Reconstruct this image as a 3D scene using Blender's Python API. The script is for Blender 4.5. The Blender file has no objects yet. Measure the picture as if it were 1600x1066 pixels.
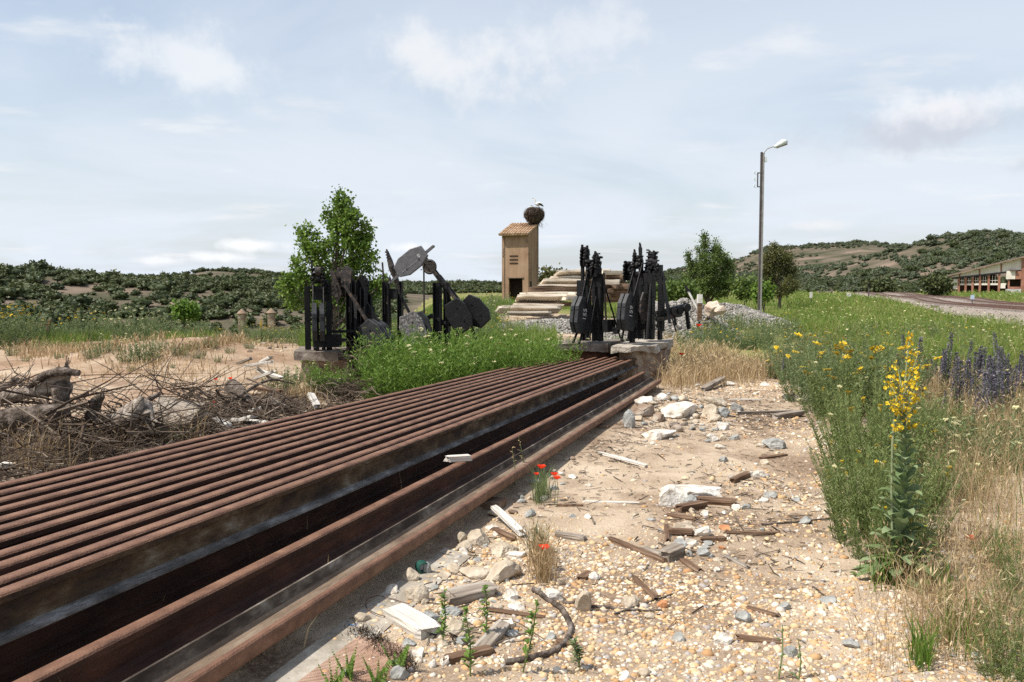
import bpy, bmesh, math, random
import numpy as np
from mathutils import Vector, Matrix
R = math.radians
rng = np.random.default_rng(11)
random.seed(5)
C = bpy.context.scene.collection
S = bpy.context.scene

# ------------------------------------------------------------------ camera
CAMH, PITCH, FPX = 1.42, math.atan(76/1244), 1244.0
cam = bpy.data.objects.new("camera", bpy.data.cameras.new("camera"))
C.objects.link(cam); S.camera = cam
cam.location = (0, 0, CAMH); cam.rotation_euler = (math.pi/2-PITCH, 0, 0)
cam.data.lens = 28; cam.data.sensor_width = 36
cam.data.clip_start = 0.05; cam.data.clip_end = 12000

# ------------------------------------------------------------------ light
SUN_AZ, SUN_EL = R(-112), R(57)
S.view_settings.view_transform = 'Standard'; S.view_settings.look = 'None'
S.cycles.use_denoising = False
S.view_settings.exposure = 0.28; S.view_settings.gamma = 1
w = bpy.data.worlds.new("World"); S.world = w; w.use_nodes = True
nt = w.node_tree; nt.nodes.clear(); N = nt.nodes; L = nt.links
def wn(t, **k):
    n = N.new(t)
    for a, b in k.items(): setattr(n, a, b)
    return n
def wmath(op, a, b=None, clamp=False):
    n = wn('ShaderNodeMath', operation=op, use_clamp=clamp)
    for i, x in enumerate((a, b)):
        if x is None: continue
        if isinstance(x, (int, float)): n.inputs[i].default_value = x
        else: L.new(x, n.inputs[i])
    return n.outputs[0]
def wmix(f, a, b):
    n = wn('ShaderNodeMix', data_type='RGBA')
    for i, x in ((0, f), (6, a), (7, b)):
        if isinstance(x, (int, float)): n.inputs[i].default_value = x
        elif isinstance(x, tuple): n.inputs[i].default_value = (*x, 1)
        else: L.new(x, n.inputs[i])
    return n.outputs[2]
def wramp(x, lo, hi):
    n = wn('ShaderNodeMapRange', interpolation_type='SMOOTHSTEP')
    n.inputs[1].default_value = lo; n.inputs[2].default_value = hi
    L.new(x, n.inputs[0]); return n.outputs[0]
out = wn('ShaderNodeOutputWorld'); bg = wn('ShaderNodeBackground'); L.new(bg.outputs[0], out.inputs[0])
sky = wn('ShaderNodeTexSky', sky_type='NISHITA', sun_disc=False)
sky.sun_elevation = SUN_EL; sky.sun_rotation = SUN_AZ; sky.dust_density = 2.0; sky.air_density = 1.2
skys = wn('ShaderNodeVectorMath', operation='SCALE'); L.new(sky.outputs[0], skys.inputs[0]); skys.inputs[3].default_value = 0.125
tc = wn('ShaderNodeTexCoord'); sep = wn('ShaderNodeSeparateXYZ'); L.new(tc.outputs['Generated'], sep.inputs[0])
zc = wmath('ADD', wmath('MAXIMUM', sep.outputs[2], 0.0), 0.10)
cu, cv = wmath('DIVIDE', sep.outputs[0], zc), wmath('DIVIDE', sep.outputs[1], zc)
def cnoise(ou, ov, scale, detail, rough, sx=1.0, sy=1.0, dist=0.0):
    cmb = wn('ShaderNodeCombineXYZ')
    L.new(wmath('MULTIPLY', wmath('ADD', cu, ou), sx), cmb.inputs[0]); L.new(wmath('MULTIPLY', wmath('ADD', cv, ov), sy), cmb.inputs[1])
    n = wn('ShaderNodeTexNoise'); n.inputs['Scale'].default_value = scale; n.inputs['Detail'].default_value = detail
    n.inputs['Roughness'].default_value = rough; n.inputs['Distortion'].default_value = dist
    L.new(cmb.outputs[0], n.inputs['Vector']); return n.outputs[0]
veil = wramp(cnoise(3.3, 1.2, 0.55, 6, 0.55, 1.0, 0.8, 0.6), 0.30, 0.62)
low = wramp(sep.outputs[2], 0.50, 0.02)
vf = wmath('ADD', wmath('MULTIPLY', veil, 0.42), wmath('ADD', wmath('MULTIPLY', low, 0.50), 0.13), clamp=True)
col = wmix(vf, skys.outputs[0], (0.655, 0.710, 0.780))
grey = wramp(cnoise(7.1, 4.0, 0.9, 7, 0.6, 0.7, 1.3, 0.3), 0.50, 0.72)
col = wmix(wmath('MULTIPLY', grey, 0.12), col, (0.60, 0.66, 0.76))
puff = wramp(cnoise(1.7, 9.4, 1.15, 8, 0.58, 1.0, 1.5, 0.2), 0.56, 0.74)
col = wmix(wmath('MULTIPLY', puff, 0.55), col, (0.80, 0.80, 0.80))
def dircloud(px, py, wx, wy, c, amt, seed):
    # a single cumulus: an elliptical patch of sky direction broken up by noise
    vx, vz = (px-800)/FPX, -(py-457)/FPX
    ln = math.sqrt(vx*vx+1+vz*vz)
    rx = wmath('DIVIDE', wmath('SUBTRACT', sep.outputs[0], vx/ln), wx/FPX)
    rz = wmath('DIVIDE', wmath('SUBTRACT', sep.outputs[2], vz/ln), wy/FPX)
    dd = wmath('SQRT', wmath('ADD', wmath('MULTIPLY', rx, rx), wmath('MULTIPLY', rz, rz)))
    n = wn('ShaderNodeTexNoise'); n.inputs['Scale'].default_value = 16; n.inputs['Detail'].default_value = 8; n.inputs['Roughness'].default_value = 0.62
    mp = wn('ShaderNodeVectorMath', operation='ADD'); L.new(tc.outputs['Generated'], mp.inputs[0]); mp.inputs[1].default_value = (seed, seed*1.7, seed*.3)
    L.new(mp.outputs[0], n.inputs['Vector'])
    v = wmath('ADD', wmath('SUBTRACT', 1.0, dd), wmath('MULTIPLY', wmath('SUBTRACT', n.outputs[0], 0.5), 2.6))
    front = wmath('GREATER_THAN', sep.outputs[1], 0.0)
    return wmath('MULTIPLY', wmath('MULTIPLY', wramp(v, 0.05, 1.0), amt), front), c
CL = [(300, 100, 120, 70, (.84, .84, .84), .55, 1.1), (720, 110, 170, 70, (.84, .83, .82), .6, 2.3), (900, 70, 160, 60, (.78, .79, .81), .5, 8.3),
      (1440, 205, 200, 45, (.52, .55, .62), .8, 3.7), (1290, 330, 60, 14, (.66, .68, .73), .5, 4.2), (1280, 353, 60, 12, (.80, .79, .79), .6, 5.9),
      (1420, 358, 45, 8, (.64, .67, .72), .6, 6.4), (1200, 335, 40, 12, (.62, .66, .72), .6, 7.4), (1590, 262, 25, 18, (.52, .56, .63), .6, 9.9),
      (400, 384, 55, 12, (.93, .93, .93), .7, 10.2), (345, 402, 60, 10, (.90, .90, .91), .7, 11.7), (640, 388, 45, 12, (.92, .92, .92), .7, 12.9),
      (1460, 170, 110, 35, (.86, .85, .86), .6, 13.1), (250, 408, 50, 9, (.91, .91, .92), .6, 14.1)]
for a in CL:
    f, c = dircloud(*a); col = wmix(f, col, c)
below = wramp(sep.outputs[2], 0.0, -0.05)
col = wmix(below, col, (0.30, 0.27, 0.22))
L.new(col, bg.inputs[0]); bg.inputs[1].default_value = 1.0
sun = bpy.data.objects.new("sun", bpy.data.lights.new("sun", 'SUN')); C.objects.link(sun)
sun.data.energy = 5.0; sun.data.angle = R(0.55); sun.data.color = (1.0, 0.95, 0.87)
sd = Vector((math.sin(SUN_AZ)*math.cos(SUN_EL), math.cos(SUN_AZ)*math.cos(SUN_EL), math.sin(SUN_EL)))
sun.rotation_euler = sd.to_track_quat('Z', 'Y').to_euler(); sun.location = sd*60

# ------------------------------------------------------------------ helpers: mesh
class Geo:
    def __init__(s): s.v=[]; s.f=[]; s.m=[]; s.a=[]; s.n=0
    def add(s, v, f, mat=0, var=0.5):
        v = np.asarray(v, dtype=np.float64).reshape(-1, 3)
        f = f if isinstance(f, (list, tuple)) and len(f) and not np.isscalar(f[0]) and len({len(q) for q in f}) > 1 else np.asarray(f)
        if isinstance(f, np.ndarray):
            s.f.append((f+s.n).astype(np.int32)); s.m.append(np.full(len(f), mat, np.int32))
        else:
            for q in f:
                s.f.append(np.asarray([q])+s.n); s.m.append(np.full(1, mat, np.int32))
        s.v.append(v); a = np.empty(len(v)); a[:] = var; s.a.append(a); s.n += len(v)
    def mesh(s, name, smooth=False):
        me = bpy.data.meshes.new(name)
        v = np.concatenate(s.v); me.vertices.add(len(v)); me.vertices.foreach_set('co', v.ravel())
        loops = np.concatenate([f.ravel() for f in s.f]).astype(np.int32)
        tot = np.concatenate([np.full(len(f), f.shape[1], np.int32) for f in s.f])
        me.loops.add(len(loops)); me.loops.foreach_set('vertex_index', loops)
        me.polygons.add(len(tot)); st = np.zeros(len(tot), np.int32); st[1:] = np.cumsum(tot)[:-1]
        me.polygons.foreach_set('loop_start', st); me.polygons.foreach_set('loop_total', tot)
        me.polygons.foreach_set('material_index', np.concatenate(s.m))
        me.polygons.foreach_set('use_smooth', np.full(len(tot), smooth, bool))
        at = me.attributes.new('var', 'FLOAT', 'POINT'); at.data.foreach_set('value', np.concatenate(s.a).astype(np.float32))
        me.update(calc_edges=True); return me
    def build(s, name, mats, parent=None, smooth=False, loc=None, rotz=0):
        o = bpy.data.objects.new(name, s.mesh(name, smooth)); C.objects.link(o)
        for m in (mats if isinstance(mats, (list, tuple)) else [mats]): o.data.materials.append(m)
        if parent is not None: o.parent = parent
        if loc is not None: o.location = loc
        if rotz: o.rotation_euler = (0, 0, rotz)
        return o
def tag(o, label=None, cat=None, group=None, kind=None):
    for k, x in (('label', label), ('category', cat), ('group', group), ('kind', kind)):
        if x: o[k] = x
    return o
def empty(name, loc, label, cat, group=None, rotz=0):
    o = bpy.data.objects.new(name, None); C.objects.link(o); o.location = loc; o.rotation_euler = (0, 0, rotz)
    o.empty_display_size = 0.1; return tag(o, label, cat, group)
def copytree(o, loc, rotz=0, scale=1, label=None):
    r = o.copy(); C.objects.link(r); r.location = loc; r.rotation_euler = (0, 0, rotz); r.scale = (scale,)*3 if np.isscalar(scale) else scale
    if label: r['label'] = label
    for ch in o.children:
        c = ch.copy(); C.objects.link(c); c.parent = r
    return r
def V(*a): return np.array(a, float)
def nrm(a): a = np.asarray(a, float); return a/np.maximum(np.linalg.norm(a, axis=-1, keepdims=True), 1e-9)
def frame(d, up=(0, 0, 1)):
    d = nrm(d); up = np.asarray(up, float)
    if abs(d@nrm(up)) > 0.98: up = V(1, 0, 0) if abs(d[0]) < .9 else V(0, 1, 0)
    x = nrm(np.cross(up, d)); return x, np.cross(d, x), d      # side, up, along
BOXF = np.array([[0,3,2,1],[4,5,6,7],[0,1,5,4],[1,2,6,5],[2,3,7,6],[3,0,4,7]])
def box(g, c, s, M=None, mat=0, var=0.5):
    p = np.array([[-1,-1,-1],[1,-1,-1],[1,1,-1],[-1,1,-1],[-1,-1,1],[1,-1,1],[1,1,1],[-1,1,1]])*np.asarray(s)/2
    if M is not None: p = p@np.asarray(M).T
    g.add(p+np.asarray(c), BOXF, mat, var)
def bar(g, p0, p1, w, t, up=(0, 0, 1), mat=0, var=.5, ext=0.0):
    p0, p1 = np.asarray(p0, float), np.asarray(p1, float); a, b, d = frame(p1-p0, up)
    box(g, (p0+p1)/2, (w, t, np.linalg.norm(p1-p0)+ext), np.stack([a, b, d], 1), mat, var)
def prism(g, poly, o, ex, ey, ez, t, mat=0, var=.5, bev=0.0):
    """polygon (2-D) in plane ex,ey at o, thickness t along ez, with a small bevel"""
    o, ex, ey, ez = map(lambda q: np.asarray(q, float), (o, ex, ey, ez)); poly = np.asarray(poly, float); n = len(poly)
    c = poly.mean(0); small = c+(poly-c)*(1-bev)
    rings = [(small, -t/2), (poly, -t/2+bev*.12), (poly, t/2-bev*.12), (small, t/2)] if bev else [(poly, -t/2), (poly, t/2)]
    v = np.concatenate([o+q[:, :1]*ex+q[:, 1:]*ey+h*ez for q, h in rings]); f = []
    for k in range(len(rings)-1):
        for i in range(n): j = (i+1) % n; f.append([k*n+i, k*n+j, k*n+n+j, k*n+n+i])
    f.append(list(range(n))[::-1]); f.append([n*(len(rings)-1)+i for i in range(n)])
    g.add(v, [*f], mat, var) if n != 4 else g.add(v, np.array(f), mat, var)
def tube(g, pts, rad, n=7, mat=0, var=.5, cap=True):
    pts = np.asarray(pts, float); k = len(pts); rad = np.broadcast_to(rad, k)
    d = np.gradient(pts, axis=0); v = []; a, b, _ = frame(d[0])
    for i in range(k):
        t = nrm(d[i]); a = nrm(a-t*(a@t)); b = np.cross(t, a)
        th = np.arange(n)*2*math.pi/n
        v.append(pts[i]+rad[i]*(np.cos(th)[:, None]*a+np.sin(th)[:, None]*b))
    f = [[i*n+j, i*n+(j+1) % n, (i+1)*n+(j+1) % n, (i+1)*n+j] for i in range(k-1) for j in range(n)]
    g.add(np.concatenate(v), np.array(f), mat, var)
    if cap and n > 2:
        g.add(v[0], np.array([list(range(n))[::-1]]), mat, var); g.add(v[-1], np.array([list(range(n))]), mat, var)
def disc(g, c, axis, r, t, n=20, mat=0, var=.5, bev=.1):
    a, b, d = frame(axis); th = np.arange(n)*2*math.pi/n
    prism(g, np.stack([np.cos(th), np.sin(th)], 1)*r, c, a, b, d, t, mat, var, bev)
_ico = {}
def ico(sub):
    if sub not in _ico:
        bm = bmesh.new(); bmesh.ops.create_icosphere(bm, subdivisions=sub, radius=1)
        _ico[sub] = (np.array([v.co[:] for v in bm.verts]), np.array([[v.index for v in f.verts] for f in bm.faces])); bm.free()
    return _ico[sub]
def vnoise(p, seed=0, octv=3):
    """cheap smooth pseudo-noise in [-1,1] from sums of sines"""
    r = np.random.default_rng(seed); s = 0; amp = 1; fr = 1; tot = 0
    for _ in range(octv):
        for _ in range(3):
            k = r.normal(size=p.shape[1])*fr; s = s+amp*np.sin(p@k+r.uniform(0, 6.28)); tot += amp*.6
        amp *= .5; fr *= 2.1
    return s/tot
def leaves(g, c, d, ln, wd, mat=0, var=None, fold=0.0):
    """diamond leaves from base c along d"""
    n = len(c); d = nrm(d); q = nrm(np.cross(d, rng.normal(size=(n, 3)))); ln = np.broadcast_to(ln, n)[:, None]; wd = np.broadcast_to(wd, n)[:, None]
    v = np.stack([c, c+d*ln*.45+q*wd/2, c+d*ln, c+d*ln*.45-q*wd/2], 1).reshape(-1, 3)
    if var is None: var = rng.random(n)
    g.add(v, np.arange(4*n).reshape(n, 4), mat, np.repeat(var, 4))
def blades(g, b, h, wd, lean, mat=0, var=None, droop=.5):
    n = len(b); h = np.broadcast_to(h, n)[:, None]; wd = np.broadcast_to(wd, n)[:, None]
    th = rng.uniform(0, 6.283, n); q = np.stack([np.cos(th), np.sin(th), 0*th], 1)*wd/2
    up = V(0, 0, 1); mid = b+up*h*.55+lean*h*.35; tip = b+up*h*(1-.25*droop)+lean*h
    v = np.stack([b-q, b+q, mid+q*.8, mid-q*.8, tip], 1).reshape(-1, 3); k = np.arange(n)*5
    if var is None: var = rng.random(n)
    g.add(v, np.stack([k, k+1, k+2, k+3], 1), mat, np.repeat(var, 5))
    g.f.append(np.stack([k+3, k+2, k+4], 1)+(g.n-5*n)); g.m.append(np.full(n, mat, np.int32))
def stems(g, p0, p1, wd, mat=0, var=.4):
    """thin three-sided stems"""
    n = len(p0); wd = np.broadcast_to(wd, n)[:, None]
    th = rng.uniform(0, 6.283, n); vs = []
    for k in range(3):
        q = np.stack([np.cos(th+k*2.094), np.sin(th+k*2.094), 0*th], 1)*wd/2; vs += [p0+q, p1+q*.7]
    v = np.stack(vs, 1).reshape(-1, 3); b = np.arange(n)*6
    f = np.concatenate([np.stack([b+2*k, b+2*((k+1) % 3), b+2*((k+1) % 3)+1, b+2*k+1], 1) for k in range(3)])
    g.add(v, f, mat, var)

# ------------------------------------------------------------------ helpers: materials
def M(name, stops, scale=4, detail=6, rough=.8, bump=0.0, bscale=None, coords='Object', stretch=(1, 1, 1), var=0.0, spec=.4, metal=0.0, trans=0.0, dist=0.0, vor=0.0):
    """noise-driven colour ramp; var: how much of the ramp position comes from the mesh's own 'var' value"""
    m = bpy.data.materials.new(name); m.use_nodes = True; t = m.node_tree; n = t.nodes; l = t.links
    p = n['Principled BSDF']; p.inputs['Roughness'].default_value = rough; p.inputs['Specular IOR Level'].default_value = spec; p.inputs['Metallic'].default_value = metal
    co = n.new('ShaderNodeTexCoord'); mp = n.new('ShaderNodeMapping'); mp.inputs['Scale'].default_value = stretch
    if coords == 'World':
        ge = n.new('ShaderNodeNewGeometry'); l.new(ge.outputs['Position'], mp.inputs[0])
    else: l.new(co.outputs[coords], mp.inputs[0])
    no = n.new('ShaderNodeTexNoise'); no.inputs['Scale'].default_value = scale; no.inputs['Detail'].default_value = detail; no.inputs['Roughness'].default_value = .62; no.inputs['Distortion'].default_value = dist
    l.new(mp.outputs[0], no.inputs['Vector'])
    fac = no.outputs[0]
    if var > 0:
        at = n.new('ShaderNodeAttribute'); at.attribute_name = 'var'
        mx = n.new('ShaderNodeMix'); mx.inputs[0].default_value = var; l.new(fac, mx.inputs[2]); l.new(at.outputs['Fac'], mx.inputs[3]); fac = mx.outputs[0]
    rp = n.new('ShaderNodeValToRGB'); l.new(fac, rp.inputs[0]); cr = rp.color_ramp
    while len(cr.elements) < len(stops): cr.elements.new(.5)
    for e, (pos, c) in zip(cr.elements, stops): e.position = pos; e.color = (*c, 1)
    l.new(rp.outputs[0], p.inputs['Base Color'])
    if bump:
        b = n.new('ShaderNodeBump'); b.inputs['Strength'].default_value = bump; b.inputs['Distance'].default_value = 0.02
        nb = n.new('ShaderNodeTexNoise'); nb.inputs['Scale'].default_value = bscale or scale*4; nb.inputs['Detail'].default_value = 8; l.new(mp.outputs[0], nb.inputs['Vector'])
        h = nb.outputs[0]
        if vor:
            vo = n.new('ShaderNodeTexVoronoi'); vo.inputs['Scale'].default_value = vor; l.new(mp.outputs[0], vo.inputs['Vector'])
            ad = n.new('ShaderNodeMath'); ad.operation = 'SUBTRACT'; l.new(h, ad.inputs[0]); l.new(vo.outputs['Distance'], ad.inputs[1]); h = ad.outputs[0]
        l.new(h, b.inputs['Height']); l.new(b.outputs[0], p.inputs['Normal'])
    if trans:
        tr = n.new('ShaderNodeBsdfTranslucent'); l.new(rp.outputs[0], tr.inputs[0]); ms = n.new('ShaderNodeMixShader'); ms.inputs[0].default_value = trans
        l.new(p.outputs[0], ms.inputs[1]); l.new(tr.outputs[0], ms.inputs[2]); l.new(ms.outputs[0], n['Material Output'].inputs[0])
    return m
MT = {}
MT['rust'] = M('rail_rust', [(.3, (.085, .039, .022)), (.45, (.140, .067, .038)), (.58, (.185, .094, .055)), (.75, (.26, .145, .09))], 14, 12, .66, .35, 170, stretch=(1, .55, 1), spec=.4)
MT['rust_shaded'] = M('rail_rust_shaded', [(.3, (.020, .010, .007)), (.5, (.042, .019, .012)), (.68, (.085, .038, .024)), (.8, (.15, .08, .05))], 6, 9, .7, .3, 50, stretch=(1.4, .5, 1.4), spec=.25)  # darker copy of the rust, with the shade of rail sides painted in
MT['rust_stain'] = M('rail_concrete_stain', [(.40, (.026, .013, .008)), (.47, (.060, .032, .015)), (.515, (.085, .052, .028)), (.555, (.135, .115, .09)), (.66, (.26, .25, .225))], 13, 15, .9, .8, 90, stretch=(1, 1, .4), dist=0)
MT['web_ochre'] = M('rail_web_ochre', [(.38, (.026, .014, .008)), (.5, (.062, .035, .016)), (.58, (.10, .066, .034)), (.66, (.17, .135, .095)), (.76, (.28, .25, .21))], 8, 15, .9, .6, 80, stretch=(1, .45, .9))
MT['foot_dust'] = M('rail_foot_dust', [(.38, (.045, .040, .036)), (.5, (.10, .092, .084)), (.58, (.16, .15, .14)), (.68, (.30, .29, .275))], 9, 15, .9, .8, 70, stretch=(1, .4, 1))
MT['foot_stain'] = M('rail_foot_stain', [(.40, (.035, .024, .016)), (.52, (.075, .056, .040)), (.60, (.15, .125, .095)), (.70, (.30, .27, .23))], 9, 15, .9, .7, 70, stretch=(1, .4, 1))
MT['sand_film'] = M('rail_sand_film', [(.38, (.095, .058, .038)), (.5, (.16, .112, .075)), (.6, (.215, .16, .112)), (.72, (.29, .23, .17))], 9, 14, .9, .6, 80, stretch=(1, .25, 1))
MT['black'] = M('tarred_steel', [(.35, (.005, .005, .0055)), (.6, (.011, .0105, .011)), (.8, (.028, .024, .023))], 10, 8, .55, .4, 40, spec=.22)
MT['black_rust'] = M('tarred_steel_rusting', [(.38, (.010, .009, .009)), (.55, (.035, .028, .024)), (.68, (.12, .075, .05)), (.8, (.20, .14, .10))], 14, 9, .6, .5, 40)
MT['weight'] = M('cast_weight_paint', [(.35, (.014, .0145, .016)), (.6, (.028, .029, .031)), (.8, (.05, .05, .052))], 8, 8, .55, .3, 40, spec=.35)
MT['weight_grey'] = M('cast_weight_grey', [(.35, (.075, .075, .08)), (.6, (.11, .108, .112)), (.8, (.15, .14, .135))], 8, 8, .5, .25, 40, spec=.5)  # lighter grey than the plain weights
MT['weight_light'] = M('cast_weight_mottled', [(.36, (.03, .03, .03)), (.5, (.12, .115, .11)), (.7, (.38, .36, .34))], 22, 9, .8, .3, 60)
MT['white_paint'] = M('number_paint', [(.30, (.16, .16, .16)), (.42, (.42, .42, .41)), (.7, (.58, .58, .56))], 40, 6, .8)
MT['concrete'] = M('old_concrete', [(.3, (.20, .17, .13)), (.5, (.34, .30, .245)), (.7, (.48, .44, .38))], 5, 10, .9, .7, 22, spec=.2)
MT['concrete_dark'] = M('weathered_concrete', [(.3, (.085, .068, .055)), (.52, (.17, .14, .115)), (.72, (.30, .27, .23))], 5, 10, .9, .8, 20, spec=.2)
MT['pier'] = M('pier_masonry', [(.3, (.14, .085, .055)), (.5, (.26, .19, .14)), (.64, (.40, .35, .29)), (.8, (.62, .59, .53))], 4, 10, .95, .9, 16, spec=.15)
MT['brick_dark'] = M('pier_brick_dark', [(.3, (.06, .028, .02)), (.6, (.13, .06, .04)), (.8, (.2, .11, .08))], 6, 9, .9, .7, 20)
MT['rock_white'] = M('pale_rubble', [(.34, (.27, .215, .16)), (.44, (.50, .45, .38)), (.56, (.62, .58, .52)), (.7, (.71, .68, .62))], 9, 12, .9, .8, 24, spec=.2)
MT['rock_tan'] = M('tan_rubble', [(.3, (.28, .22, .16)), (.5, (.43, .36, .27)), (.7, (.58, .50, .40))], 7, 9, .9, .9, 24, spec=.2)
MT['rock_grey'] = M('grey_rubble', [(.3, (.16, .16, .15)), (.5, (.29, .29, .27)), (.7, (.45, .45, .43))], 7, 9, .85, .8, 24, spec=.25)
MT['rock_orange'] = M('brick_fragment', [(.3, (.35, .14, .06)), (.7, (.52, .26, .12))], 9, 6, .9, .5)
MT['wood_grey'] = M('weathered_wood', [(.32, (.10, .08, .062)), (.5, (.27, .225, .18)), (.7, (.46, .41, .35))], 6, 8, .9, .9, 14, stretch=(.35, 5, 5), spec=.15)
MT['wood_brown'] = M('brown_wood', [(.32, (.055, .033, .022)), (.5, (.15, .092, .058)), (.7, (.29, .20, .135))], 6, 8, .9, .9, 14, stretch=(.35, 5, 5), spec=.15)
MT['wood_white'] = M('bleached_wood', [(.32, (.34, .30, .25)), (.5, (.58, .54, .48)), (.7, (.72, .69, .64))], 6, 8, .9, .7, 14, stretch=(.35, 5, 5), spec=.15)
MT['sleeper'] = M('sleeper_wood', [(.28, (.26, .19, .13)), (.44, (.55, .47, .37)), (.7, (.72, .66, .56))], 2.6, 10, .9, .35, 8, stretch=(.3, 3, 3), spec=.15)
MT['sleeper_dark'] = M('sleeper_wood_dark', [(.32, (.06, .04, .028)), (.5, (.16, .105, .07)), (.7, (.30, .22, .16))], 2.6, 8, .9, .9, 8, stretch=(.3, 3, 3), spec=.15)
MT['bark'] = M('grey_bark', [(.34, (.035, .028, .022)), (.48, (.095, .075, .06)), (.6, (.19, .155, .13)), (.72, (.30, .26, .22))], 16, 12, .95, 1.0, 45, spec=.1)
MT['twig'] = M('dry_twig', [(0, (.028, .020, .015)), (.5, (.085, .062, .046)), (.85, (.17, .135, .105)), (1, (.36, .30, .24))], 4, 4, .95, var=.9, spec=.1)
MT['pebble'] = M('pebbles', [(0, (.36, .195, .09)), (.2, (.48, .31, .155)), (.42, (.53, .39, .225)), (.62, (.57, .455, .315)), (.8, (.66, .58, .47)), (.9, (.35, .33, .31)), (1, (.26, .18, .145))], 30, 5, .75, var=.92, spec=.3, coords='World')
MT['ballast'] = M('ballast_stone', [(0, (.11, .10, .088)), (.4, (.215, .20, .178)), (.75, (.32, .30, .27)), (1, (.43, .40, .355))], 12, 6, .9, var=.85, spec=.2, coords='World')
def leafmat(name, a, b, c, trans=.35, rough=.55, spec=.3): return M(name, [(0, a), (.5, b), (1, c)], 3, 3, rough, var=.85, trans=trans, spec=spec, coords='World')
MT['leaf_fresh'] = leafmat('poplar_leaf', (.065, .125, .018), (.135, .225, .032), (.24, .33, .065))
MT['leaf_mid'] = leafmat('tree_leaf', (.058, .100, .022), (.115, .170, .038), (.20, .255, .070))
MT['leaf_olive'] = leafmat('olive_leaf', (.060, .072, .022), (.11, .118, .034), (.19, .18, .06))
MT['scrub'] = leafmat('scrub_leaf', (.032, .046, .016), (.066, .084, .028), (.125, .14, .05), trans=.15)
MT['scrub_far'] = leafmat('scrub_leaf_far', (.045, .060, .030), (.080, .098, .050), (.13, .145, .075), trans=.1)
MT['weed'] = leafmat('weed_green', (.065, .125, .020), (.13, .225, .032), (.21, .31, .065), trans=.4)
MT['weed_grey'] = leafmat('weed_grey_green', (.085, .130, .048), (.155, .205, .082), (.26, .30, .145), trans=.35)
MT['weed_dark'] = leafmat('weed_dark_green', (.085, .125, .034), (.160, .208, .062), (.265, .305, .12), trans=.35)
MT['grass'] = leafmat('meadow_grass', (.085, .155, .022), (.15, .235, .035), (.28, .31, .09), trans=.4)
MT['dry'] = leafmat('dry_grass', (.21, .13, .065), (.44, .32, .175), (.66, .54, .35), trans=.3, rough=.8, spec=.15)
MT['yellow'] = leafmat('yellow_flower', (.52, .34, .012), (.70, .50, .02), (.76, .60, .05), trans=.25, rough=.7)
MT['cream'] = leafmat('cream_flower', (.48, .44, .20), (.62, .58, .32), (.70, .68, .45), trans=.25, rough=.7)
MT['red'] = leafmat('poppy_petal', (.70, .03, .01), (.80, .05, .012), (.85, .09, .02), trans=.4)
MT['purple'] = leafmat('bugloss_flower', (.085, .080, .098), (.155, .145, .18), (.25, .225, .27), trans=.25)
MT['mull_leaf'] = leafmat('mullein_leaf', (.11, .17, .06), (.17, .235, .10), (.27, .33, .18), trans=.3, rough=.8)
MT['mull_stem'] = M('mullein_stem', [(.3, (.15, .19, .085)), (.7, (.27, .30, .17))], 20, 5, .85, .3)
MT['stalk'] = M('green_stalk', [(.3, (.08, .12, .03)), (.7, (.17, .2, .07))], 10, 4, .7)
# ------------------------------------------------------------------ placing: a direction seen in the photograph meets the modelled terrain
CAM = V(0, 0, CAMH); cp, sp = math.cos(PITCH), math.sin(PITCH)
def ray(px, py):
    x, u = (px-800)/FPX, -(py-533)/FPX
    return V(x, cp+u*sp, -sp+u*cp)
def at(px, py, Y):
    d = ray(px, py); return CAM+d*(Y/d[1])
RD = nrm(ray(1212, 478)); RU = nrm(V(0, 0, 1)-RD*RD[2]); RR = np.cross(RD, RU)     # direction of the rails
HD = nrm(V(RD[0], RD[1], 0)); SLOPE = RD[2]/math.hypot(RD[0], RD[1])
def ss(x, a, b):
    t = np.clip((np.asarray(x, float)-a)/(b-a), 0, 1); return t*t*(3-2*t)
HILLS = [  # crest distance, foot distance, crest height in the photograph by direction
    (300, 95, [(-900, 425), (-300, 422), (0, 420), (60, 424), (150, 436), (200, 440), (250, 441), (330, 441), (430, 444), (520, 450), (640, 459), (760, 470)], 1.0),
    (900, 430, [(-500, 440), (100, 440), (200, 440), (270, 432), (330, 425), (400, 428), (450, 434), (560, 441), (700, 444), (800, 444), (1000, 446), (1100, 450), (1300, 470)], .6),
    (1000, 420, [(800, 470), (960, 445), (1030, 424), (1060, 417), (1100, 413), (1150, 405), (1190, 388), (1250, 384), (1300, 381), (1345, 377), (1400, 381), (1450, 384), (1600, 395), (2200, 400)], 1.0),
    (560, 210, [(1080, 470), (1200, 458), (1250, 448), (1320, 424), (1400, 400), (1450, 386), (1500, 376), (1530, 374), (1570, 377), (1600, 382), (1800, 395), (2600, 415)], 1.0)]
TB = at(825, 470, 36)          # the timber bank
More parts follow.
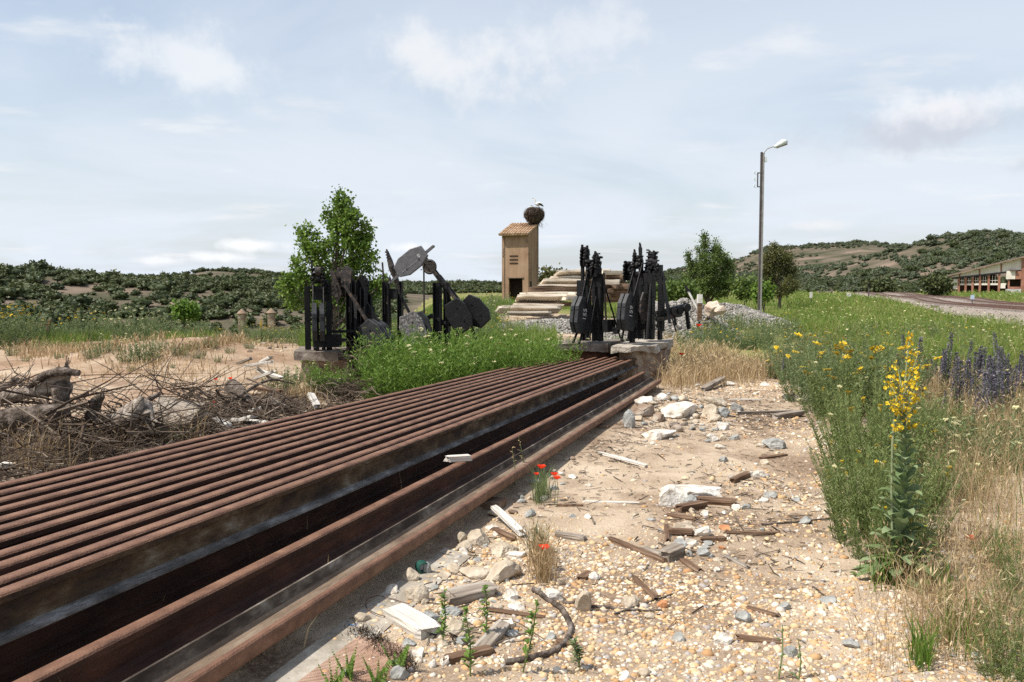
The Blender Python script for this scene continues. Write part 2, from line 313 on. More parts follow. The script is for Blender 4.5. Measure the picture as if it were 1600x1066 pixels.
def terrain(x, y, parts=False):
    x = np.asarray(x, float); y = np.asarray(y, float)
    r = np.hypot(x, y); az = np.degrees(np.arctan2(x, y)); s = x*HD[0]+y*HD[1]
    z = SLOPE*np.clip(s, -12, 16)
    far = ss(r, 17, 170)*1.30
    right = ss(az, -6, 2)
    z = z+far*(.25+.75*right)
    z = z+.85*np.exp(-(((x-TB[0])/9)**2+((y-TB[1]-6)/11)**2))          # bank that carries the timber
    lt = x*HD[1]-y*HD[0]; z = z+.052*ss(-lt, 1.88, 1.96)*(1-ss(-lt, 4.1, 4.4))*ss(s, -6, -5)*(1-ss(s, 13.6, 14.2))   # ground raised under the stack, added to shut out a sunlit stripe
    z = z+.14*np.exp(-(((x-2.15)/.65)**2+((y-10.55)/.55)**2))            # heap of rubble at the end of the rails
    z = z+.55*np.exp(-(((x+8.2)/2.4)**2+((y-19.5)/2.2)**2))+.25*np.exp(-(((x+12)/5)**2+((y-24)/2.5)**2))  # earth mound and bank on the left
    L = 1-ss(az, -13, -4.5)
    z = z-L*ss(r, 27, 80)*15
    z = z+vnoise(np.stack([x, y], -1).reshape(-1, 2)*.45, 3, 3).reshape(x.shape)*.035*ss(r, 2, 9)
    z = z+vnoise(np.stack([x, y], -1).reshape(-1, 2)*1.3, 6, 3).reshape(x.shape)*.07*ss(-x, 4.5, 7)*ss(r, 8, 12)*(1-ss(r, 30, 40))
    z = z+vnoise(np.stack([x, y], -1).reshape(-1, 2)*.07, 4, 3).reshape(x.shape)*.22*ss(r, 18, 60)
    hl = np.full(z.shape, -1e9)
    yy = np.maximum(y, 1e-3); px = np.where(y > 0, 800+FPX*x/yy, np.where(x > 0, 4000, -4000))
    for rc, rf, prof, back in HILLS:
        P = np.array(prof, float); cy = np.interp(np.clip(px, -2500, 3500), P[:, 0], P[:, 1])
        cz = CAMH+(457-cy)/FPX*rc*np.cos(np.radians(np.clip(az, -70, 70)))
        base = -12*L+(1-L)*1.0-2.0
        sh = ss(r, rf, rc)*.55+.45*np.clip((r-rf)/(rc-rf), 0, 1)
        sh = np.where(r > rc, 1-.5*back*ss(r, rc, rc*2.2), sh)
        nz = vnoise(np.stack([x, y], -1).reshape(-1, 2)*(7.0/rc), int(rc), 4).reshape(x.shape)
        h = base+(cz-base)*sh+nz*rc*.011*np.minimum(sh*(1-ss(r, rc*.75, rc)*.85)*2, 1)
        hl = np.maximum(hl, np.where(r > rf*.9, h, -1e9))
    hz = np.maximum(z, hl)
    return (hz, hl > z+.25, L) if parts else hz
def gz(x, y): return float(terrain(np.array([x]), np.array([y]))[0])
def G(px, py, dz=0.0):
    """where the line of sight meets the terrain"""
    d = ray(px, py); Y = np.concatenate([np.arange(1.5, 40, .02), np.arange(40, 900, .5)])
    P = CAM+d[None]*(Y/d[1])[:, None]; k = np.argmax(P[:, 2] <= terrain(P[:, 0], P[:, 1])+dz)
    return P[k]
def onG(x, y, dz=0.0): return V(x, y, gz(x, y)+dz)
def SF(lat, dep, al): return CAM+RR*lat-RU*dep+RD*al

# ------------------------------------------------------------------ ground sheet
def ground():
    az = np.concatenate([np.linspace(-180, -62, 40, endpoint=False), np.linspace(-62, 62, 470), np.linspace(62, 180, 40)[1:-1]])
    r = np.concatenate([[.4, .9], np.geomspace(1.4, 30, 190), np.geomspace(30, 6000, 150)[1:]])
    A, Q = np.meshgrid(np.radians(az), r); x = Q*np.sin(A); y = Q*np.cos(A)
    z, hm, Lm = terrain(x, y, True); n, k = len(r), len(az)
    v = np.concatenate([np.stack([x, y, z], -1).reshape(-1, 3), [[0, 0, gz(0, 0)]]])
    I = np.arange(n*k).reshape(n, k); J = np.roll(I, -1, 1)
    f = np.stack([I[:-1], J[:-1], J[1:], I[1:]], -1).reshape(-1, 4)
    zone = np.zeros((n, k), int); zone[(Q > 19)] = 1
    zone[(Lm > .5) & (Q < 26)] = 0; zone[hm | ((Lm > .5) & (Q > 40))] = 2
    zone[(x < -3.2) & (Q < 24)] = 0; zone[(np.abs(x-TB[0]-.5) < 5.0) & (Q > 24) & (Q < 37)] = 0
    g = Geo(); g.v.append(v); g.n = len(v); g.a.append(np.full(len(v), .5)); g.f.append(f.astype(np.int32)); g.m.append(zone[:-1].reshape(-1).astype(np.int32))
    c = n*k; g.f.append(np.stack([I[0], np.full(k, c), J[0]], -1)); g.m.append(np.zeros(k, np.int32))
    # --- near soil: sand, dark litter and reddish earth in patches
    m = bpy.data.materials.new('sandy_soil'); m.use_nodes = True; t = m.node_tree; N = t.nodes; l = t.links; p = N['Principled BSDF']; p.inputs['Roughness'].default_value = .95; p.inputs['Specular IOR Level'].default_value = .1
    ge = N.new('ShaderNodeNewGeometry')
    def noise(sc, de, off=0, dist=0):
        a = N.new('ShaderNodeTexNoise'); a.inputs['Scale'].default_value = sc; a.inputs['Detail'].default_value = de; a.inputs['Roughness'].default_value = .65; a.inputs['Distortion'].default_value = dist
        mp = N.new('ShaderNodeMapping'); mp.inputs['Location'].default_value = (off, off*2, 0); l.new(ge.outputs['Position'], mp.inputs[0]); l.new(mp.outputs[0], a.inputs['Vector']); return a.outputs[0]
    def ramp(x, *st):
        a = N.new('ShaderNodeValToRGB'); l.new(x, a.inputs[0])
        while len(a.color_ramp.elements) < len(st): a.color_ramp.elements.new(.5)
        for e, (q, cc) in zip(a.color_ramp.elements, st): e.position = q; e.color = (*cc, 1) if isinstance(cc, tuple) else (cc, cc, cc, 1)
        return a.outputs[0]
    def mix(f_, a, b):
        x = N.new('ShaderNodeMix'); x.data_type = 'RGBA'
        for i, q in ((0, f_), (6, a), (7, b)):
            if isinstance(q, float): x.inputs[i].default_value = q
            elif isinstance(q, tuple): x.inputs[i].default_value = (*q, 1)
            else: l.new(q, x.inputs[i])
        return x.outputs[2]
    sand = ramp(noise(1.7, 12), (.3, (.30, .225, .16)), (.5, (.44, .35, .255)), (.7, (.56, .465, .355)))
    grain = ramp(noise(130, 3), (.35, (.60, .57, .54)), (.6, (1.10, 1.08, 1.06)))
    x = N.new('ShaderNodeMix'); x.data_type = 'RGBA'; x.blend_type = 'MULTIPLY'; x.inputs[0].default_value = .8; l.new(sand, x.inputs[6]); l.new(grain, x.inputs[7]); sand = x.outputs[2]
    litter = ramp(noise(38, 6, 5), (.35, (.10, .065, .042)), (.55, (.24, .165, .11)), (.7, (.42, .32, .23)))
    c1 = mix(ramp(noise(.75, 7, 9, .5), (.48, 0.0), (.60, .85)), sand, litter)
    red = ramp(noise(3, 7, 2), (.35, (.205, .122, .074)), (.65, (.365, .25, .165)))
    sx = N.new('ShaderNodeSeparateXYZ'); l.new(ge.outputs['Position'], sx.inputs[0])
    mr = N.new('ShaderNodeMapRange'); l.new(sx.outputs[0], mr.inputs[0]); mr.inputs[1].default_value = -3.2; mr.inputs[2].default_value = -5.5
    mm = N.new('ShaderNodeMath'); mm.operation = 'MULTIPLY'; l.new(mr.outputs[0], mm.inputs[0]); l.new(ramp(noise(.35, 6, 4), (.42, .12), (.6, .85)), mm.inputs[1])
    c1 = mix(mm.outputs[0], c1, red); l.new(c1, p.inputs['Base Color'])
    b = N.new('ShaderNodeBump'); b.inputs['Strength'].default_value = .7; b.inputs['Distance'].default_value = .02; l.new(noise(26, 9, 1), b.inputs['Height']); l.new(b.outputs[0], p.inputs['Normal'])
    mead = M('meadow_soil', [(.35, (.10, .115, .035)), (.5, (.17, .175, .055)), (.66, (.33, .26, .13))], .25, 8, .95, .5, 6, coords='World', spec=.1)
    # --- dry hillside: bare earth, dry grass and low scrub
    hill = M('hillside_soil', [(.36, (.045, .052, .026)), (.46, (.085, .078, .050)), (.56, (.135, .108, .080)), (.68, (.22, .165, .125))], .035, 12, .97, .4, 1.2, coords='World', spec=.05)
    tag(g.build('ground', [m, mead, hill], smooth=True), kind='structure')
ground()

# ------------------------------------------------------------------ the stack of rails
PROF = [(-.070, 0), (.070, 0), (.070, .011), (.024, .026), (.010, .040), (.009, .112), (.016, .120), (.0335, .126), (.035, .150), (.029, .158), (.020, .161), (-.020, .161), (-.029, .158), (-.035, .150), (-.0335, .126), (-.016, .120), (-.009, .112), (-.010, .040), (-.024, .026), (-.070, .011)]
ORD = ['first', 'second', 'third', 'fourth', 'fifth', 'sixth', 'seventh', 'eighth', 'ninth', 'tenth', 'eleventh', 'twelfth']
def rail_mesh(n, L0, L1, mats, side=False, seed=0, rot=0.0):
    """a rail running along local Y; sections every half metre with a slight waver"""
    P = np.array(PROF); k = len(P); ys = np.linspace(L0, L1, 60); g = Geo(); r = np.random.default_rng(seed)
    wob = np.interp(ys, np.linspace(L0, L1, 7), r.normal(0, .008, 7)); v = []
    ca, sa = math.cos(rot), math.sin(rot)
    for y_, wv in zip(ys, wob):
        X, Z = P[:, 0], P[:, 1]; v.append(np.stack([X*ca-Z*sa+wv, np.full(k, y_), X*sa+Z*ca], 1))
    for j in range(k):
        jj = (j+1) % k
        z0 = (P[j, 1]+P[jj, 1])/2; xo = (P[j, 0]+P[jj, 0])/2
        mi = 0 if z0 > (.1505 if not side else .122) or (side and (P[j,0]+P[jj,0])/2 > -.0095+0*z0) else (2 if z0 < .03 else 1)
        i = np.arange(59)*k
        g.f.append(np.stack([i+j, i+jj, i+k+jj, i+k+j], 1).astype(np.int32)[:, ::-1]); g.m.append(np.full(59, mi, np.int32))
    g.v.append(np.concatenate(v)); g.n = 60*k; g.a.append(np.full(60*k, .5))
    g.f.append(np.array([list(range(k))], np.int32)); g.m.append(np.full(1, 1, np.int32))
    g.f.append(np.array([[59*k+i for i in range(k)][::-1]], np.int32)); g.m.append(np.full(1, 1, np.int32))
    return g
RM = Matrix((( RR[0], RD[0], RU[0]), (RR[1], RD[1], RU[1]), (RR[2], RD[2], RU[2]))).to_euler()
def place_rail(g, lat, dep, mats, label):
    o = g.build('stacked_rail', mats); p = SF(lat, dep, 0); o.location = p; o.rotation_euler = RM
    return tag(o, label, 'rail', 'rails stacked beside the sidings')
def end_at(lat, dep, px):
    lo, hi = 3., 40.
    for _ in range(40):
        m_ = (lo+hi)/2; q = SF(lat, dep, m_)-CAM
        X = 800+FPX*q[0]/(q[1]*cp-q[2]*sp)
        if X < px: lo = m_
        else: hi = m_
    return lo
lats = [-4.04, -3.872, -3.720, -3.566, -3.411, -3.260, -3.094, -2.927, -2.790, -2.668, -2.528]
ends = [850, 868, 883, 900, 910, 936, 949, 962, 970, 979, 996]
for i, (la, e) in enumerate(zip(lats, ends)):
    dp = 1.0 if i != 9 else 1.012
    g = rail_mesh(None, -3.5-.3*random.random(), end_at(la, 1.0, e), None, seed=i)
    mats = [MT['rust'], MT['web_ochre'], MT['foot_dust']] if i == 10 else [MT['rust'], MT['rust_shaded'], MT['rust_shaded']]  # inner rails: shade painted into every face below the head top
    lab = (f'rusty rail, {ORD[i]} from the left edge of the top layer' if i < 10 else
           'rusty rail at the right edge of the top layer with concrete stained web')
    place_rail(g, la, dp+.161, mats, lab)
place_rail(rail_mesh(None, -3.2, end_at(-2.235, 1.2, 1005), None, seed=31), -2.232, 1.19+.161, [MT['rust'], MT['rust_shaded'], MT['rust_shaded']], 'dark rusty rail standing upright one step below the top layer')
g = rail_mesh(None, -3.2, end_at(-1.82, 1.29, 1034), None, seed=33, rot=-math.pi/2, side=True)
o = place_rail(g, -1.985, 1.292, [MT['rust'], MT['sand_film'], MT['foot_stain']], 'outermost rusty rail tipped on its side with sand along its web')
for j, la in enumerate((-2.62, -3.0, -3.5, -3.95)):
    place_rail(rail_mesh(None, -3.2, 13.4-.2*j, None, seed=50+j), la, 1.19+.161, [MT['rust_shaded']]*3, f'shaded lower rail under the top layer, {ORD[j]} inward')  # all faces in the rust that has shade painted in
g = Geo()
for j, al in enumerate((1.5, 5.2, 8.9, 12.4)):
    for nm, la, lb, d0, d1 in (('timber_bearer', -4.2, -1.78, 1.365, 1.50), ('spacer_batten', -4.12, -2.55, 1.163, 1.188)):
        gg = Geo(); ln = lb-la; box(gg, (0, 0, 0), (ln, .16 if nm[0] == 't' else .06, d1-d0))
        o = gg.build(nm, MT['sleeper_dark']); o.location = SF((la+lb)/2, (d0+d1)/2, al); o.rotation_euler = RM
        tag(o, f'dark wooden {"bearer under" if nm[0]=="t" else "batten between layers of"} the rail stack, {ORD[j]} one along it', 'timber', 'timbers under the rail stack')
g = Geo()   # splinter of wood lying on the rail in the middle
v, f = ico(2)

# ------------------------------------------------------------------ concrete slabs and piers behind the stack
def rough_block(name, poly, z0, z1, mat, label, cat, jag=.03, seed=1, parent=None, bottom_jag=0.0, taper=0.0):
    """an irregular slab: plan polygon, subdivided and broken up"""
    bm = bmesh.new(); vs = [bm.verts.new((x, y, z0)) for x, y in poly]; f = bm.faces.new(vs)
    ex = bmesh.ops.extrude_face_region(bm, geom=[f]); up = [e for e in ex['geom'] if isinstance(e, bmesh.types.BMVert)]
    for q in up: q.co.z = z1
    bmesh.ops.recalc_face_normals(bm, faces=bm.faces)
    bmesh.ops.subdivide_edges(bm, edges=bm.edges, cuts=9, use_grid_fill=True)
    bmesh.ops.triangulate(bm, faces=bm.faces)
    co = np.array([q.co[:] for q in bm.verts]); n1 = vnoise(co*6, seed, 4); n2 = vnoise(co*6, seed+9, 4); n3 = vnoise(co*5, seed+20, 4)
    c = co.mean(0); d = nrm((co-c)*V(1, 1, 0)); low = 1-np.clip((co[:, 2]-z0)/max(z1-z0, .01), 0, 1)
    co2 = co+d*(n1*jag)[:, None]; co2[:, 2] += n2*jag*.45+low*n3*bottom_jag-low*0
    co2[:, :2] = c[:2]+(co2[:, :2]-c[:2])*(1-taper*low)[:, None]
    for q, p in zip(bm.verts, co2): q.co = p
    me = bpy.data.meshes.new(name); bm.to_mesh(me); bm.free(); o = bpy.data.objects.new(name, me); C.objects.link(o); me.materials.append(mat)
    if parent is not None: o.parent = parent
    if label: tag(o, label, cat)
    return o
def plan(pts, z): # plan points from directions at height z
    r = []
    for px, py in pts:
        d = ray(px, py); t = (z-CAMH)/d[2]; p = CAM+d*t; r.append((p[0], p[1]))
    return r
ZS = at(912, 537, 15.2)[2]                      # top of the right-hand slabs
f1 = [at(870, 537, 15.2)[:2], at(950, 536, 15.3)[:2], at(976, 530, 16.6)[:2], at(884, 530, 16.5)[:2]]
t = empty('lever_plinth', (0, 0, 0), 'cracked concrete slab on a dark brick pier just left of the broken slab', 'plinth', 'plinths under the lever frames')
rough_block('slab', f1, ZS-.16, ZS, MT['concrete_dark'], None, None, .025, 3, t, .05)
rough_block('pier', [at(880, 553, 15.4)[:2], at(948, 553, 15.5)[:2], at(972, 550, 16.5)[:2], at(890, 550, 16.4)[:2]], -.62, ZS-.13, MT['brick_dark'], None, None, .02, 5, t)
t = empty('lever_plinth', (0, 0, 0), 'broken thin concrete slab overhanging a crumbling pale pier at the end of the rails', 'plinth', 'plinths under the lever frames')
f2 = [at(954, 552, 14.6)[:2], at(985, 550, 14.5)[:2], at(1040, 536, 15.6)[:2], at(1052, 530, 17.2)[:2], at(985, 528, 17)[:2]]
rough_block('slab', f2, ZS-.17, ZS-.02, MT['concrete'], None, None, .06, 8, t, .07)
rough_block('pier', [at(968, 556, 14.9)[:2], at(1034, 556, 15.4)[:2], at(1046, 550, 16.8)[:2], at(980, 550, 16.6)[:2]], -.68, ZS-.14, MT['pier'], None, None, .09, 12, t, 0, -.10)
ZL = at(510, 548, 14.2)[2]
t = empty('lever_plinth', (0, 0, 0), 'low concrete plinth standing alone among the weeds left of the green clump', 'plinth', 'plinths under the lever frames')
fl = [at(459, 549, 14.0)[:2], at(528, 549, 13.9)[:2], at(560, 541, 15.2)[:2], at(470, 541, 15.3)[:2]]
rough_block('slab', fl, ZL-.16, ZL, MT['concrete_dark'], None, None, .025, 14, t, .03)
rough_block('pier', [at(468, 560, 14.2)[:2], at(545, 560, 14.1)[:2], at(560, 555, 15.2)[:2], at(478, 555, 15.2)[:2]], -.6, ZL-.13, MT['pier'], None, None, .06, 17, t)
rough_block('concrete_footing', [at(545, 560, 15.0)[:2], at(600, 560, 15.0)[:2], at(612, 552, 16.2)[:2], at(550, 552, 16.2)[:2]], -.6, at(570, 556, 15)[2], MT['pier'], 'ragged lump of old footing under the leaning lever frame', 'footing', .09, 23)

# ------------------------------------------------------------------ lever frames
def textmesh(s, size, mat, parent, M4):
    cu = bpy.data.curves.new('number', 'FONT'); cu.body = s; cu.size = size; cu.align_x = 'CENTER'; cu.align_y = 'CENTER'; cu.extrude = .002
    tmp = bpy.data.objects.new('number', cu); C.objects.link(tmp); dg = bpy.context.evaluated_depsgraph_get()
    me = bpy.data.meshes.new_from_object(tmp.evaluated_get(dg)); bpy.data.objects.remove(tmp)
    o = bpy.data.objects.new('number', me); C.objects.link(o); me.materials.clear(); me.materials.append(mat); o.parent = parent; o.matrix_local = M4; return o
OCT = [(-.14, -.36), (.14, -.36), (.25, -.18), (.25, .13), (.15, .33), (-.15, .33), (-.25, .13), (-.25, -.18)]
def P3(x, y, z): return V(x, y, z)
def post(root, x, y, h, w=.10, d=.06, z0=-.02, lean=0.0, name='post', mat='black'):
    g = Geo(); a = V(x, y, z0); b = V(x+lean*h, y, h)
    # a channel: web and two flanges
    bar(g, a, b, d*.28, w, (1, 0, 0)); 
    for s_ in (-1, 1): bar(g, a+V(s_*w*.45, -d*.5, 0), b+V(s_*w*.45, -d*.5, 0), d, w*.12, (1, 0, 0))
    for k in range(4):
        q = a+(b-a)*(.15+.25*k); disc(g, q+V(0, d*.2, 0), (0, 1, 0), .014, .03, 6)
    return g.build(name, MT[mat], root)
def head(root, x, z, y0, y1, ang, ln=.42, mat='black', name='fork_head'):
    """a toothed fork: two notched cheek plates, pins, bolts and a small pulley between them"""
    g = Geo(); d = V(math.sin(ang), 0, math.cos(ang)); e = V(math.cos(ang), 0, -math.sin(ang)); o_ = V(x, 0, z)
    poly = [(-.075, -.08), (.08, -.07), (.095, .06), (.07, .08), (.10, .13), (.075, .16), (.085, .21), (.065, .24), (.085, .29), (.06, .31), (.065, ln*.86), (.03, ln*.93), (.03, ln+.03), (-.015, ln+.0), (-.03, ln*.9), (-.06, ln*.85), (-.05, .30), (-.085, .25), (-.065, .18), (-.09, .12)]
    r = np.random.default_rng(int(abs(x*1000)+abs(z*977)+abs(y0*555)))
    for y in (y0, y1): k = r.uniform(.66, 1.04); q = r.normal(0, .10); prism(g, np.array(poly)*V(r.uniform(.8, 1.35), k), V(x+r.normal(0, .03), y, z), e*math.cos(q)+V(0, math.sin(q), 0), d+V(0, r.normal(0, .08), 0), V(0, 1, 0), r.uniform(.025, .045))
    ym, wd = (y0+y1)/2, abs(y1-y0)
    for q, rr, ex in ((-.02, .020, .12), (.06, .016, .08), (.14, .022, .11), (.22, .015, .07), (.30, .016, .08)):
        disc(g, V(x, ym, z)+d*q+e*.02, (0, 1, 0), rr, wd+ex, 8)
    disc(g, V(x, ym, z)+d*.12, (0, 1, 0), .075, wd*.55, 14); disc(g, V(x, ym, z)+d*.27, (0, 1, 0), .045, wd*.5, 12)
    box(g, V(x, ym, z)-d*.04, (.13, wd+.06, .07)); box(g, V(x, ym, z)+d*.20-e*.03, (.07, wd+.05, .05))
    for k in range(11): q = V(x, ym, z)+d*r.uniform(-.05, ln*.8)+e*r.uniform(-.07, .07)+V(0, r.choice([-1, 1])*wd*.55, 0); disc(g, q, (0, 1, 0), r.uniform(.012, .024), .06, 6)
    return g.build(name, MT[mat], root)
def arms(root, a, b, ys, w=.045, t=.016, mat='black', name='arm'):
    for y in ys:
        g = Geo(); bar(g, V(a[0], y, a[1]), V(b[0], y, b[1]), t, w, (1, 0, 0)); 
        for q in (a, b): disc(g, V(q[0], y, q[1]), (0, 1, 0), .026, t*2.2, 8)
        g.build(name, MT[mat], root)
def weights(root, c, ang, ys, th=.085, sc=1.0, text=None, mat='weight', side=1, wx=1.0):
    d = V(math.sin(ang), 0, math.cos(ang)); e = V(math.cos(ang), 0, -math.sin(ang)); k = 0
    for y in ys:
        g = Geo(); prism(g, np.array(OCT)*sc*V(wx, 1), V(c[0], y, c[1]), e, d, V(0, 1, 0), th, bev=.05)
        for q in (-.15, .15): disc(g, V(c[0], y, c[1])+d*q*sc+e*.05, (0, 1, 0), .022, th+.03, 6)
        ed = V(c[0], y, c[1])+e*.25*sc; box(g, ed+d*.06, (.02, .05, .02))
        o = g.build('weight', MT[mat], root)
        if text and y == max(ys):
            X = Vector(d); Z = Vector((0, 1, 0)); Y = Z.cross(X); M4 = Matrix((X, Y, Z)).transposed().to_4x4(); M4.translation = Vector((c[0], y+th/2+.004, c[1]))-Vector(e)*-.02
            textmesh(text, .16*sc, MT['white_paint'], o, M4)
def brace(root, a, b, w=.04, t=.014, name='brace', mat='black'):
    g = Geo(); bar(g, a, b, t, w, (1, 0, 0)); return g.build(name, MT[mat], root)
def rod(root, pts, r=.01, name='rod', mat='black_rust'):
    g = Geo(); tube(g, pts, r, 6); return g.build(name, MT[mat], root)
def cross(root, x, z, y0, y1, w=.05, h=.12, name='cross_plate', mat='black'):
    g = Geo(); box(g, (x, (y0+y1)/2, z), (w, abs(y1-y0), h)); return g.build(name, MT[mat], root)
YR = math.atan2(-math.cos(R(38)), -math.sin(R(38)))          # local x points back along the rails, y to the right
LG = 'old point levers with tension weights'
def lframe(px, py, Y, yaw, label): 
    q = at(px, py, Y); return empty('point_lever', q, label, 'point lever', LG, yaw)
# right-hand pair of plinths: frame with 155
a = lframe(922, 531, 15.55, YR, 'black point lever with paired octagonal weights marked 155 on the left slab')
for y in (-.13, -.03, .13, .26): post(a, 0, y, 1.27 if y > 0 else 1.05, .13, .05)
for y, h in ((-.215, 1.86), (-.10, 1.84)):
    g = Geo(); bar(g, V(-.05, y, .0), V(-.05, y, h-.22), .045, .07, (1, 0, 0)); bar(g, V(-.05, y, h-.22), V(-.03, y, h), .03, .045, (1, 0, 0)); disc(g, V(-.04, y, h-.1), (0, 1, 0), .035, .07, 8); g.build('upright_bar', MT['black'], a)
head(a, -.06, 1.50, -.20, -.115, .05, .36)
cross(a, .03, .95, -.26, -.08, .12, .42); cross(a, 0, 1.15, .10, .29, .14, .25); cross(a, 0, .18, -.15, .28, .10, .10, 'foot_plate')
head(a, -.02, 1.26, -.02, .06, .30, .30); head(a, .06, 1.30, .11, .22, -.05, .48)
arms(a, (.03, 1.42), (.32, .66), (-.02, .13))
weights(a, (.33, .50), -.16, (-.05, .055), text='155')
arms(a, (.30, .25), (.50, -.02), (-.06, .07), .05, .02, name='hook_bar')
brace(a, V(.0, .27, 1.2), V(-.55, .36, .02)); brace(a, V(.1, .2, .85), V(.38, .22, .02), .05); brace(a, V(0, .30, 1.3), V(-.05, .33, .35), .03, .03, mat='black_rust')
g = Geo(); box(g, (-.1, .36, .28), (.3, .12, .24)); box(g, (-.1, .46, .22), (.10, .16, .07)); disc(g, V(-.1, .53, .18), (1, 0, 0), .06, .10, 12); g.build('gear_box', MT['black'], a)
# second plinth: frame with 159
a = lframe(1003, 528, 15.6, YR, 'black point lever with weights marked 159 on the broken slab')
for y in (-.12, .0, .14, .24): post(a, 0, y, 1.25, .13, .055)
head(a, .02, 1.30, -.17, -.03, .0, .52); head(a, -.05, 1.16, .02, .09, -.25, .34); head(a, -.12, 1.2, -.40, -.28, .25, .36); head(a, -.1, 1.22, .14, .22, -.35, .30)
cross(a, 0, 1.15, -.16, .26, .12, .22); cross(a, 0, .22, -.14, .26, .1, .1, 'foot_plate')
arms(a, (.02, 1.45), (.42, .68), (-.14, .01))
weights(a, (.44, .52), -.15, (-.13, -.03), text='159')
weights(a, (.12, .62), -.1, (.13,), .04, .8, mat='black_rust')
arms(a, (.42, .28), (.52, -.02), (-.15, -.02), .05, .02, name='hook_bar')
brace(a, V(0, .2, 1.2), V(.30, .27, .0), .06, .03); brace(a, V(0, .1, 1.1), V(-.6, .1, .02)); post(a, -.3, -.36, 1.2, .12, .06, -.3)
# third frame of the row
a = lframe(1019, 512, 16.6, YR, 'slim black point lever at the right end of the row with a lone fork head')
for y in (-.10, .02, .20): post(a, 0, y, 1.24 if y < .1 else 1.30, .11, .05, -.25)
head(a, 0, 1.26, -.10, .055, .0, .46)
arms(a, (.02, 1.35), (.22, .58), (-.13, .03)); arms(a, (-.04, 1.35), (-.1, .6), (-.10, .01))
weights(a, (.25, .30), -.05, (-.095, .01), sc=.8); cross(a, 0, 1.05, -.12, .2, .1, .2)
g = Geo(); box(g, (.06, -.05, .75), (.06, .20, .32)); g.build('guard_plate', MT['weight'], a)
brace(a, V(0, .22, 1.15), V(.1, .45, .1), .08, .03); brace(a, V(0, .2, 1.0), V(-.5, .3, -.1))
g = Geo(); box(g, (0, .22, .5), (.14, .06, 1.15)); g.build('back_plate', MT['black'], a)
# collapsed frame lying to the right
a = empty('fallen_lever', at(1030, 512, 16.6), 'black iron lever gear lying collapsed on rubble beside the upright ones', 'point lever')
def W2(px, py, Y): return at(px, py, Y)-at(1030, 512, 16.6)
for nm, p0, p1, w_ in (('long_beam', (1028, 489, 16.4), (1073, 477, 16.9), .10), ('lower_beam', (1026, 500, 16.3), (1064, 492, 16.8), .08), ('leg', (1072, 478, 16.9), (1076, 514, 17.0), .07), ('leg', (1029, 486, 16.4), (1030, 516, 16.4), .08), ('leg', (1052, 486, 16.6), (1056, 508, 16.6), .05)):
    g = Geo(); bar(g, W2(*p0), W2(*p1), w_, w_*.8); g.build(nm, MT['black_rust' if nm == 'lower_beam' else 'black'], a)
for px, py in ((1036, 488), (1045, 486), (1053, 484), (1062, 482), (1073, 478)):
    g = Geo(); disc(g, W2(px, py+3, 16.6), (.3, -.9, .1), .085, .10, 12); g.build('roller', MT['black_rust'] if px < 1060 else MT['black'], a)
rod(a, [W2(1069, 472, 16.8), W2(1072, 486, 16.9)], .03)
# left-hand group
vA = math.atan2(-1, .24)
a = lframe(503, 545, 14.2, vA, 'black point lever standing upright on the low plinth, seen end on')
for y, h in ((-.20, 1.12), (.17, 1.15)): post(a, -.1, y, h, .14, .09, -.02)
post(a, .05, -.05, .75, .08, .05)
head(a, 0, 1.12, -.13, .035, 0, .42); cross(a, 0, .98, -.15, .05, .08, .22)
g = Geo(); disc(g, V(0, -.045, 1.37), (0, 1, 0), .09, .10, 18); g.build('pulley', MT['black_rust'], a)
arms(a, (.05, 1.15), (.30, .75), (-.14, .04), mat='black_rust')
weights(a, (.34, .50), -.06, (-.115, .01), sc=.95); arms(a, (.34, .24), (.36, .02), (-.12, .02), .06, .02, name='hook_bar')
cross(a, -.12, .30, .1, .8, .07, .05, 'tie_bar'); brace(a, V(-.1, .2, .45), V(-.1, .55, .06), .03)
g = Geo(); box(g, (-.05, .1, .14), (.3, .5, .22)); g.build('foot_block', MT['black'], a); post(a, -.05, .06, 1.0, .07, .05); brace(a, V(-.1, -.2, .9), V(-.1, .18, .2), .05); brace(a, V(-.12, .18, .95), V(-.5, .22, .0), .06); head(a, -.1, .92, .05, .13, .2, .3); cross(a, -.05, .62, -.2, .2, .06, .10)
a = lframe(560, 545, 14.6, R(-24), 'black point lever slanting down to the right with its weights in the weeds')
for x, h in ((-.16, 1.20), (-.04, 1.22), (.16, 1.12)): post(a, x, 0, h, .10, .08, -.2)
for x, h in ((-.10, 1.15), (.10, 1.0)): post(a, x, .25, h, .10, .06, -.2)
head(a, -.36, 1.02, -.10, .06, -.28, .60, mat='black_rust'); head(a, -.24, 1.05, .0, .10, -.25, .45, mat='black_rust')
g = Geo(); prism(g, [(-.10, -.15), (.10, -.18), (.13, .15), (.02, .24), (-.08, .2)], V(-.22, -.03, 1.28), V(1, 0, 0), V(0, 0, 1), V(0, 1, 0), .06); g.build('cheek_plate', MT['black_rust'], a)
arms(a, (-.25, 1.22), (.34, .42), (-.10, .06), .06, .03, mat='black_rust'); arms(a, (-.18, 1.30), (.40, .5), (.02,), .09, .03)
weights(a, (.40, .22), -.62, (-.12, .02, .12), sc=.95); brace(a, V(0, -.05, 1.0), V(.12, -.3, -.35), .06); brace(a, V(-.05, -.05, .9), V(.22, -.2, -.2), .05)
brace(a, V(-.16, .05, 1.1), V(.15, .1, .1), .06, .03); brace(a, V(.16, .05, 1.0), V(-.16, .1, .15), .05, .03); head(a, -.05, 1.0, .12, .22, .1, .34); cross(a, 0, .72, -.05, .28, .36, .10); cross(a, 0, .1, -.05, .3, .4, .16)
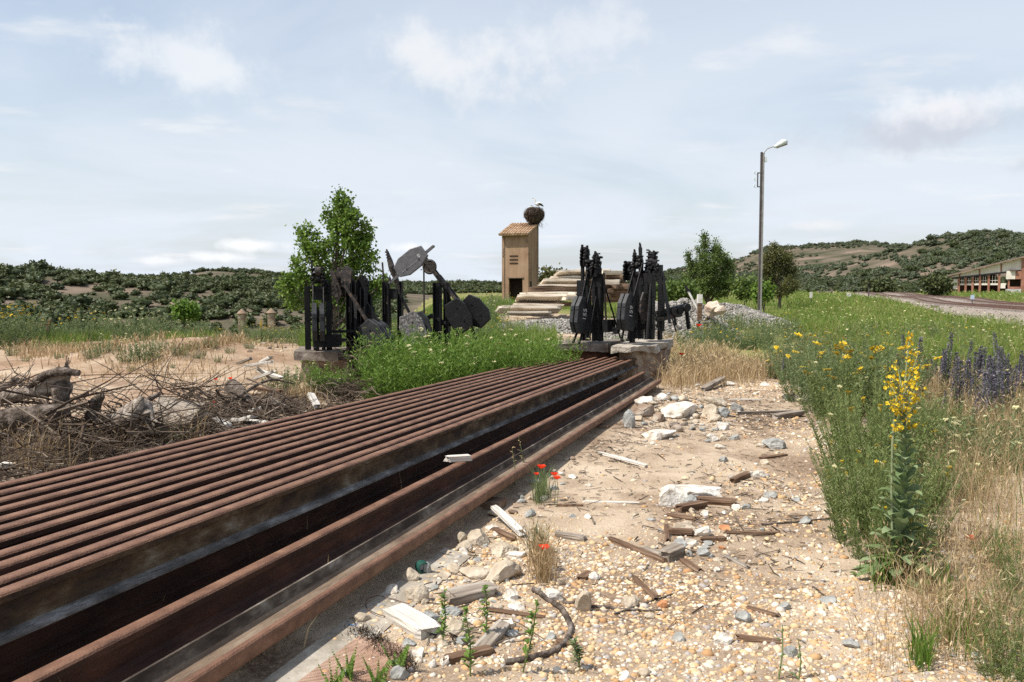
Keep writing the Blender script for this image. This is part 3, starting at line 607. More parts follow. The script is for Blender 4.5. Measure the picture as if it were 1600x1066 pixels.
rod(a, [V(-.42, -.05, 1.05), V(-.38, -.05, .55), V(-.36, -.05, .16)], .012); cross(a, -.3, .16, -.1, .1, .35, .05, 'tie_bar')
a = lframe(615, 530, 15.8, R(-12), 'black point lever with its light grey weight swung up into the sky')
post(a, -.14, 0, 1.14, .13, .08, -.3); post(a, .14, .05, 1.14, .10, .08, -.3); cross(a, 0, .90, -.02, .06, .22, .20)
g = Geo(); 
tube(g, [V(.14, 0, .9), V(.08, 0, 1.15), V(-.02, -.02, 1.42), V(-.06, 0, 1.55), V(-.11, .02, 1.70), V(-.14, .02, 1.78)], [.03, .05, .065, .055, .03, .015], 6)
for k in range(9): box(g, (.03-.018*k, -.02, 1.28+.055*k), (.13-.008*k, .05, .03))
g.build('broken_head', MT['black_rust'], a)
rod(a, [V(-.18, 0, .5), V(-.19, 0, 1.1), V(-.22, 0, 1.52)], .018)
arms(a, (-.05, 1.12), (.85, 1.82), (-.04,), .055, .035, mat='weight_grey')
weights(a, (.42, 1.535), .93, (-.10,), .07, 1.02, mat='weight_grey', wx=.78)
arms(a, (-.05, 1.2), (-.10, .72), (-.05,), .03, .02, mat='black_rust'); arms(a, (.1, .98), (.42, .36), (.0,), .05, .03)
weights(a, (.43, .20), -.4, (-.06,), .07, 1.0, mat='weight_light'); weights(a, (.52, .22), -.3, (.06,), .07, .95)
rod(a, [V(-.06, 0, .8), V(-.05, 0, 0)], .014)
wt = [c for c in a.children if c.name.startswith('weight') and c.data.materials[0] == MT['weight_grey']][0]
g = Geo(); d_, e_ = V(math.sin(.93), 0, math.cos(.93)), V(math.cos(.93), 0, -math.sin(.93)); cW = V(.42, -.139, 1.535)
for k in range(7): q = cW-d_*.26+d_*.055*k+e_*.07; bar(g, q, q+d_*.035, .004, .006, (0, 0, 1))
for k, (u0, v0, u1, v1) in enumerate(((.16, .02, .22, .03), (.16, .06, .22, .03), (.17, -.02, .22, .0), (.17, -.02, .19, .03))): bar(g, cW+d_*u0+e_*v0, cW+d_*u1+e_*v1, .004, .012, (0, 0, 1))
g.build('paint_mark', MT['white_paint'], wt)
a = lframe(693, 522, 15.8, R(-16), 'black point lever with a spoked wheel and two dark weights low on the right')
post(a, -.11, 0, 1.02, .16, .09, -.3); post(a, .07, .06, 1.02, .12, .09, -.3); post(a, .15, -.08, .9, .05, .04, -.3, -.08)
g = Geo(); cw = V(-.28, -.02, 1.33); th = np.arange(25)*2*math.pi/24
tube(g, np.stack([cw[0]+.125*np.cos(th), 0*th+cw[1], cw[2]+.125*np.sin(th)], 1), .028, 7, cap=False); disc(g, cw, (0, 1, 0), .045, .09, 12); disc(g, cw, (0, 1, 0), .12, .03, 24)
for k in range(6): q = k*math.pi/3; bar(g, cw, cw+V(math.cos(q), 0, math.sin(q))*.12, .045, .025, (0, 1, 0))
g.build('wheel', MT['black_rust'], a)
arms(a, (-.44, 1.56), (.02, .98), (-.06, .06), .07, .03, mat='black_rust'); arms(a, (-.12, 1.16), (.42, .52), (-.05, .10), .065, .03, mat='black_rust'); arms(a, (-.05, 1.05), (.24, .48), (.0,), .05, .03)
weights(a, (.36, .38), -.55, (-.10,), .07, .95, mat='black'); weights(a, (.62, .46), -.75, (.10,), .07, .95, mat='black')
rod(a, [V(-.41, 0, 1.45), V(-.41, 0, .45), V(-.41, 0, -.1)], .017); brace(a, V(.3, 0, .2), V(.28, 0, -.4), .06, .03); brace(a, V(.55, .05, .2), V(.66, .05, -.1), .06, .03)
g = Geo(); tube(g, [V(-.38, 0, .28), V(-.25, 0, .36), V(-.12, 0, .30), V(0, 0, .22), V(.22, 0, .2)], .05, 7); g.build('curved_lever', MT['black'], a)
# ------------------------------------------------------------------ transformer tower with the stork's nest
MT['render'] = M('tower_render', [(.3, (.215, .132, .082)), (.45, (.305, .20, .128)), (.58, (.36, .245, .16)), (.72, (.44, .325, .225))], 1.1, 9, .95, .4, 12, stretch=(1, 1, .45), spec=.1)
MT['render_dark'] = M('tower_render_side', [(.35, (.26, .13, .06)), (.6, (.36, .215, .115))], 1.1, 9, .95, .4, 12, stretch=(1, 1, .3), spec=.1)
MT['trim'] = M('tower_trim', [(.3, (.16, .11, .075)), (.6, (.28, .20, .14))], 3, 8, .95, .5, 16)
MT['tile'] = M('roof_tile', [(.3, (.28, .16, .09)), (.5, (.42, .28, .17)), (.68, (.52, .40, .28)), (.8, (.25, .22, .15))], 2.2, 9, .95, .5, 10)
MT['hole'] = M('dark_inside', [(.3, (.02, .012, .008)), (.7, (.05, .03, .02))], 3, 4, .95)
TY = 60.0
pl, pr_ = at(783.5, 460, TY), at(826, 460, TY)
wT = float(np.linalg.norm(pr_-pl)); TYAW = math.atan2(pr_[1]-pl[1], pr_[0]-pl[0])-R(20)
t = empty('transformer_tower', ((pl[0]+pr_[0])/2, (pl[1]+pr_[1])/2, at(800, 462, TY)[2]-.25), 'tall narrow ochre brick tower with tiled sloping roof and dark doorway', 'tower', rotz=TYAW)
wT *= 1.03; dT = 2.35; zF, zB = at(800, 365.5, TY)[2]-t.location[2], at(835, 351, TY+2)[2]-t.location[2]
def slab_wall(name, x0, x1, y0, y1, zf, zb, mat, z0=0):
    g = Geo(); v = [(x0,y0,z0),(x1,y0,z0),(x1,y1,z0),(x0,y1,z0),(x0,y0,zf),(x1,y0,zf),(x1,y1,zb),(x0,y1,zb)]; g.add(v, BOXF); return g.build(name, MT[mat], t)
hw = wT/2; dz = 1.55; dw0, dw1 = -.38*hw-.1, .62*hw-.06
th_ = .22; sl = (zB-zF)/dT
slab_wall('front_wall', -hw, dw0, 0, th_, zF, zF+sl*th_, 'render'); slab_wall('front_wall', dw1, hw, 0, th_, zF, zF+sl*th_, 'render'); slab_wall('front_wall', dw0, dw1, 0, th_, zF, zF+sl*th_, 'render', dz)
slab_wall('side_wall', hw-th_, hw, th_, dT, zF+sl*th_, zB, 'render'); slab_wall('side_wall', -hw, -hw+th_, th_, dT, zF+sl*th_, zB, 'render')
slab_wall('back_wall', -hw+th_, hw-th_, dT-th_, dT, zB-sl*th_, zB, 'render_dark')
g = Geo(); box(g, ((dw0+dw1)/2, .9, dz/2), (dw1-dw0+.3, .05, dz+.3)); g.build('dark_interior', MT['hole'], t)
g = Geo(); box(g, ((dw0+dw1)/2, -.02, dz+.05), (dw1-dw0+.16, .10, .09)); g.build('lintel', MT['trim'], t)
for k in range(3):
    g = Geo(); box(g, (-.10, -.014, zF*.55+.27*k), (.66, .034, .085)); g.build('ventilation_slot', MT['hole'], t)
g = Geo(); box(g, (-hw+.20, -.025, zF*.48), (.035, .05, zF*.96)); g.build('drainpipe', MT['trim'], t)
g = Geo(); box(g, (-hw+.10, -.03, zF*.72), (.10, .06, .55)); box(g, (hw-.08, -.05, zF*.885), (.14, .14, .16)); box(g, (hw-.02, -.03, zF*.70), (.06, .06, .10)); g.build('wire_bracket', MT['trim'], t)
g = Geo(); box(g, (hw+.012, .55, .95), (.02, .42, .75)); g.build('side_hatch', MT['hole'], t)
g = Geo(); box(g, (hw+.02, dT-.18, zB*.5+.03), (.06, .26, zB+.02)); g.build('corner_pilaster', MT['trim'], t)
g = Geo(); box(g, (0, -.035, zF-.05), (2*hw+.14, .09, .14)); g.build('eaves_course', MT['trim'], t)
g = Geo(); n = 11
nrm_ = nrm(V(0, -sl, 1)); al = nrm(V(0, 1, sl))
v0 = V(0, -.42, zF-.42*sl+.07); v1 = V(0, dT+.05, zB+.05*sl+.07)
bar(g, v0+V(0, .04, -.05), v1+V(0, 0, -.05), 2*hw+.12, .05, (0, 0, 1))
for k in range(n):
    x = -hw-.03+(2*hw+.06)*k/(n-1); rows = 7
    for q in range(rows):
        a0 = v0+(v1-v0)*(q/rows); a1 = v0+(v1-v0)*((q+1.15)/rows); jj = rng.normal(0, .012, 2)
        tube(g, [a0+V(x+jj[0], -.0, .025), a1+V(x+jj[1], 0, .0)], [.105, .085], 8, var=rng.random())
g.build('tile_roof', MT['tile'], t)
# nest, standing on the back right corner of the roof
ca, sa = math.cos(TYAW), math.sin(TYAW)
def TL(x, y, z): return V(t.location[0]+x*ca-y*sa, t.location[1]+x*sa+y*ca, t.location[2]+z)
nest_c = TL(hw-.16, dT-.5, 0); nest_c[2] = at(839, 338, TY+2)[2]
g = Geo(); v, f = ico(3); r_ = .66
vv = v*V(.70, .70, .60); vv[:, :2] *= (1+.18*np.clip(vv[:, 2:3], -1, 1)); vv += nrm(v)*vnoise(v*5, 3, 3)[:, None]*.05; vv[:, 2] = np.minimum(vv[:, 2], .47); g.add(vv, f, 0, .15)
vv = None; n = 1900; d = nrm(rng.normal(size=(n, 3))*V(1, 1, .9)); p = d*V(.72, .72, .60)*rng.normal(.98, .07, (n, 1)).clip(.85, 1.25); p[:, :2] *= (1+.18*p[:, 2:3]); p[:, 2] = np.minimum(p[:, 2], .5)
q = nrm(np.cross(d, rng.normal(size=(n, 3)))*1+d*.25); ln = rng.uniform(.15, .38, (n, 1)); stems(g, p-q*ln/2, p+q*ln/2, .022, 0, np.repeat(rng.random(n), 6))
n = 60; p = V(.25, 0, -.5)+rng.normal(size=(n, 3))*V(.2, .2, .12); q = nrm(rng.normal(size=(n, 3))+V(.5, 0, -.8)); stems(g, p, p+q*rng.uniform(.2, .5, (n, 1)), .02, 0, .4)
n = 50; p = V(-.6, -.3, -.62)+rng.normal(size=(n, 3))*V(.3, .25, .03); q = nrm(rng.normal(size=(n, 3))*V(1, 1, .1)); stems(g, p-q*.2, p+q*.2, .022, 0, .6)
nest = g.build('stork_nest', MT['twig'], loc=nest_c); nest.scale = (1.02, 1.0, 1.12); tag(nest, 'big round stick nest on the back corner of the tower roof', 'nest')
MT['stork'] = M('stork_plumage', [(.3, (.62, .60, .55)), (.7, (.78, .76, .72))], 6, 4, .8); MT['stork_black'] = M('stork_flight_feathers', [(.3, (.02, .02, .02)), (.7, (.05, .05, .05))], 6, 4, .6)
MT['bill'] = M('stork_bill', [(.3, (.25, .10, .06)), (.7, (.35, .14, .08))], 6, 4, .6)
tp = nest_c+V(0, 0, .53)
g = Geo(); tube(g, [V(.42, 0, .22), V(.32, 0, .30), V(.15, 0, .34), V(-.02, 0, .30), V(-.12, 0, .33), V(-.16, 0, .46), V(-.155, 0, .60), V(-.17, 0, .69), V(-.21, 0, .72)], [.03, .10, .155, .13, .075, .045, .04, .055, .02], 10)
for y in (-.05, .05): tube(g, [V(.12, y, .25), V(.12, y, .05), V(.10, y, -.03)], [.05, .018, .015], 6)
st = g.build('stork', MT['stork'], loc=tp+V(.22, 0, .02), smooth=True); tag(st, 'white stork with black wing tips standing in the nest', 'stork')
g = Geo()
for y in (-.13, .13): tube(g, [V(.0, y*.8, .36), V(.2, y, .32), V(.38, y*.7, .22), V(.50, y*.4, .14)], [.02, .07, .06, .015], 7)
g.build('wing_feathers', MT['stork_black'], st); g = Geo(); tube(g, [V(-.20, 0, .72), V(-.30, 0, .74), V(-.40, 0, .745)], [.022, .014, .004], 6); g.build('bill', MT['bill'], st)
g = Geo(); tube(g, [V(.14, 0, .02), V(.06, 0, .10), V(-.08, 0, .12), V(-.16, 0, .10), V(-.26, 0, .11)], [.03, .07, .06, .045, .01], 8); s2 = g.build('stork', MT['stork'], loc=tp+V(-.18, .05, .02), smooth=True); tag(s2, 'young stork crouching low at the near rim of the nest', 'stork')
g = Geo(); tube(g, [V(.12, 0, .06), V(0, 0, .19), V(-.14, 0, .17)], [.02, .05, .015], 7); g.build('wing_feathers', MT['stork_black'], s2)

# ------------------------------------------------------------------ stack of old sleepers
def plank(name, p0, p1, w, h, mat, label, cat, group=None, seed=0, jag=.03, ends=.08, rough=.012, segs=14, roll=0.0):
    """a worn baulk between two points: softened edges, splintered ends; local X runs along it"""
    p0, p1 = np.asarray(p0, float), np.asarray(p1, float); ln = np.linalg.norm(p1-p0); r = np.random.default_rng(seed+77)
    k = 12; th = (np.arange(k)+.5)*2*math.pi/k; sx = np.sign(np.cos(th))*np.abs(np.cos(th))**.13; sz = np.sign(np.sin(th))*np.abs(np.sin(th))**.13
    pro = np.stack([sx*w/2, sz*h/2], 1); xs = np.linspace(-ln/2, ln/2, segs); v = []
    for i, x in enumerate(xs):
        q = pro.copy(); end = (i in (0, segs-1)); c = np.full(k, x)
        if end: c = c+np.sign(x)*r.uniform(-ends, ends*.3, k); q = q*r.uniform(.78, .98, (k, 1))
        v.append(np.stack([c, q[:, 0], q[:, 1]], 1))
    v = np.concatenate(v); v[:, 1:] *= (1+vnoise(v*V(1.2, 7/w*.1, 7/h*.05)+seed, seed, 3)[:, None]*(.14 if w < .2 else .05)); v[:, 1] += vnoise(v[:, :1]*2.0+seed, seed+1, 2)*rough*2; v[:, 2] += vnoise(v[:, :1]*2.3+seed, seed+2, 2)*rough
    g = Geo(); i = np.arange(segs-1)[:, None]*k; j = np.arange(k)[None]; jj = (j+1) % k
    g.add(v, np.stack([i+j, i+jj, i+k+jj, i+k+j], -1).reshape(-1, 4)); g.f += [np.array([list(range(k))[::-1]]), np.array([[(segs-1)*k+q for q in range(k)]])]; g.m += [np.zeros(1, np.int32)]*2
    o = g.build(name, MT[mat]); d = nrm(p1-p0); a, b, _ = frame(d)
    if roll: a, b = a*math.cos(roll)+b*math.sin(roll), b*math.cos(roll)-a*math.sin(roll)
    Mx = Matrix(((d[0], -a[0], b[0]), (d[1], -a[1], b[1]), (d[2], -a[2], b[2]))); 
    if Mx.determinant() < 0: Mx = Matrix(((d[0], a[0], b[0]), (d[1], a[1], b[1]), (d[2], a[2], b[2])))
    o.rotation_euler = Mx.to_euler(); o.location = (p0+p1)/2
    if label: tag(o, label, cat, group)
    return o
SLP = [ # px left, px right, y centre, distance, deep (m), thick (px)
    (776, 874, 484.5, 32.5, .28, 7, 'sleeper', 'lowest pale sleeper lying alone in front of the sleeper stack'),
    (810, 905, 475.5, 34.4, .28, 7, 'sleeper_dark', 'brown sleeper under the two wide pale ones at the foot of the stack'),
    (806, 884, 466.5, 34.2, .30, 8, 'sleeper', 'wide pale sleeper forming the lower step of the stack, on top of the brown one'),
    (878, 912, 466, 34.3, .32, 8, 'sleeper', 'short pale baulk butting the lower step beside the weights'),
    (812, 900, 463.0, 34.9, .30, 8, 'sleeper', 'pale sleeper just behind the lower step'),
    (828, 906, 453.0, 35.2, .28, 10, 'sleeper_dark', 'dark weathered sleeper in the middle of the left flank of the stack'),
    (845, 912, 442.0, 35.6, .30, 10, 'sleeper', 'pale sleeper forming the upper left step of the stack'),
    (868, 935, 428.0, 36.0, .28, 7, 'sleeper', 'pale sleeper at the top left end of the stack'),
    (866, 930, 436.0, 36.2, .28, 7, 'sleeper_dark', 'brown sleeper one below the top left one'),
    (938, 975, 425.5, 35.8, .28, 7, 'sleeper', 'grey topped sleeper at the top right of the stack'),
    (898, 955, 424.0, 36.3, .28, 6, 'sleeper', 'topmost sleeper crossing behind the fork heads'),
    (942, 978, 433.0, 36.0, .28, 7, 'sleeper_dark', 'dark sleeper below the top right one'),
    (938, 968, 441.0, 35.4, .28, 8, 'sleeper', 'pale broken sleeper end between the two lever frames'),
    (942, 985, 448.0, 35.8, .28, 9, 'sleeper_dark', 'dark sleeper low on the right of the stack'),
    (900, 985, 458.0, 36.0, .30, 10, 'sleeper_dark', 'lowest dark sleeper on the right of the stack'),
    (905, 980, 468.0, 36.0, .30, 10, 'sleeper_dark', 'buried dark sleeper at the right foot of the stack'),
    (900, 980, 449.0, 36.4, .30, 10, 'sleeper_dark', 'dark sleeper in the core of the stack'),
    (895, 975, 440.0, 36.5, .30, 10, 'sleeper_dark', 'brown sleeper in the core of the stack below the topmost'),
    (885, 970, 431.5, 36.6, .30, 8, 'sleeper_dark', 'brown sleeper at the back under the topmost')]
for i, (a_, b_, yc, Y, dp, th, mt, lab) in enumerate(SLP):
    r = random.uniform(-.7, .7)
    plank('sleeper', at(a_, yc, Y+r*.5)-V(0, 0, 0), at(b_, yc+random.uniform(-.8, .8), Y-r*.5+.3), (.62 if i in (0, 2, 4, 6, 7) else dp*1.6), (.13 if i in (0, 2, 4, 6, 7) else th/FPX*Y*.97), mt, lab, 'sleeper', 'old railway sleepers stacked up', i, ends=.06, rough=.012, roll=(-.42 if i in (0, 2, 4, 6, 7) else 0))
for i, (x0_, x1_, yc, Y) in enumerate(((800, 880, 477.5, 33.6), (822, 905, 459.5, 34.6), (838, 905, 447.5, 35.2), (858, 912, 434.5, 35.8), (790, 860, 489.5, 32.0))):
    plank('sleeper', at(x0_, yc, Y), at(x1_, yc+.8, Y+.4), .42, .09, 'sleeper', 'thin pale board between thicker sleepers on the left steps, ' + ('second from the ground', 'third from the ground', 'fourth from the ground', 'uppermost', 'lowest')[i], 'sleeper', 'old railway sleepers stacked up', 60+i, ends=.08, rough=.015, roll=-.3)
for i, (px, yc, Y) in enumerate(((953, 455, 34.6), (960, 449, 34.6), (948, 464, 34.7), (836, 477, 34.0), (858, 478, 34.2))):
    p = at(px, yc, Y); plank('sleeper', p, p+V(.5, 2.4, .05), .24, .17, 'sleeper_dark', ['end on sleeper facing out between the lever frames, middle one', 'end on sleeper facing out between the lever frames, highest one', 'end on sleeper facing out between the lever frames, lowest one', 'sleeper end in the shade under the brown sleeper, left one', 'sleeper end in the shade under the brown sleeper, right one'][i], 'sleeper', 'old railway sleepers stacked up', 40+i)

# ------------------------------------------------------------------ heaps of ballast
def heap(name, cx, cy, rx, ry, h, label, size, n, seed, yaw=0.0):
    g = Geo(); r = np.random.default_rng(seed); v, f = ico(1); zb = gz(cx, cy)
    rad = np.sqrt(r.random(n)); th = r.uniform(0, 6.283, n); x, y = rad*np.cos(th), rad*np.sin(th); z = h*(1-rad**1.6)*(1+.22*vnoise(np.stack([x, y], 1)*4, seed, 3))
    X = cx+rx*x*math.cos(yaw)-ry*y*math.sin(yaw); Y = cy+rx*x*math.sin(yaw)+ry*y*math.cos(yaw); Z = terrain(X, Y)+z-size*.1
    sc = size*r.uniform(.5, 1.25, (n, 1, 1))*r.uniform(.6, 1.2, (n, 1, 3)); vv = v[None]*(1+r.normal(0, .16, (n, len(v), 1)))*sc
    a = r.uniform(0, 6.283, n); c_, s_ = np.cos(a)[:, None], np.sin(a)[:, None]; vv = np.stack([vv[..., 0]*c_-vv[..., 1]*s_, vv[..., 0]*s_+vv[..., 1]*c_, vv[..., 2]], -1)+np.stack([X, Y, Z], -1)[:, None]
    g.add(vv.reshape(-1, 3), (f[None]+np.arange(n)[:, None, None]*len(v)).reshape(-1, 3), 0, np.repeat(r.random(n), len(v)))
    # the body under the stones
    k = 40; rr = np.linspace(0, 1, 14)[:, None]; tt = np.linspace(0, 6.283, k, endpoint=False)[None]; x, y = rr*np.cos(tt), rr*np.sin(tt)
    X = cx+rx*x*math.cos(yaw)-ry*y*math.sin(yaw); Y = cy+rx*x*math.sin(yaw)+ry*y*math.cos(yaw); Z = terrain(X, Y)+h*(1-rr**1.6)*.97-size*1.1
    I = np.arange(14*k).reshape(14, k); J = np.roll(I, -1, 1); g.add(np.stack([X, Y, Z], -1).reshape(-1, 3), np.stack([I[:-1], J[:-1], J[1:], I[1:]], -1).reshape(-1, 4), 0, .3)
    tag(g.build(name, MT['ballast']), label, 'ballast heap', 'heaps of track ballast', 'stuff')
p = at(880, 500, 31); heap('ballast_heap', p[0]+.6, 31, 4.4, 2.2, .30, 'low spread of grey ballast in front of the sleeper stack', .055, 6000, 2)
p = at(1030, 470, 27); heap('ballast_heap', p[0]+.4, 27.5, 2.6, 2.4, 1.30, 'grey ballast heap right behind the lever frames', .06, 5200, 3)
p = at(1158, 470, 37); heap('ballast_heap', p[0], 38, 3.0, 2.6, .95, 'grey ballast heap below the lamp post', .065, 4200, 4)

# ------------------------------------------------------------------ marker posts and boulder by the heaps
def simple(name, label, cat, mat, fn, group=None, parent=None):
    g = Geo(); fn(g); o = g.build(name, MT[mat], parent)
    return tag(o, label, cat, group) if label else o
MT['post_white'] = M('white_post_paint', [(.35, (.50, .47, .42)), (.6, (.72, .70, .66))], 9, 7, .8, .3)
MT['boulder'] = M('pinkish_boulder', [(.3, (.36, .25, .18)), (.5, (.52, .40, .31)), (.7, (.64, .54, .45))], 3, 9, .95, .9, 10)
Y = 24.; b0 = at(1093, 492, Y)
t2 = empty('marker_post', b0, 'short square post, white above and brown below, beside the boulder', 'post')
def tz(px, py): q = at(px, py, Y)-b0; return q
def f_(g): box(g, (0, 0, .13), (.13, .13, .42))
g = Geo(); box(g, (0, 0, .10), (.125, .125, .50)); g.build('lower_part', MT['wood_brown'], t2); zt = tz(1092, 460)[2]
g = Geo(); box(g, (0, 0, (.35+zt)/2), (.135, .135, zt-.35)); g.build('white_top', MT['post_white'], t2)
q0, q1 = at(1088, 480, 24.5), at(1071, 447, 24.6)
t3 = empty('leaning_rod', (0, 0, 0), 'thin white and dark rod leaning out of the ballast', 'rod')
g = Geo(); tube(g, [q0-(q1-q0)*.5, q0+(q1-q0)*.75], .035, 8); g.build('white_shaft', MT['post_white'], t3); g = Geo(); tube(g, [q0+(q1-q0)*.74, q0+(q1-q0)*1.02], [.05, .03], 8); box(g, q0+(q1-q0)*.78, (.14, .06, .08)); g.build('dark_tip', MT['black'], t3)
def rock(name, p, size, mat, label, cat='rock', group=None, seed=0, cuts=7, rot=None, sub=4, sink=.25):
    r = np.random.default_rng(seed+500); v, f = ico(sub); v = v.copy()
    for _ in range(cuts):
        nn = nrm(r.normal(size=3)); h = r.uniform(.48, .80); dd = v@nn; v = v-np.maximum(dd-h, 0)[:, None]*nn
    v = v*(1+vnoise(v*2.6, seed, 4)[:, None]*.10)+nrm(v)*(vnoise(v*8, seed+1, 3)[:, None]*.030+vnoise(v*21, seed+2, 2)[:, None]*.014)
    v = v/np.abs(v).max(0)*np.asarray(size)/2; a = r.uniform(0, 6.28) if rot is None else rot; tl = r.normal(0, .12, 2)
    g = Geo(); g.add(v, f); o = g.build(name, MT[mat] if isinstance(mat, str) else mat, loc=(p[0], p[1], p[2]+size[2]*(.5-sink))); o.rotation_euler = (tl[0], tl[1], a)
    if label: tag(o, label, cat, group)
    return o
rock('boulder', at(1112, 485, 26)-V(0, 0, .1), (.62, .55, .62), 'boulder', 'pinkish boulder standing between white post and ballast heap', 'boulder', seed=3, rot=.4)
rock('boulder', at(1125, 483, 25.2)-V(0, 0, .1), (.42, .4, .35), 'boulder', 'small pink boulder leaning against the bigger one', 'boulder', seed=5)

# ------------------------------------------------------------------ lamp post
MT['pole'] = M('galvanised_pole', [(.3, (.23, .22, .20)), (.7, (.36, .35, .32))], 5, 7, .6, .15, metal=.1); MT['pole_dark'] = M('dark_pole_edge', [(.3, (.05, .04, .038)), (.7, (.1, .085, .08))], 5, 5, .7)
MT['lamp_shell'] = M('lamp_shell', [(.3, (.55, .60, .60)), (.7, (.72, .76, .76))], 5, 4, .4)
MT['lens'] = M('lamp_lens', [(.3, (.14, .10, .06)), (.7, (.22, .17, .11))], 9, 4, .3)
Y = 47.; b = at(1187, 462, Y); tp = at(1190.5, 238, Y); b[2] = min(b[2], gz(b[0], b[1])); b[2] = gz(b[0], b[1])
lp = empty('lamp_post', b, 'tall slim lamp post with a single curved arm by the track', 'lamp post'); H = tp[2]-b[2]; px_ = Y/FPX
g = Geo(); bar(g, V(-.05, 0, -.2), V(-.05, 0, H), .10, .14, (0, 1, 0)); g.build('dark_flange', MT['pole_dark'], lp)
g = Geo(); bar(g, V(.055, 0, -.2), V(.055, 0, H-.05), .10, .16, (0, 1, 0)); g.build('pole', MT['pole'], lp)
g = Geo(); tube(g, [V(.07, 0, H-.25), V(.12, 0, H+.0), V(.28, 0, H+.2), V(.52, 0, H+.28), V(.78, 0, H+.38)], .028, 8); g.build('arm', MT['pole'], lp)
g = Geo(); tube(g, [V(.66, 0, H+.30), V(.80, 0, H+.34), V(.95, 0, H+.42), V(1.2, 0, H+.56), V(1.40, 0, H+.60), V(1.46, 0, H+.58)], [.06, .10, .155, .20, .13, .03], 12); g.build('lamp_head', MT['lamp_shell'], lp, smooth=True)
g = Geo(); bar(g, V(.86, 0, H+.25), V(1.42, 0, H+.45), .26, .05, (0, 0, 1)); g.build('lens', MT['lens'], lp)
g = Geo(); box(g, (.19, 0, H-.42), (.13, .16, .30)); g.build('junction_box', MT['lamp_shell'], lp)
br = Geo(); z1, z0 = H-1.20, H-2.0
bar(br, V(-.25, 0, z0), V(-.25, 0, z1), .06, .06); 
for z in (z0, z1): bar(br, V(-.28, 0, z), V(-.08, 0, z), .05, .06)
bo = br.build('insulator_bracket', MT['pole_dark'], lp)
for z in (z1-.06, z1-.43, z0-.04):
    g = Geo(); tube(g, [V(-.27, 0, z), V(-.38, 0, z-.03), V(-.44, 0, z+.03), V(-.44, 0, z+.13)], .014, 6); disc(g, V(-.44, 0, z+.12), (0, 0, 1), .045, .11, 10); g.build('insulator', MT['lamp_shell'], bo)

# ------------------------------------------------------------------ running lines on the right
T0 = at(1600, 484, 46.); TD = nrm(V(.330, .944, 0)); TN = V(TD[1], -TD[0], 0)
MT['rail_far'] = M('running_rail', [(.3, (.085, .04, .027)), (.7, (.15, .075, .05))], 3, 6, .6)
MT['tie'] = M('concrete_tie', [(.3, (.19, .155, .13)), (.7, (.30, .255, .22))], 2, 6, .9)
def zline(s): 
    p = T0[None]+TD*np.asarray(s)[:, None]; z = terrain(p[:, 0], p[:, 1]); z = np.maximum(z, .15)+.22; return np.stack([p[:, 0], p[:, 1], z], 1)
sv = np.linspace(-60, 150, 90); PL = zline(sv)
g = Geo(); offs = [-2.6, -1.6, 6.2, 7.8]; dzs = [-.5, 0, 0, -.5]
v = np.stack([PL+TN*o+V(0, 0, z_) for o, z_ in zip(offs, dzs)], 1).reshape(-1, 3); I = np.arange(90*4).reshape(90, 4)
g.add(v, np.stack([I[:-1, :-1], I[:-1, 1:], I[1:, 1:], I[1:, :-1]], -1).reshape(-1, 4))
n = 14000; k = rng.integers(0, 89, n); u = rng.random((n, 1)); o_ = rng.uniform(-3.1, 7.6, n); base = PL[k]*(1-u)+PL[k+1]*u+TN*o_[:, None]; base[:, 2] += np.interp(o_, offs, dzs)
vv, ff = ico(1); vv = vv[None]*rng.uniform(.03, .075, (n, 1, 1))*rng.uniform(.6, 1.2, (n, 1, 3))+base[:, None]
g.add(vv.reshape(-1, 3), (ff[None]+np.arange(n)[:, None, None]*len(ico(1)[0])).reshape(-1, 3), 0, np.repeat(rng.random(n), len(ico(1)[0])))
MT['bed'] = M('trackbed_stone', [(0, (.13, .10, .085)), (.45, (.24, .20, .17)), (.8, (.33, .29, .25)), (1, (.46, .42, .38))], 12, 6, .9, var=.85, spec=.2, coords='World')
tag(g.build('trackbed', MT['bed']), kind='structure')
for ti, (off, lab) in enumerate(((0.0, 'nearer of the two rusty railway tracks crossing the plain on the right'), (4.4, 'farther rusty railway track crossing the plain behind the nearer one'))):
    tr = empty('railway_track', (0, 0, 0), lab, 'railway track', 'running lines')
    for sd_ in (-.75, .75):
        g = Geo(); P = PL+TN*(off+sd_)+V(0, 0, .20); 
        a_ = np.stack([P-TN*.045-V(0, 0, .19), P-TN*.045, P+TN*.045, P+TN*.045-V(0, 0, .19)], 1).reshape(-1, 3); I = np.arange(90*4).reshape(90, 4)
        g.add(a_, np.stack([I[:-1, :-1], I[1:, :-1], I[1:, 1:], I[:-1, 1:]], -1).reshape(-1, 4)); g.build('rail', MT['rail_far'], tr)
    g = Geo()
    for s in np.arange(-25, 120, .62):
        q = zline(np.array([s]))[0]+TN*off; Mx = np.stack([TN, TD, V(0, 0, 1)], 1); box(g, q+V(0, 0, .03), (2.5, .24, .12), Mx)
    o = g.build('sleepers', MT['tie'], tr); o['kind'] = 'stuff'

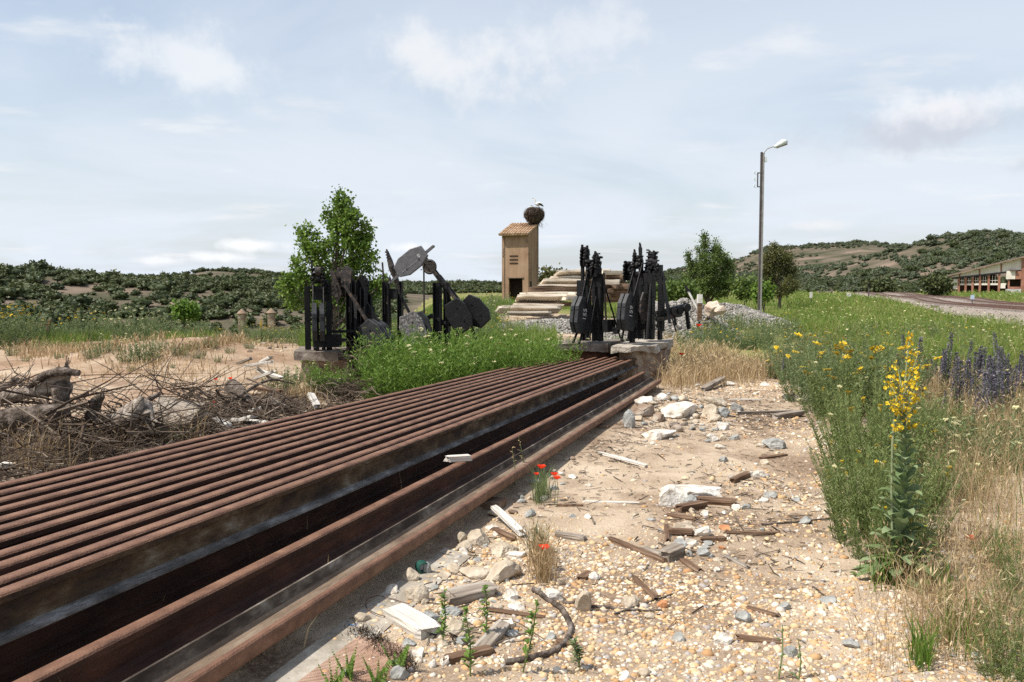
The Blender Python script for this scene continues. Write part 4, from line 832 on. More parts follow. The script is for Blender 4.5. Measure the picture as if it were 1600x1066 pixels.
# ------------------------------------------------------------------ small markers along the line
def marker(px, py, Y, w_, h_, label, plate='post_white', leg=.5):
    p = at(px, py, Y); zg = gz(p[0], p[1]); t = empty('line_marker', (p[0], p[1], zg), label, 'marker', 'markers along the line')
    g = Geo(); tube(g, [V(0, 0, -.1), V(0, 0, p[2]-zg)], .035, 6); g.build('stem', MT['pole_dark'], t); g = Geo(); box(g, (0, -.03, p[2]-zg), (w_, .04, h_)); g.build('plate', MT[plate], t)
MT['sign_blue'] = M('pale_blue_sign', [(.3, (.42, .55, .66)), (.7, (.60, .70, .78))], 8, 4, .6)
marker(1519, 464.5, 62, .28, .34, 'small pale blue square sign in front of the ruined hall', 'sign_blue')
marker(1326, 460.5, 95, .5, .45, 'small white board near the end of the visible track')
marker(1267, 461, 80, .28, .6, 'short white marker stump in the field left of the track')
p = at(1459, 471, 60); rock('white_stone', V(p[0], p[1], zline(np.array([20.]))[0][2]-.05), (.9, .4, .25), 'rock_white', 'white block lying between the rails', 'stone', seed=60)
p = at(1597, 474, 60); rock('white_stone', V(p[0], p[1], gz(p[0], p[1])), (.9, .5, .5), 'rock_white', 'white block beyond the track at the right edge', 'stone', seed=61)
p = at(1357, 460, 90); t = empty('signal_mast', (p[0], p[1], gz(p[0], p[1])), 'thin dark mast standing by the track before the hills', 'mast'); g = Geo(); tube(g, [V(0, 0, -.2), V(0, 0, 1.9)], .07, 6); g.build('pole', MT['pole_dark'], t); g = Geo(); box(g, (0, 0, 1.75), (.22, .18, .4)); g.build('head', MT['black'], t)
p = at(1309, 458, 130); g = Geo(); box(g, (0, 0, 0), (2.6, .4, .10)); box(g, (-1.0, 0, -.4), (.12, .3, .8)); box(g, (1.0, 0, -.4), (.12, .3, .8)); o = g.build('bench', MT['tie'], loc=(p[0]-2, p[1], gz(p[0], p[1])+.72)); tag(o, 'low flat bench like slab by the far track', 'slab')

# ------------------------------------------------------------------ ruined hall
MT['cream'+'_wall'] = M('cream_plaster', [(.3, (.60, .54, .46)), (.6, (.74, .69, .61))], .5, 8, .9, .2, spec=.1); MT['brick_red'] = M('red_brick', [(.3, (.23, .095, .06)), (.6, (.34, .165, .11)), (.8, (.45, .29, .21))], .8, 8, .95, .3)
MT['roof_grey'] = M('hall_roof', [(.3, (.12, .09, .08)), (.7, (.21, .17, .155))], .7, 7, .9); MT['frame_dark'] = M('window_frame_dark', [(.3, (.03, .025, .022)), (.7, (.06, .05, .045))], 4, 4, .7)
MT['graffiti'] = M('scrawled_wall', [(.42, (.20, .18, .18)), (.5, (.48, .46, .46)), (.6, (.62, .60, .58))], 3.2, 5, .9, stretch=(1, 1, 2.2), dist=2.5)
BY = 150.; k_ = BY/FPX; ob = at(1478, 461, BY); zg = gz(ob[0], ob[1])
hall = empty('ruined_hall', (ob[0], ob[1], ob[2]-.1), 'ruined hall with sloping roof, red brick piers and gaping openings', 'hall', rotz=-R(25))
def X(px): return (px-1478)*k_/1.13
def Z(py): return (461-py)*k_+.1
XE = X(1591); DEP = 16.
def hb(name, x0, x1, z0, z1, y0, y1, mat, parent=hall):
    g = Geo(); box(g, ((x0+x1)/2, (y0+y1)/2, (z0+z1)/2), (x1-x0, y1-y0, z1-z0)); return g.build(name, MT[mat], parent)
g = Geo(); prism(g, [(X(1479), Z(436)), (X(1479), Z(433.5)), (XE, Z(405.5)), (XE, Z(423.5))], V(0, .15, 0), V(1, 0, 0), V(0, 0, 1), V(0, 1, 0), .3); gw = g.build('gable_wall', MT['cream_wall'], hall)
for px, y0, y1 in ((1560, 414, 428), (1528, 421, 430.5), (1498, 429, 434)): hb('wall_pier', X(px)-.12, X(px)+.12, Z(y1), Z(y0), -.06, .0, 'brick_red')
g = Geo(); a0, a1 = V(X(1474), DEP/2-.4, Z(432)), V(X(1594), DEP/2-.4, Z(402.5)); bar(g, a0, a1, DEP+1, .18, (0, 0, 1)); g.build('roof', MT['roof_grey'], hall)
g = Geo(); bar(g, V(X(1474), -.95, Z(433)), V(X(1594), -.95, Z(403.6)), .16, .28, (0, 1, 0)); g.build('roof_edge', MT['trim'], hall)
g = Geo(); bar(g, V(X(1478), .0, Z(436.2)), V(XE, .0, Z(424.2)), .3, .25, (0, 1, 0)); g.build('edge_beam', MT['frame_dark'], hall)
cols = [1486.5, 1497, 1507.5, 1518, 1529, 1542, 1557.5]
for px in cols: hb('brick_pier', X(px)-.17, X(px)+.17, -.6, Z(436-(px-1478)*.104)-.1, -.12, .25, 'brick_red')
hb('rear_wall', X(1480), XE, -.6, Z(444), 7.0, 7.2, 'brick_dark'); hb('floor_band', X(1497), X(1568), Z(446), Z(443.2), .02, .3, 'cream_wall')
hb('left_wall', X(1480), X(1496), Z(452), Z(436.5), .05, .2, 'cream_wall')
for i in range(1, len(cols)-1):
    x0, x1 = X(cols[i])+.17, X(cols[i+1])-.17; zt = Z(436-(cols[i]-1478)*.104)
    w_ = hb('window', x0, x1, Z(443), Z(442.5), .08, .16, 'frame_dark'); 
    for q in (.33, .66): hb('mullion', x0+(x1-x0)*q-.03, x0+(x1-x0)*q+.03, Z(442.5), zt-.25, .08, .14, 'cream_wall', w_)
    hb('transom', x0, x1, Z(439.2), Z(438.6), .07, .15, 'cream_wall', w_)
    hb('dark_backing', x0-.1, x1+.1, Z(443), zt, 3.0, 3.1, 'hole', w_)
hb('block_wall', X(1567.5), X(1580.5), Z(437), Z(424.6), -.35, .1, 'cream_wall'); hb('brick_panel', X(1580.5), X(1590), Z(437), Z(425.2), -.3, .1, 'brick_red'); hb('canopy', X(1572), X(1582), Z(424.2), Z(422.6), -.8, .1, 'roof_grey')
hb('brick_panel', X(1573), X(1590), Z(452), Z(448.5), -.1, .1, 'brick_red'); hb('brick_pier', X(1570.5), X(1573), Z(452), Z(437), -.15, .2, 'brick_red'); hb('brick_pier', X(1589.5), X(1594), -.6, Z(405), -.25, .3, 'brick_red'); hb('dark_backing', X(1573), X(1590), Z(448.5), Z(437), 1.5, 1.6, 'hole')
hb('graffiti_wall', X(1567), X(1589.5), -.6, Z(452), -.6, -.35, 'graffiti'); hb('white_wall', X(1558), X(1567), Z(451), Z(444), .0, .1, 'cream_wall')
hb('side_wing', X(1594), X(1640), Z(440), Z(420), .3, 6, 'cream_wall'); hb('side_wing_wall', X(1594), X(1640), -.6, Z(440), 1.2, 6, 'brick_dark')
for px in (1603, 1618, 1634): hb('brick_pier', X(px), X(px+3), -.6, Z(440), .3, .6, 'brick_red')

# ------------------------------------------------------------------ two little stone huts at the valley rim
for i, (px, py, lab) in enumerate(((378, 489, 'small stone hut with conical tiled roof at the valley rim, left one'), (424, 488, 'small stone hut with conical tiled roof at the valley rim, right one'))):
    p = at(px, py, 31); p[2] = gz(p[0], p[1]); zt = at(px, py-3, 31)[2]-p[2]; t = empty('stone_hut', p, lab, 'hut', 'huts at the valley rim')
    g = Geo(); box(g, (0, 0, (zt-.1)/2-.25), (.24, .24, zt-.1+.5)); g.build('wall', MT['pier'], t); g = Geo(); disc(g, V(0, 0, zt-.10), (0, 0, 1), .20, .04, 16); tube(g, [V(0, 0, zt-.09), V(0, 0, zt+.06), V(0, 0, zt+.08)], [.19, .04, .01], 14); g.build('roof', MT['trim'], t)
p = at(64, 520, 24); t = empty('wooden_trestle', (p[0], p[1], gz(p[0], p[1])), 'dark wooden trestle half hidden in weeds at the far left', 'trestle'); g = Geo()
bar(g, V(-.35, 0, -.1), V(-.35, 0, .55), .08, .08); bar(g, V(.15, 0, -.1), V(.28, 0, .62), .08, .08); bar(g, V(-.45, 0, .5), V(.3, 0, .46), .09, .07); bar(g, V(-.4, 0, .15), V(.25, 0, .1), .08, .05); g.build('frame', MT['sleeper_dark'], t)
# ------------------------------------------------------------------ trees
def tree(name, base, blobs, Y, mat, label, cat='tree', group=None, n=6000, leaf=.07, trunk=.07, twig=.16, seed=1, depth=1.0, bark='bark', wd=.75):
    """blobs: crown masses (px, py, half width, half height) at distance Y"""
    r = np.random.default_rng(seed); k = Y/FPX; t = empty(name, base, label, cat, group); g = Geo(); lf = Geo(); base = np.asarray(base)
    cs = []; rs = []
    for px, py, a, b in blobs:
        q = at(px, py, Y); off = r.uniform(-.6, .6)*a*k*depth*1.2; cs.append(q-base+V(0, off, 0)); rs.append(V(a*k, a*k*depth, b*k))
    cs, rs = np.array(cs), np.array(rs)*(.86 if name == 'poplar_tree' else 1); top = cs[np.argmax(cs[:, 2])]
    sp_ = [V(0, 0, -.2), V(.02, 0, top[2]*.25), top*V(.5, .5, .55), top*V(.9, .9, .85), top+V(0, 0, rs[np.argmax(cs[:, 2])][2]*.7)]
    tube(g, sp_, [trunk, trunk*.85, trunk*.6, trunk*.35, trunk*.12], 8)
    for c in cs:
        s0 = V(0, 0, max(.15, min(c[2]*.35, top[2]*.45))); m_ = (s0+c)/2+r.normal(0, .06, 3)*np.linalg.norm(c)*.3; tube(g, [s0, m_, c], [trunk*.5, trunk*.32, trunk*.1], 6)
    vol = (rs[:, 0]*rs[:, 2])**1.0; pick = r.choice(len(cs), n, p=vol/vol.sum())
    # leaves hang in sprays along short twigs, thicker towards the outside
    ns = max(n//22, 8); sp = r.choice(len(cs), ns, p=vol/vol.sum()); d = nrm(r.normal(size=(ns, 3))); rad = r.uniform(.25, 1.0, (ns, 1))**.55
    sc = cs[sp]+d*rad*rs[sp]; tw = nrm(d*V(1, 1, .6)+V(0, 0, .55)+r.normal(0, .35, (ns, 3))); tl = twig*r.uniform(.6, 1.5, ns)
    stems(g, sc-tw*tl[:, None]*.6, sc+tw*tl[:, None]*.5, leaf*.10)
    i = r.integers(0, ns, n); u = r.uniform(-.55, .6, (n, 1)); p = sc[i]+tw[i]*tl[i][:, None]*u+r.normal(0, leaf*.75, (n, 3))
    dr = nrm(r.normal(size=(n, 3))+V(0, 0, -.25)+d[i]*.5); tone = np.clip(r.normal(.45, .2, ns)[i]+r.normal(0, .15, n), 0, 1)
    leaves(lf, p, dr, leaf*r.uniform(.7, 1.3, n), leaf*wd*r.uniform(.7, 1.2, n), 0, tone)
    g.build('trunk', MT[bark], t); lf.build('crown', MT[mat], t); return t
Y = 21.; b = at(520, 515, Y); b = onG(b[0], Y)
tree('poplar_tree', b, [(530, 305, 10, 15), (537, 318, 14, 14), (524, 340, 24, 24), (552, 345, 14, 20), (535, 372, 32, 24), (483, 375, 17, 20), (470, 362, 9, 12), (497, 395, 24, 24), (570, 365, 14, 22), (560, 388, 26, 22), (525, 415, 45, 26), (468, 425, 18, 18), (575, 412, 16, 18), (490, 445, 32, 24), (545, 450, 38, 26), (452, 448, 16, 14), (458, 412, 9, 8), (580, 455, 20, 18), (600, 440, 12, 12), (510, 478, 40, 18), (560, 482, 34, 16), (462, 470, 20, 14)],
     Y, 'leaf_fresh', 'bright green young poplar rising behind the left lever frames', n=13500, leaf=.088, trunk=.07, twig=.22, seed=4, depth=.9, wd=.85)
Y = 62.; b = at(1106, 462, Y); b = onG(b[0], Y)
tree('poplar_tree', b, [(1102, 376, 8, 12), (1100, 392, 12, 14), (1119, 388, 8, 14), (1122, 402, 12, 16), (1076, 404, 7, 12), (1083, 416, 12, 16), (1103, 412, 20, 20), (1134, 408, 9, 14), (1137, 425, 14, 18), (1078, 435, 13, 18), (1105, 436, 26, 20), (1133, 444, 17, 15), (1090, 453, 22, 10), (1122, 455, 24, 10)],
     Y, 'leaf_mid', 'broad dark green tree with several peaks left of the lamp post', n=15000, leaf=.15, trunk=.16, twig=.38, seed=7, wd=.6, depth=.8)
Y = 66.; b = at(1218, 462, Y); b = onG(b[0], Y)
tree('poplar_tree', b, [(1212, 388, 9, 10), (1222, 398, 14, 14), (1204, 405, 13, 14), (1198, 420, 13, 15), (1230, 412, 13, 15), (1237, 428, 11, 14), (1215, 425, 20, 18), (1205, 442, 18, 15), (1230, 445, 18, 14), (1217, 455, 22, 8)],
     Y, 'leaf_olive', 'olive brown tree standing right of the lamp post', n=11000, leaf=.15, trunk=.14, twig=.4, seed=9, wd=.55, depth=.8)
BUSH = [(1163, 450, 18, 12, 60, 'leaf_mid', 'low round bush between the big tree and the lamp post'), (1193, 455, 10, 9, 49, 'leaf_fresh', 'small light green bush at the foot of the lamp post'),
        (1460, 446, 19, 15, 115, 'scrub', 'dense round dark bush in front of the ruined hall'), (1376, 449, 19, 9, 150, 'scrub', 'greyish bush beyond the tracks left of the round dark one'), (1040, 455, 32, 12, 58, 'leaf_mid', 'green hedge like thicket behind the lever frames'), (1066, 456, 16, 9, 57, 'leaf_mid', 'green bush at the left foot of the broad tree'),
        (858, 438, 14, 14, 75, 'leaf_olive', 'grey green bush behind the tower beside the sleepers'), (875, 444, 10, 8, 78, 'leaf_olive', 'small bush behind the sleeper stack'), (288, 487, 17, 12, 34, 'weed', 'light green bush on the valley rim')]
for i, (px, py, a_, b_, Y, mt, lab) in enumerate(BUSH):
    p = at(px, py+b_, Y); p = onG(p[0], Y); k = Y/FPX
    tree('bush', p, [(px, py, a_, b_)]+[(px+random.uniform(-.6, .6)*a_, py+random.uniform(-.3, .5)*b_, a_*.5, b_*.6) for _ in range(4)], Y, mt, lab, 'bush', n=2200, leaf=.0042*Y, trunk=.04, twig=.008*Y, seed=20+i)

# ------------------------------------------------------------------ scrub on the hillsides
def scrub_mesh(seed, n, lf):
    r = np.random.default_rng(seed); g = Geo(); v, f = ico(2)
    cl = [(V(0, 0, .42), V(.42, .42, .38))]+[(np.append(r.uniform(-.32, .32, 2), r.uniform(.25, .62)), r.uniform(.22, .34, 3)) for _ in range(5)]
    for c, s_ in cl: g.add(c+v*s_*.80*(1+vnoise(v*3, seed, 2)[:, None]*.12), f, 0, .22)
    i = r.integers(0, len(cl), n); d = nrm(r.normal(size=(n, 3))); c = np.array([q[0] for q in cl])[i]; s_ = np.array([q[1] for q in cl])[i]
    p = c+d*s_*r.uniform(.72, 1.0, (n, 1)); leaves(g, p-0, nrm(d+r.normal(0, .8, (n, 3))), lf*r.uniform(.6, 1.3, n), lf*.8, 0, np.clip(r.normal(.5, .22, n), 0, 1)); return g
def scatter_hill(n, rlo, rhi, azlo, azhi, seed, dens, thr, sg=.25):
    r = np.random.default_rng(seed); az = np.radians(r.uniform(azlo, azhi, n)); q = np.sqrt(r.uniform(rlo**2, rhi**2, n)); x, y = q*np.sin(az), q*np.cos(az)
    z, hm, Lm = terrain(x, y, True); nz = vnoise(np.stack([x, y], 1)*dens, seed, 4); k = ((hm | (Lm > .5)) & (nz > thr+r.normal(0, sg, n))); return np.stack([x, y, z], 1)[k], q[k]
protos = [scrub_mesh(100+i, 800, .105).mesh('scrub') for i in range(4)]
for m_ in protos: m_.materials.append(MT['scrub'])
lo = [scrub_mesh(120+i, 150, .20) for i in range(4)]
def big_of(pts, q, size): return size/q
L1, q1 = scatter_hill(5600, 75, 305, -44, -8, 5, .020, -.22, .45); R1, q2 = scatter_hill(9000, 215, 570, 17, 38, 6, .022, .16, .45); R2, q3 = scatter_hill(8000, 430, 1000, 8, 36, 7, .012, .14, .45); L2, q4 = scatter_hill(4200, 430, 920, -36, 12, 8, .01, -.2)
_n, _q = scatter_hill(520, 62, 150, -44, -8, 15, .03, -.5); L1, q1 = np.concatenate([L1, _n]), np.concatenate([q1, _q])
def bare(P, q, px0, py0, a, b):
    px, py = 800+FPX*P[:, 0]/P[:, 1], 457-FPX*(P[:, 2]+1.5-CAMH)/P[:, 1]; k = (((px-px0)/a)**2+((py-py0)/b)**2 > 1) | (np.random.default_rng(2).random(len(P)) < .16); return P[k], q[k]
for e in ((160, 452, 85, 13), (345, 457, 30, 6)): L1, q1 = bare(L1, q1, *e)
for e in ((1290, 392, 70, 6), (1360, 412, 50, 8), (1420, 395, 18, 7), (1180, 402, 30, 6), (1300, 425, 50, 5)): R2, q3 = bare(R2, q3, *e); R1, q2 = bare(R1, q2, *e)
rr = np.random.default_rng(3)
sz = [rr.lognormal(.95, .32, len(L1)).clip(1.2, 5), rr.lognormal(.82, .32, len(R1)).clip(1.0, 4.6), rr.lognormal(.92, .32, len(R2)).clip(1.2, 5), rr.uniform(3.0, 6.5, len(L2))]
def individuals(P, q, s_, k, label, group):
    o_ = np.argsort(-s_/q); sel = o_[:k]
    for j in sel:
        o = bpy.data.objects.new('hillside_bush', protos[rr.integers(4)]); C.objects.link(o); o.location = P[j]-V(0, 0, s_[j]*.06); o.scale = (s_[j]*rr.uniform(.9, 1.3), s_[j]*rr.uniform(.9, 1.3), s_[j]*rr.uniform(.65, .95)); o.rotation_euler = (0, 0, rr.uniform(0, 6.28)); tag(o, label, 'bush', group)
    return o_[k:]
restL = individuals(L1, q1, sz[0], 160, 'round dark evergreen bush among many on the valley slope at left', 'bushes on the left valley slope'); restR = individuals(R1, q2, sz[1], 140, 'dark round shrub dotted on the dry hill behind the ruined hall', 'shrubs on the right hill')
def mass(name, sets, label, mat):
    g = Geo()
    for P, s_ in sets:
        for kk in range(4):
            idx = np.arange(len(P))[np.arange(len(P)) % 4 == kk]
            if not len(idx): continue
            v = np.concatenate(lo[kk].v); n = len(idx); a = rr.uniform(0, 6.28, n); c_, s2 = np.cos(a)[:, None], np.sin(a)[:, None]
            S_ = s_[idx][:, None]*np.stack([rr.uniform(.9, 1.3, n), rr.uniform(.9, 1.3, n), rr.uniform(.65, .95, n)], 1); vv = v[None]*S_[:, None]; vv = np.stack([vv[..., 0]*c_-vv[..., 1]*s2, vv[..., 0]*s2+vv[..., 1]*c_, vv[..., 2]], -1)+(P[idx]-V(0, 0, .2))[:, None]
            av = np.concatenate(lo[kk].a)[None]*.75+rr.normal(.12, .14, (n, 1)); off = g.n; g.v.append(vv.reshape(-1, 3)); g.a.append(np.clip(av, 0, 1).ravel())
            for f, m_ in zip(lo[kk].f, lo[kk].m): g.f.append((f[None]+(np.arange(n)*len(v))[:, None, None]+off).reshape(-1, f.shape[1]).astype(np.int32)); g.m.append(np.tile(m_, n))
            g.n += n*len(v)
    tag(g.build(name, MT[mat]), label, 'scrub', None, 'stuff')
mass('hillside_scrub', [(L1[restL], sz[0][restL]), (L2, sz[3])], 'dark evergreen scrub covering the valley slopes at left', 'scrub')
mass('hillside_scrub', [(R1[restR], sz[1][restR]), (R2, sz[2])], 'dark scrub speckling the dry hills at right', 'scrub_far')

# ------------------------------------------------------------------ plants
def clump(label, cat, group, name, n, h, spread, leafmat_, flower=None, nf=0, seed=1, ll=.085, lw=.012, per=26, lean=.35, fsize=.035, sep=False):
    """a clump of upright stems with feathery leaves; flat flower heads as a part"""
    global rng
    r = rng = np.random.default_rng(seed); t = empty(name, (0, 0, 0), label, cat, group); g = Geo()
    th = r.uniform(0, 6.283, n); rad = spread*np.sqrt(r.random(n))*.45; b = np.stack([rad*np.cos(th), rad*np.sin(th), np.full(n, -.05)], 1); H = h*r.uniform(.6, 1.05, n)
    dr = np.stack([np.cos(th), np.sin(th), 0*th], 1)*(rad/spread*lean*2)[:, None]+r.normal(0, .09, (n, 3))*V(1, 1, 0); mid = b+(dr*.4+V(0, 0, .5))*H[:, None]; tip = b+(dr+V(0, 0, 1))*H[:, None]
    stems(g, b, mid, .008, 0, .35); stems(g, mid, tip, .006, 0, .4)
    m = n*per; i = r.integers(0, n, m); u = r.uniform(.04, .97, (m, 1)); p = np.where(u < .5, b[i]+(mid[i]-b[i])*u*2, mid[i]+(tip[i]-mid[i])*(u-.5)*2); a = r.uniform(0, 6.283, m)
    d = np.stack([np.cos(a), np.sin(a), r.uniform(.3, 1.5, m)], 1); tone = np.clip(.25+.45*u[:, 0]+r.normal(0, .16, m), 0, 1)
    leaves(g, p, d, ll*r.uniform(.5, 1.3, m)*(1.15-.6*u[:, 0]), lw*r.uniform(.7, 1.3, m), 0, tone)
    s_ = r.choice(n, min(nf, n), replace=False) if flower else []
    for q in tip[s_] if flower else []:
        gg = Geo() if sep else g; mi = 0 if sep else 1
        k = 14; aa = r.uniform(0, 6.283, k); fs = fsize*r.uniform(.7, 1.15); rr_ = fs*np.sqrt(r.random(k)); c = q+np.stack([rr_*np.cos(aa), rr_*np.sin(aa), r.normal(.003, .003, k)], 1); f_ = fs*.36; tl = r.normal(0, .22, 2)
        v = np.stack([c+V(-f_, -f_*.3, 0), c+V(0, -f_, 0), c+V(f_, .3*f_, .002), c+V(0, f_, 0)], 1); v[..., 2] += (v[..., 0]-q[0])*tl[0]+(v[..., 1]-q[1])*tl[1]
        gg.add(v.reshape(-1, 3), np.arange(4*k).reshape(k, 4), mi, np.repeat(r.random(k), 4)); v2 = v.copy(); v2[..., 2] -= fs*.28; gg.add(v2.reshape(-1, 3), np.arange(4*k).reshape(k, 4), mi, np.repeat(r.random(k)*.3, 4))
        if sep:
            cc = c[:5]; stems(gg, np.repeat((q-V(0, 0, .05))[None], 5, 0), cc, .003, 0, .0); gg.build('flower_head', MT[flower], t)
    g.build('foliage', [MT[leafmat_], MT[flower or 'cream']], t)
    return t
K = {}
K['yellow_far'] = [clump('feathery yarrow clump with deep yellow flat heads on the rim of the sandy bank', 'plant', 'yarrow clumps on the left bank', 'yarrow_clump', 46, .95, .9, 'weed_grey', 'yellow' if s == 1 else 'cream', 16, s, .12, .016, 24) for s in (1, 2)]
K['weed'] = [clump('tall bright green weed clump behind the rail stack', 'plant', 'bright green weeds behind the rails', 'weed_clump', 60, 1.0, .85, 'weed', 'cream', 7, s+10, .15, .017, 30, .4) for s in (1, 2)]
K['near'] = [clump('dark feathery yarrow clump along the right edge of the gravel path', 'plant', 'yarrow clumps beside the gravel path', 'yarrow_clump', 38, .88, .62, 'weed_dark', f, 5, s+20, .075, .009, 70, .45, .024, True) for s, f in ((1, 'yellow'), (2, 'cream'))]
K['field'] = [clump('pale flowered yarrow clump standing in the meadow', 'plant', 'yarrow clumps in the meadow', 'yarrow_clump', 44, .85, .9, 'weed_grey', f, 13, s+30, .12, .016, 22) for s, f in ((1, 'cream'), (2, 'yellow'))]
K['tall'] = [clump('tall yarrow clump topped with big deep yellow flat heads beside the far path', 'plant', 'tall yellow yarrow clumps by the path', 'yarrow_clump', 44, .98, .7, 'weed_grey', 'yellow', 5, 36+s, .10, .012, 40, .4, .055, True) for s in (1, 2)]
K['tuft'] = [clump('small green weed tuft on bare earth left of the rails', 'plant', 'small weeds on bare ground', 'weed_clump', 26, .5, .5, 'weed_grey', 'cream', 4, 41, .09, .014, 22)]
used = set()
def put(kind, x, y, sc=1.0, label=None, z=None, which=None):
    w_ = random.randrange(len(K[kind])) if which is None else which; o = K[kind][w_]; loc = onG(x, y) if z is None else V(x, y, z); s_ = (sc*random.uniform(.9, 1.15), sc*random.uniform(.9, 1.15), sc*random.uniform(.72, 1.16))
    if (kind, w_) in used: o = copytree(o, loc, random.uniform(0, 6.28), s_)
    else: used.add((kind, w_)); o.location = loc; o.scale = s_; o.rotation_euler.z = random.uniform(0, 6.28)
    if label: o['label'] = label
    return o
LAB = {}
def row(kind, pts, label=None):
    for px, py, Y, sc in pts:
        p = at(px, py, Y); put(kind, p[0], Y, sc, label)
# bright weeds behind the stack
for px, Y, sc in [(598, 12.6, .9), (618, 12.1, 1.0), (645, 11.7, 1.0), (668, 12.3, 1.02), (690, 12.0, .85), (712, 12.4, .95), (735, 12.8, .95), (755, 12.5, .85), (778, 13.2, .85), (800, 13.0, .9), (822, 13.5, .85), (845, 13.9, .85), (868, 14.4, .8), (610, 13.6, 1.0), (640, 13.4, 1.0), (675, 13.7, .95), (705, 14.2, .95), (740, 14.2, .9), (770, 14.8, .85), (805, 14.8, .85), (835, 15.3, .8), (862, 15.6, .8), (590, 11.7, .6), (505, 12.5, .62), (520, 12.3, .5), (632, 15.0, .9), (690, 15.5, .8), (745, 16.2, .8), (890, 17.5, .7), (945, 18.2, .8), (955, 19, .7)]:
    p = at(px, 500, Y); put('weed', p[0], Y, sc)
# left bank
for px, Y, sc in [(15, 22, 1.2), (40, 23, 1.1), (95, 24, .95), (130, 23.5, 1.1), (150, 25, .9), (205, 23, 1.15), (222, 24, 1.0), (255, 24.5, .85), (300, 25.5, .7), (325, 25, .8), (350, 26, .7), (385, 26, .75), (410, 25, .65), (440, 25, .7), (465, 25, .7), (-15, 22, 1.2), (70, 25.5, .9), (180, 26, .9), (280, 26.5, .7), (430, 27, .6), (240, 26, .8), (478, 24, .7), (-60, 22, 1.2), (-110, 23, 1.2)]:
    p = at(px, 500, Y); put('yellow_far', p[0], Y, sc, which=0 if px < 140 or random.random() < .3 else 1)
for px, Y, sc in [(575, 19, .75), (598, 20, .9), (640, 22, 1.0), (600, 24, 1.0), (665, 24, .9), (650, 19, .8), (740, 24, 1.05), (765, 26, 1.1), (790, 25, .85), (700, 27, 1.0), (735, 30, 1.1), (775, 31, 1.1), (805, 29, .7), (720, 21, .75), (590, 27, 1.0), (680, 31, 1.0), (755, 36, 1.2), (640, 28, 1.0), (560, 25, .8), (630, 34, 1.1), (780, 40, 1.1), (700, 38, 1.1), (820, 26.5, .55)]:
    p = at(px, 480, Y); put('field', p[0], Y, sc, 'pale or yellow flowered yarrow clump among the weeds before the tower')
for px, py, sc in [(158, 553, .85), (225, 563, 1.1), (200, 566, .8), (235, 566, .9), (282, 556, .7), (145, 560, .6), (440, 610, 1.0), (452, 604, .8), (128, 548, .5), (270, 690, .45), (290, 686, .4), (310, 560, .5), (20, 556, .5), (60, 548, .6), (95, 560, .4), (250, 548, .6), (330, 545, .6), (360, 552, .4), (180, 548, .5), (115, 545, .6), (40, 565, .35), (300, 546, .5), (390, 545, .5), (205, 580, .3), (340, 566, .3), (495, 615, .6), (540, 590, .7), (270, 575, .25), (75, 545, .5)]:
    p = G(px, py); put('tuft', p[0], p[1], sc)
# right side of the path
for px, py, sc in [(1310, 655, 1.0), (1345, 640, 1.05), (1370, 650, 1.05), (1330, 690, .9), (1362, 720, .95), (1345, 760, .8), (1385, 770, .85), (1330, 800, .55), (1370, 830, .7), (1400, 720, .85), (1290, 610, .9), (1320, 605, 1.05), (1355, 610, 1.05), (1390, 640, .9), (1300, 585, .9), (1340, 585, 1.0), (1380, 590, .9), (1335, 735, .75), (1420, 800, .6), (1450, 690, .65), (1480, 730, .55), (1350, 850, .62), (1372, 878, .5), (1345, 815, .6), (1440, 850, .36), (1392, 850, .6), (1405, 880, .34)]:
    p = G(px, py); put('near', p[0], p[1], sc)
for px, py, sc in [(1585, 1010, .30), (1596, 1055, .34), (1562, 1062, .26), (1600, 930, .34), (1590, 720, .5), (1575, 960, .22)]:
    p = G(px, py); put('near', p[0], p[1], sc, 'low dark green leafy weed at the right edge of the gravel', which=1)
for px, Y, sc in [(1262, 11.6, .95), (1285, 10.6, .95), (1308, 11.2, 1.0), (1330, 10.4, 1.0), (1352, 11.0, 1.0), (1375, 10.3, 1.0), (1398, 11.2, .9), (1420, 12.0, .9), (1275, 13, .95), (1320, 13.2, 1.0), (1250, 14.5, .9), (1218, 15.8, .9)]:
    p = at(px, 520, Y); put('tall', p[0], Y, sc)
for _ in range(34):
    px, py = random.gauss(1510, 60), random.gauss(690, 60)
    if px < 1430 or py > 830 or py < 600: continue
    p = G(px, py); put('tuft', p[0], p[1], random.uniform(.5, 1.0), 'green weed tuft among the dry grass behind the mullein')
for _ in range(46):
    Y = random.uniform(15, 34); px = random.uniform(1085, 1560); p = at(px, 520, Y)
    if px < 1270 and Y < 17.5: continue
    put('field', p[0], Y, random.uniform(.7, .95))
for px, py, sc in [(1083, 560, .9), (1100, 545, .9), (1065, 540, .8), (1135, 535, .9), (1160, 545, .7)]:
    p = G(px, py); put('field', p[0], p[1], sc)
rng = np.random.default_rng(21)

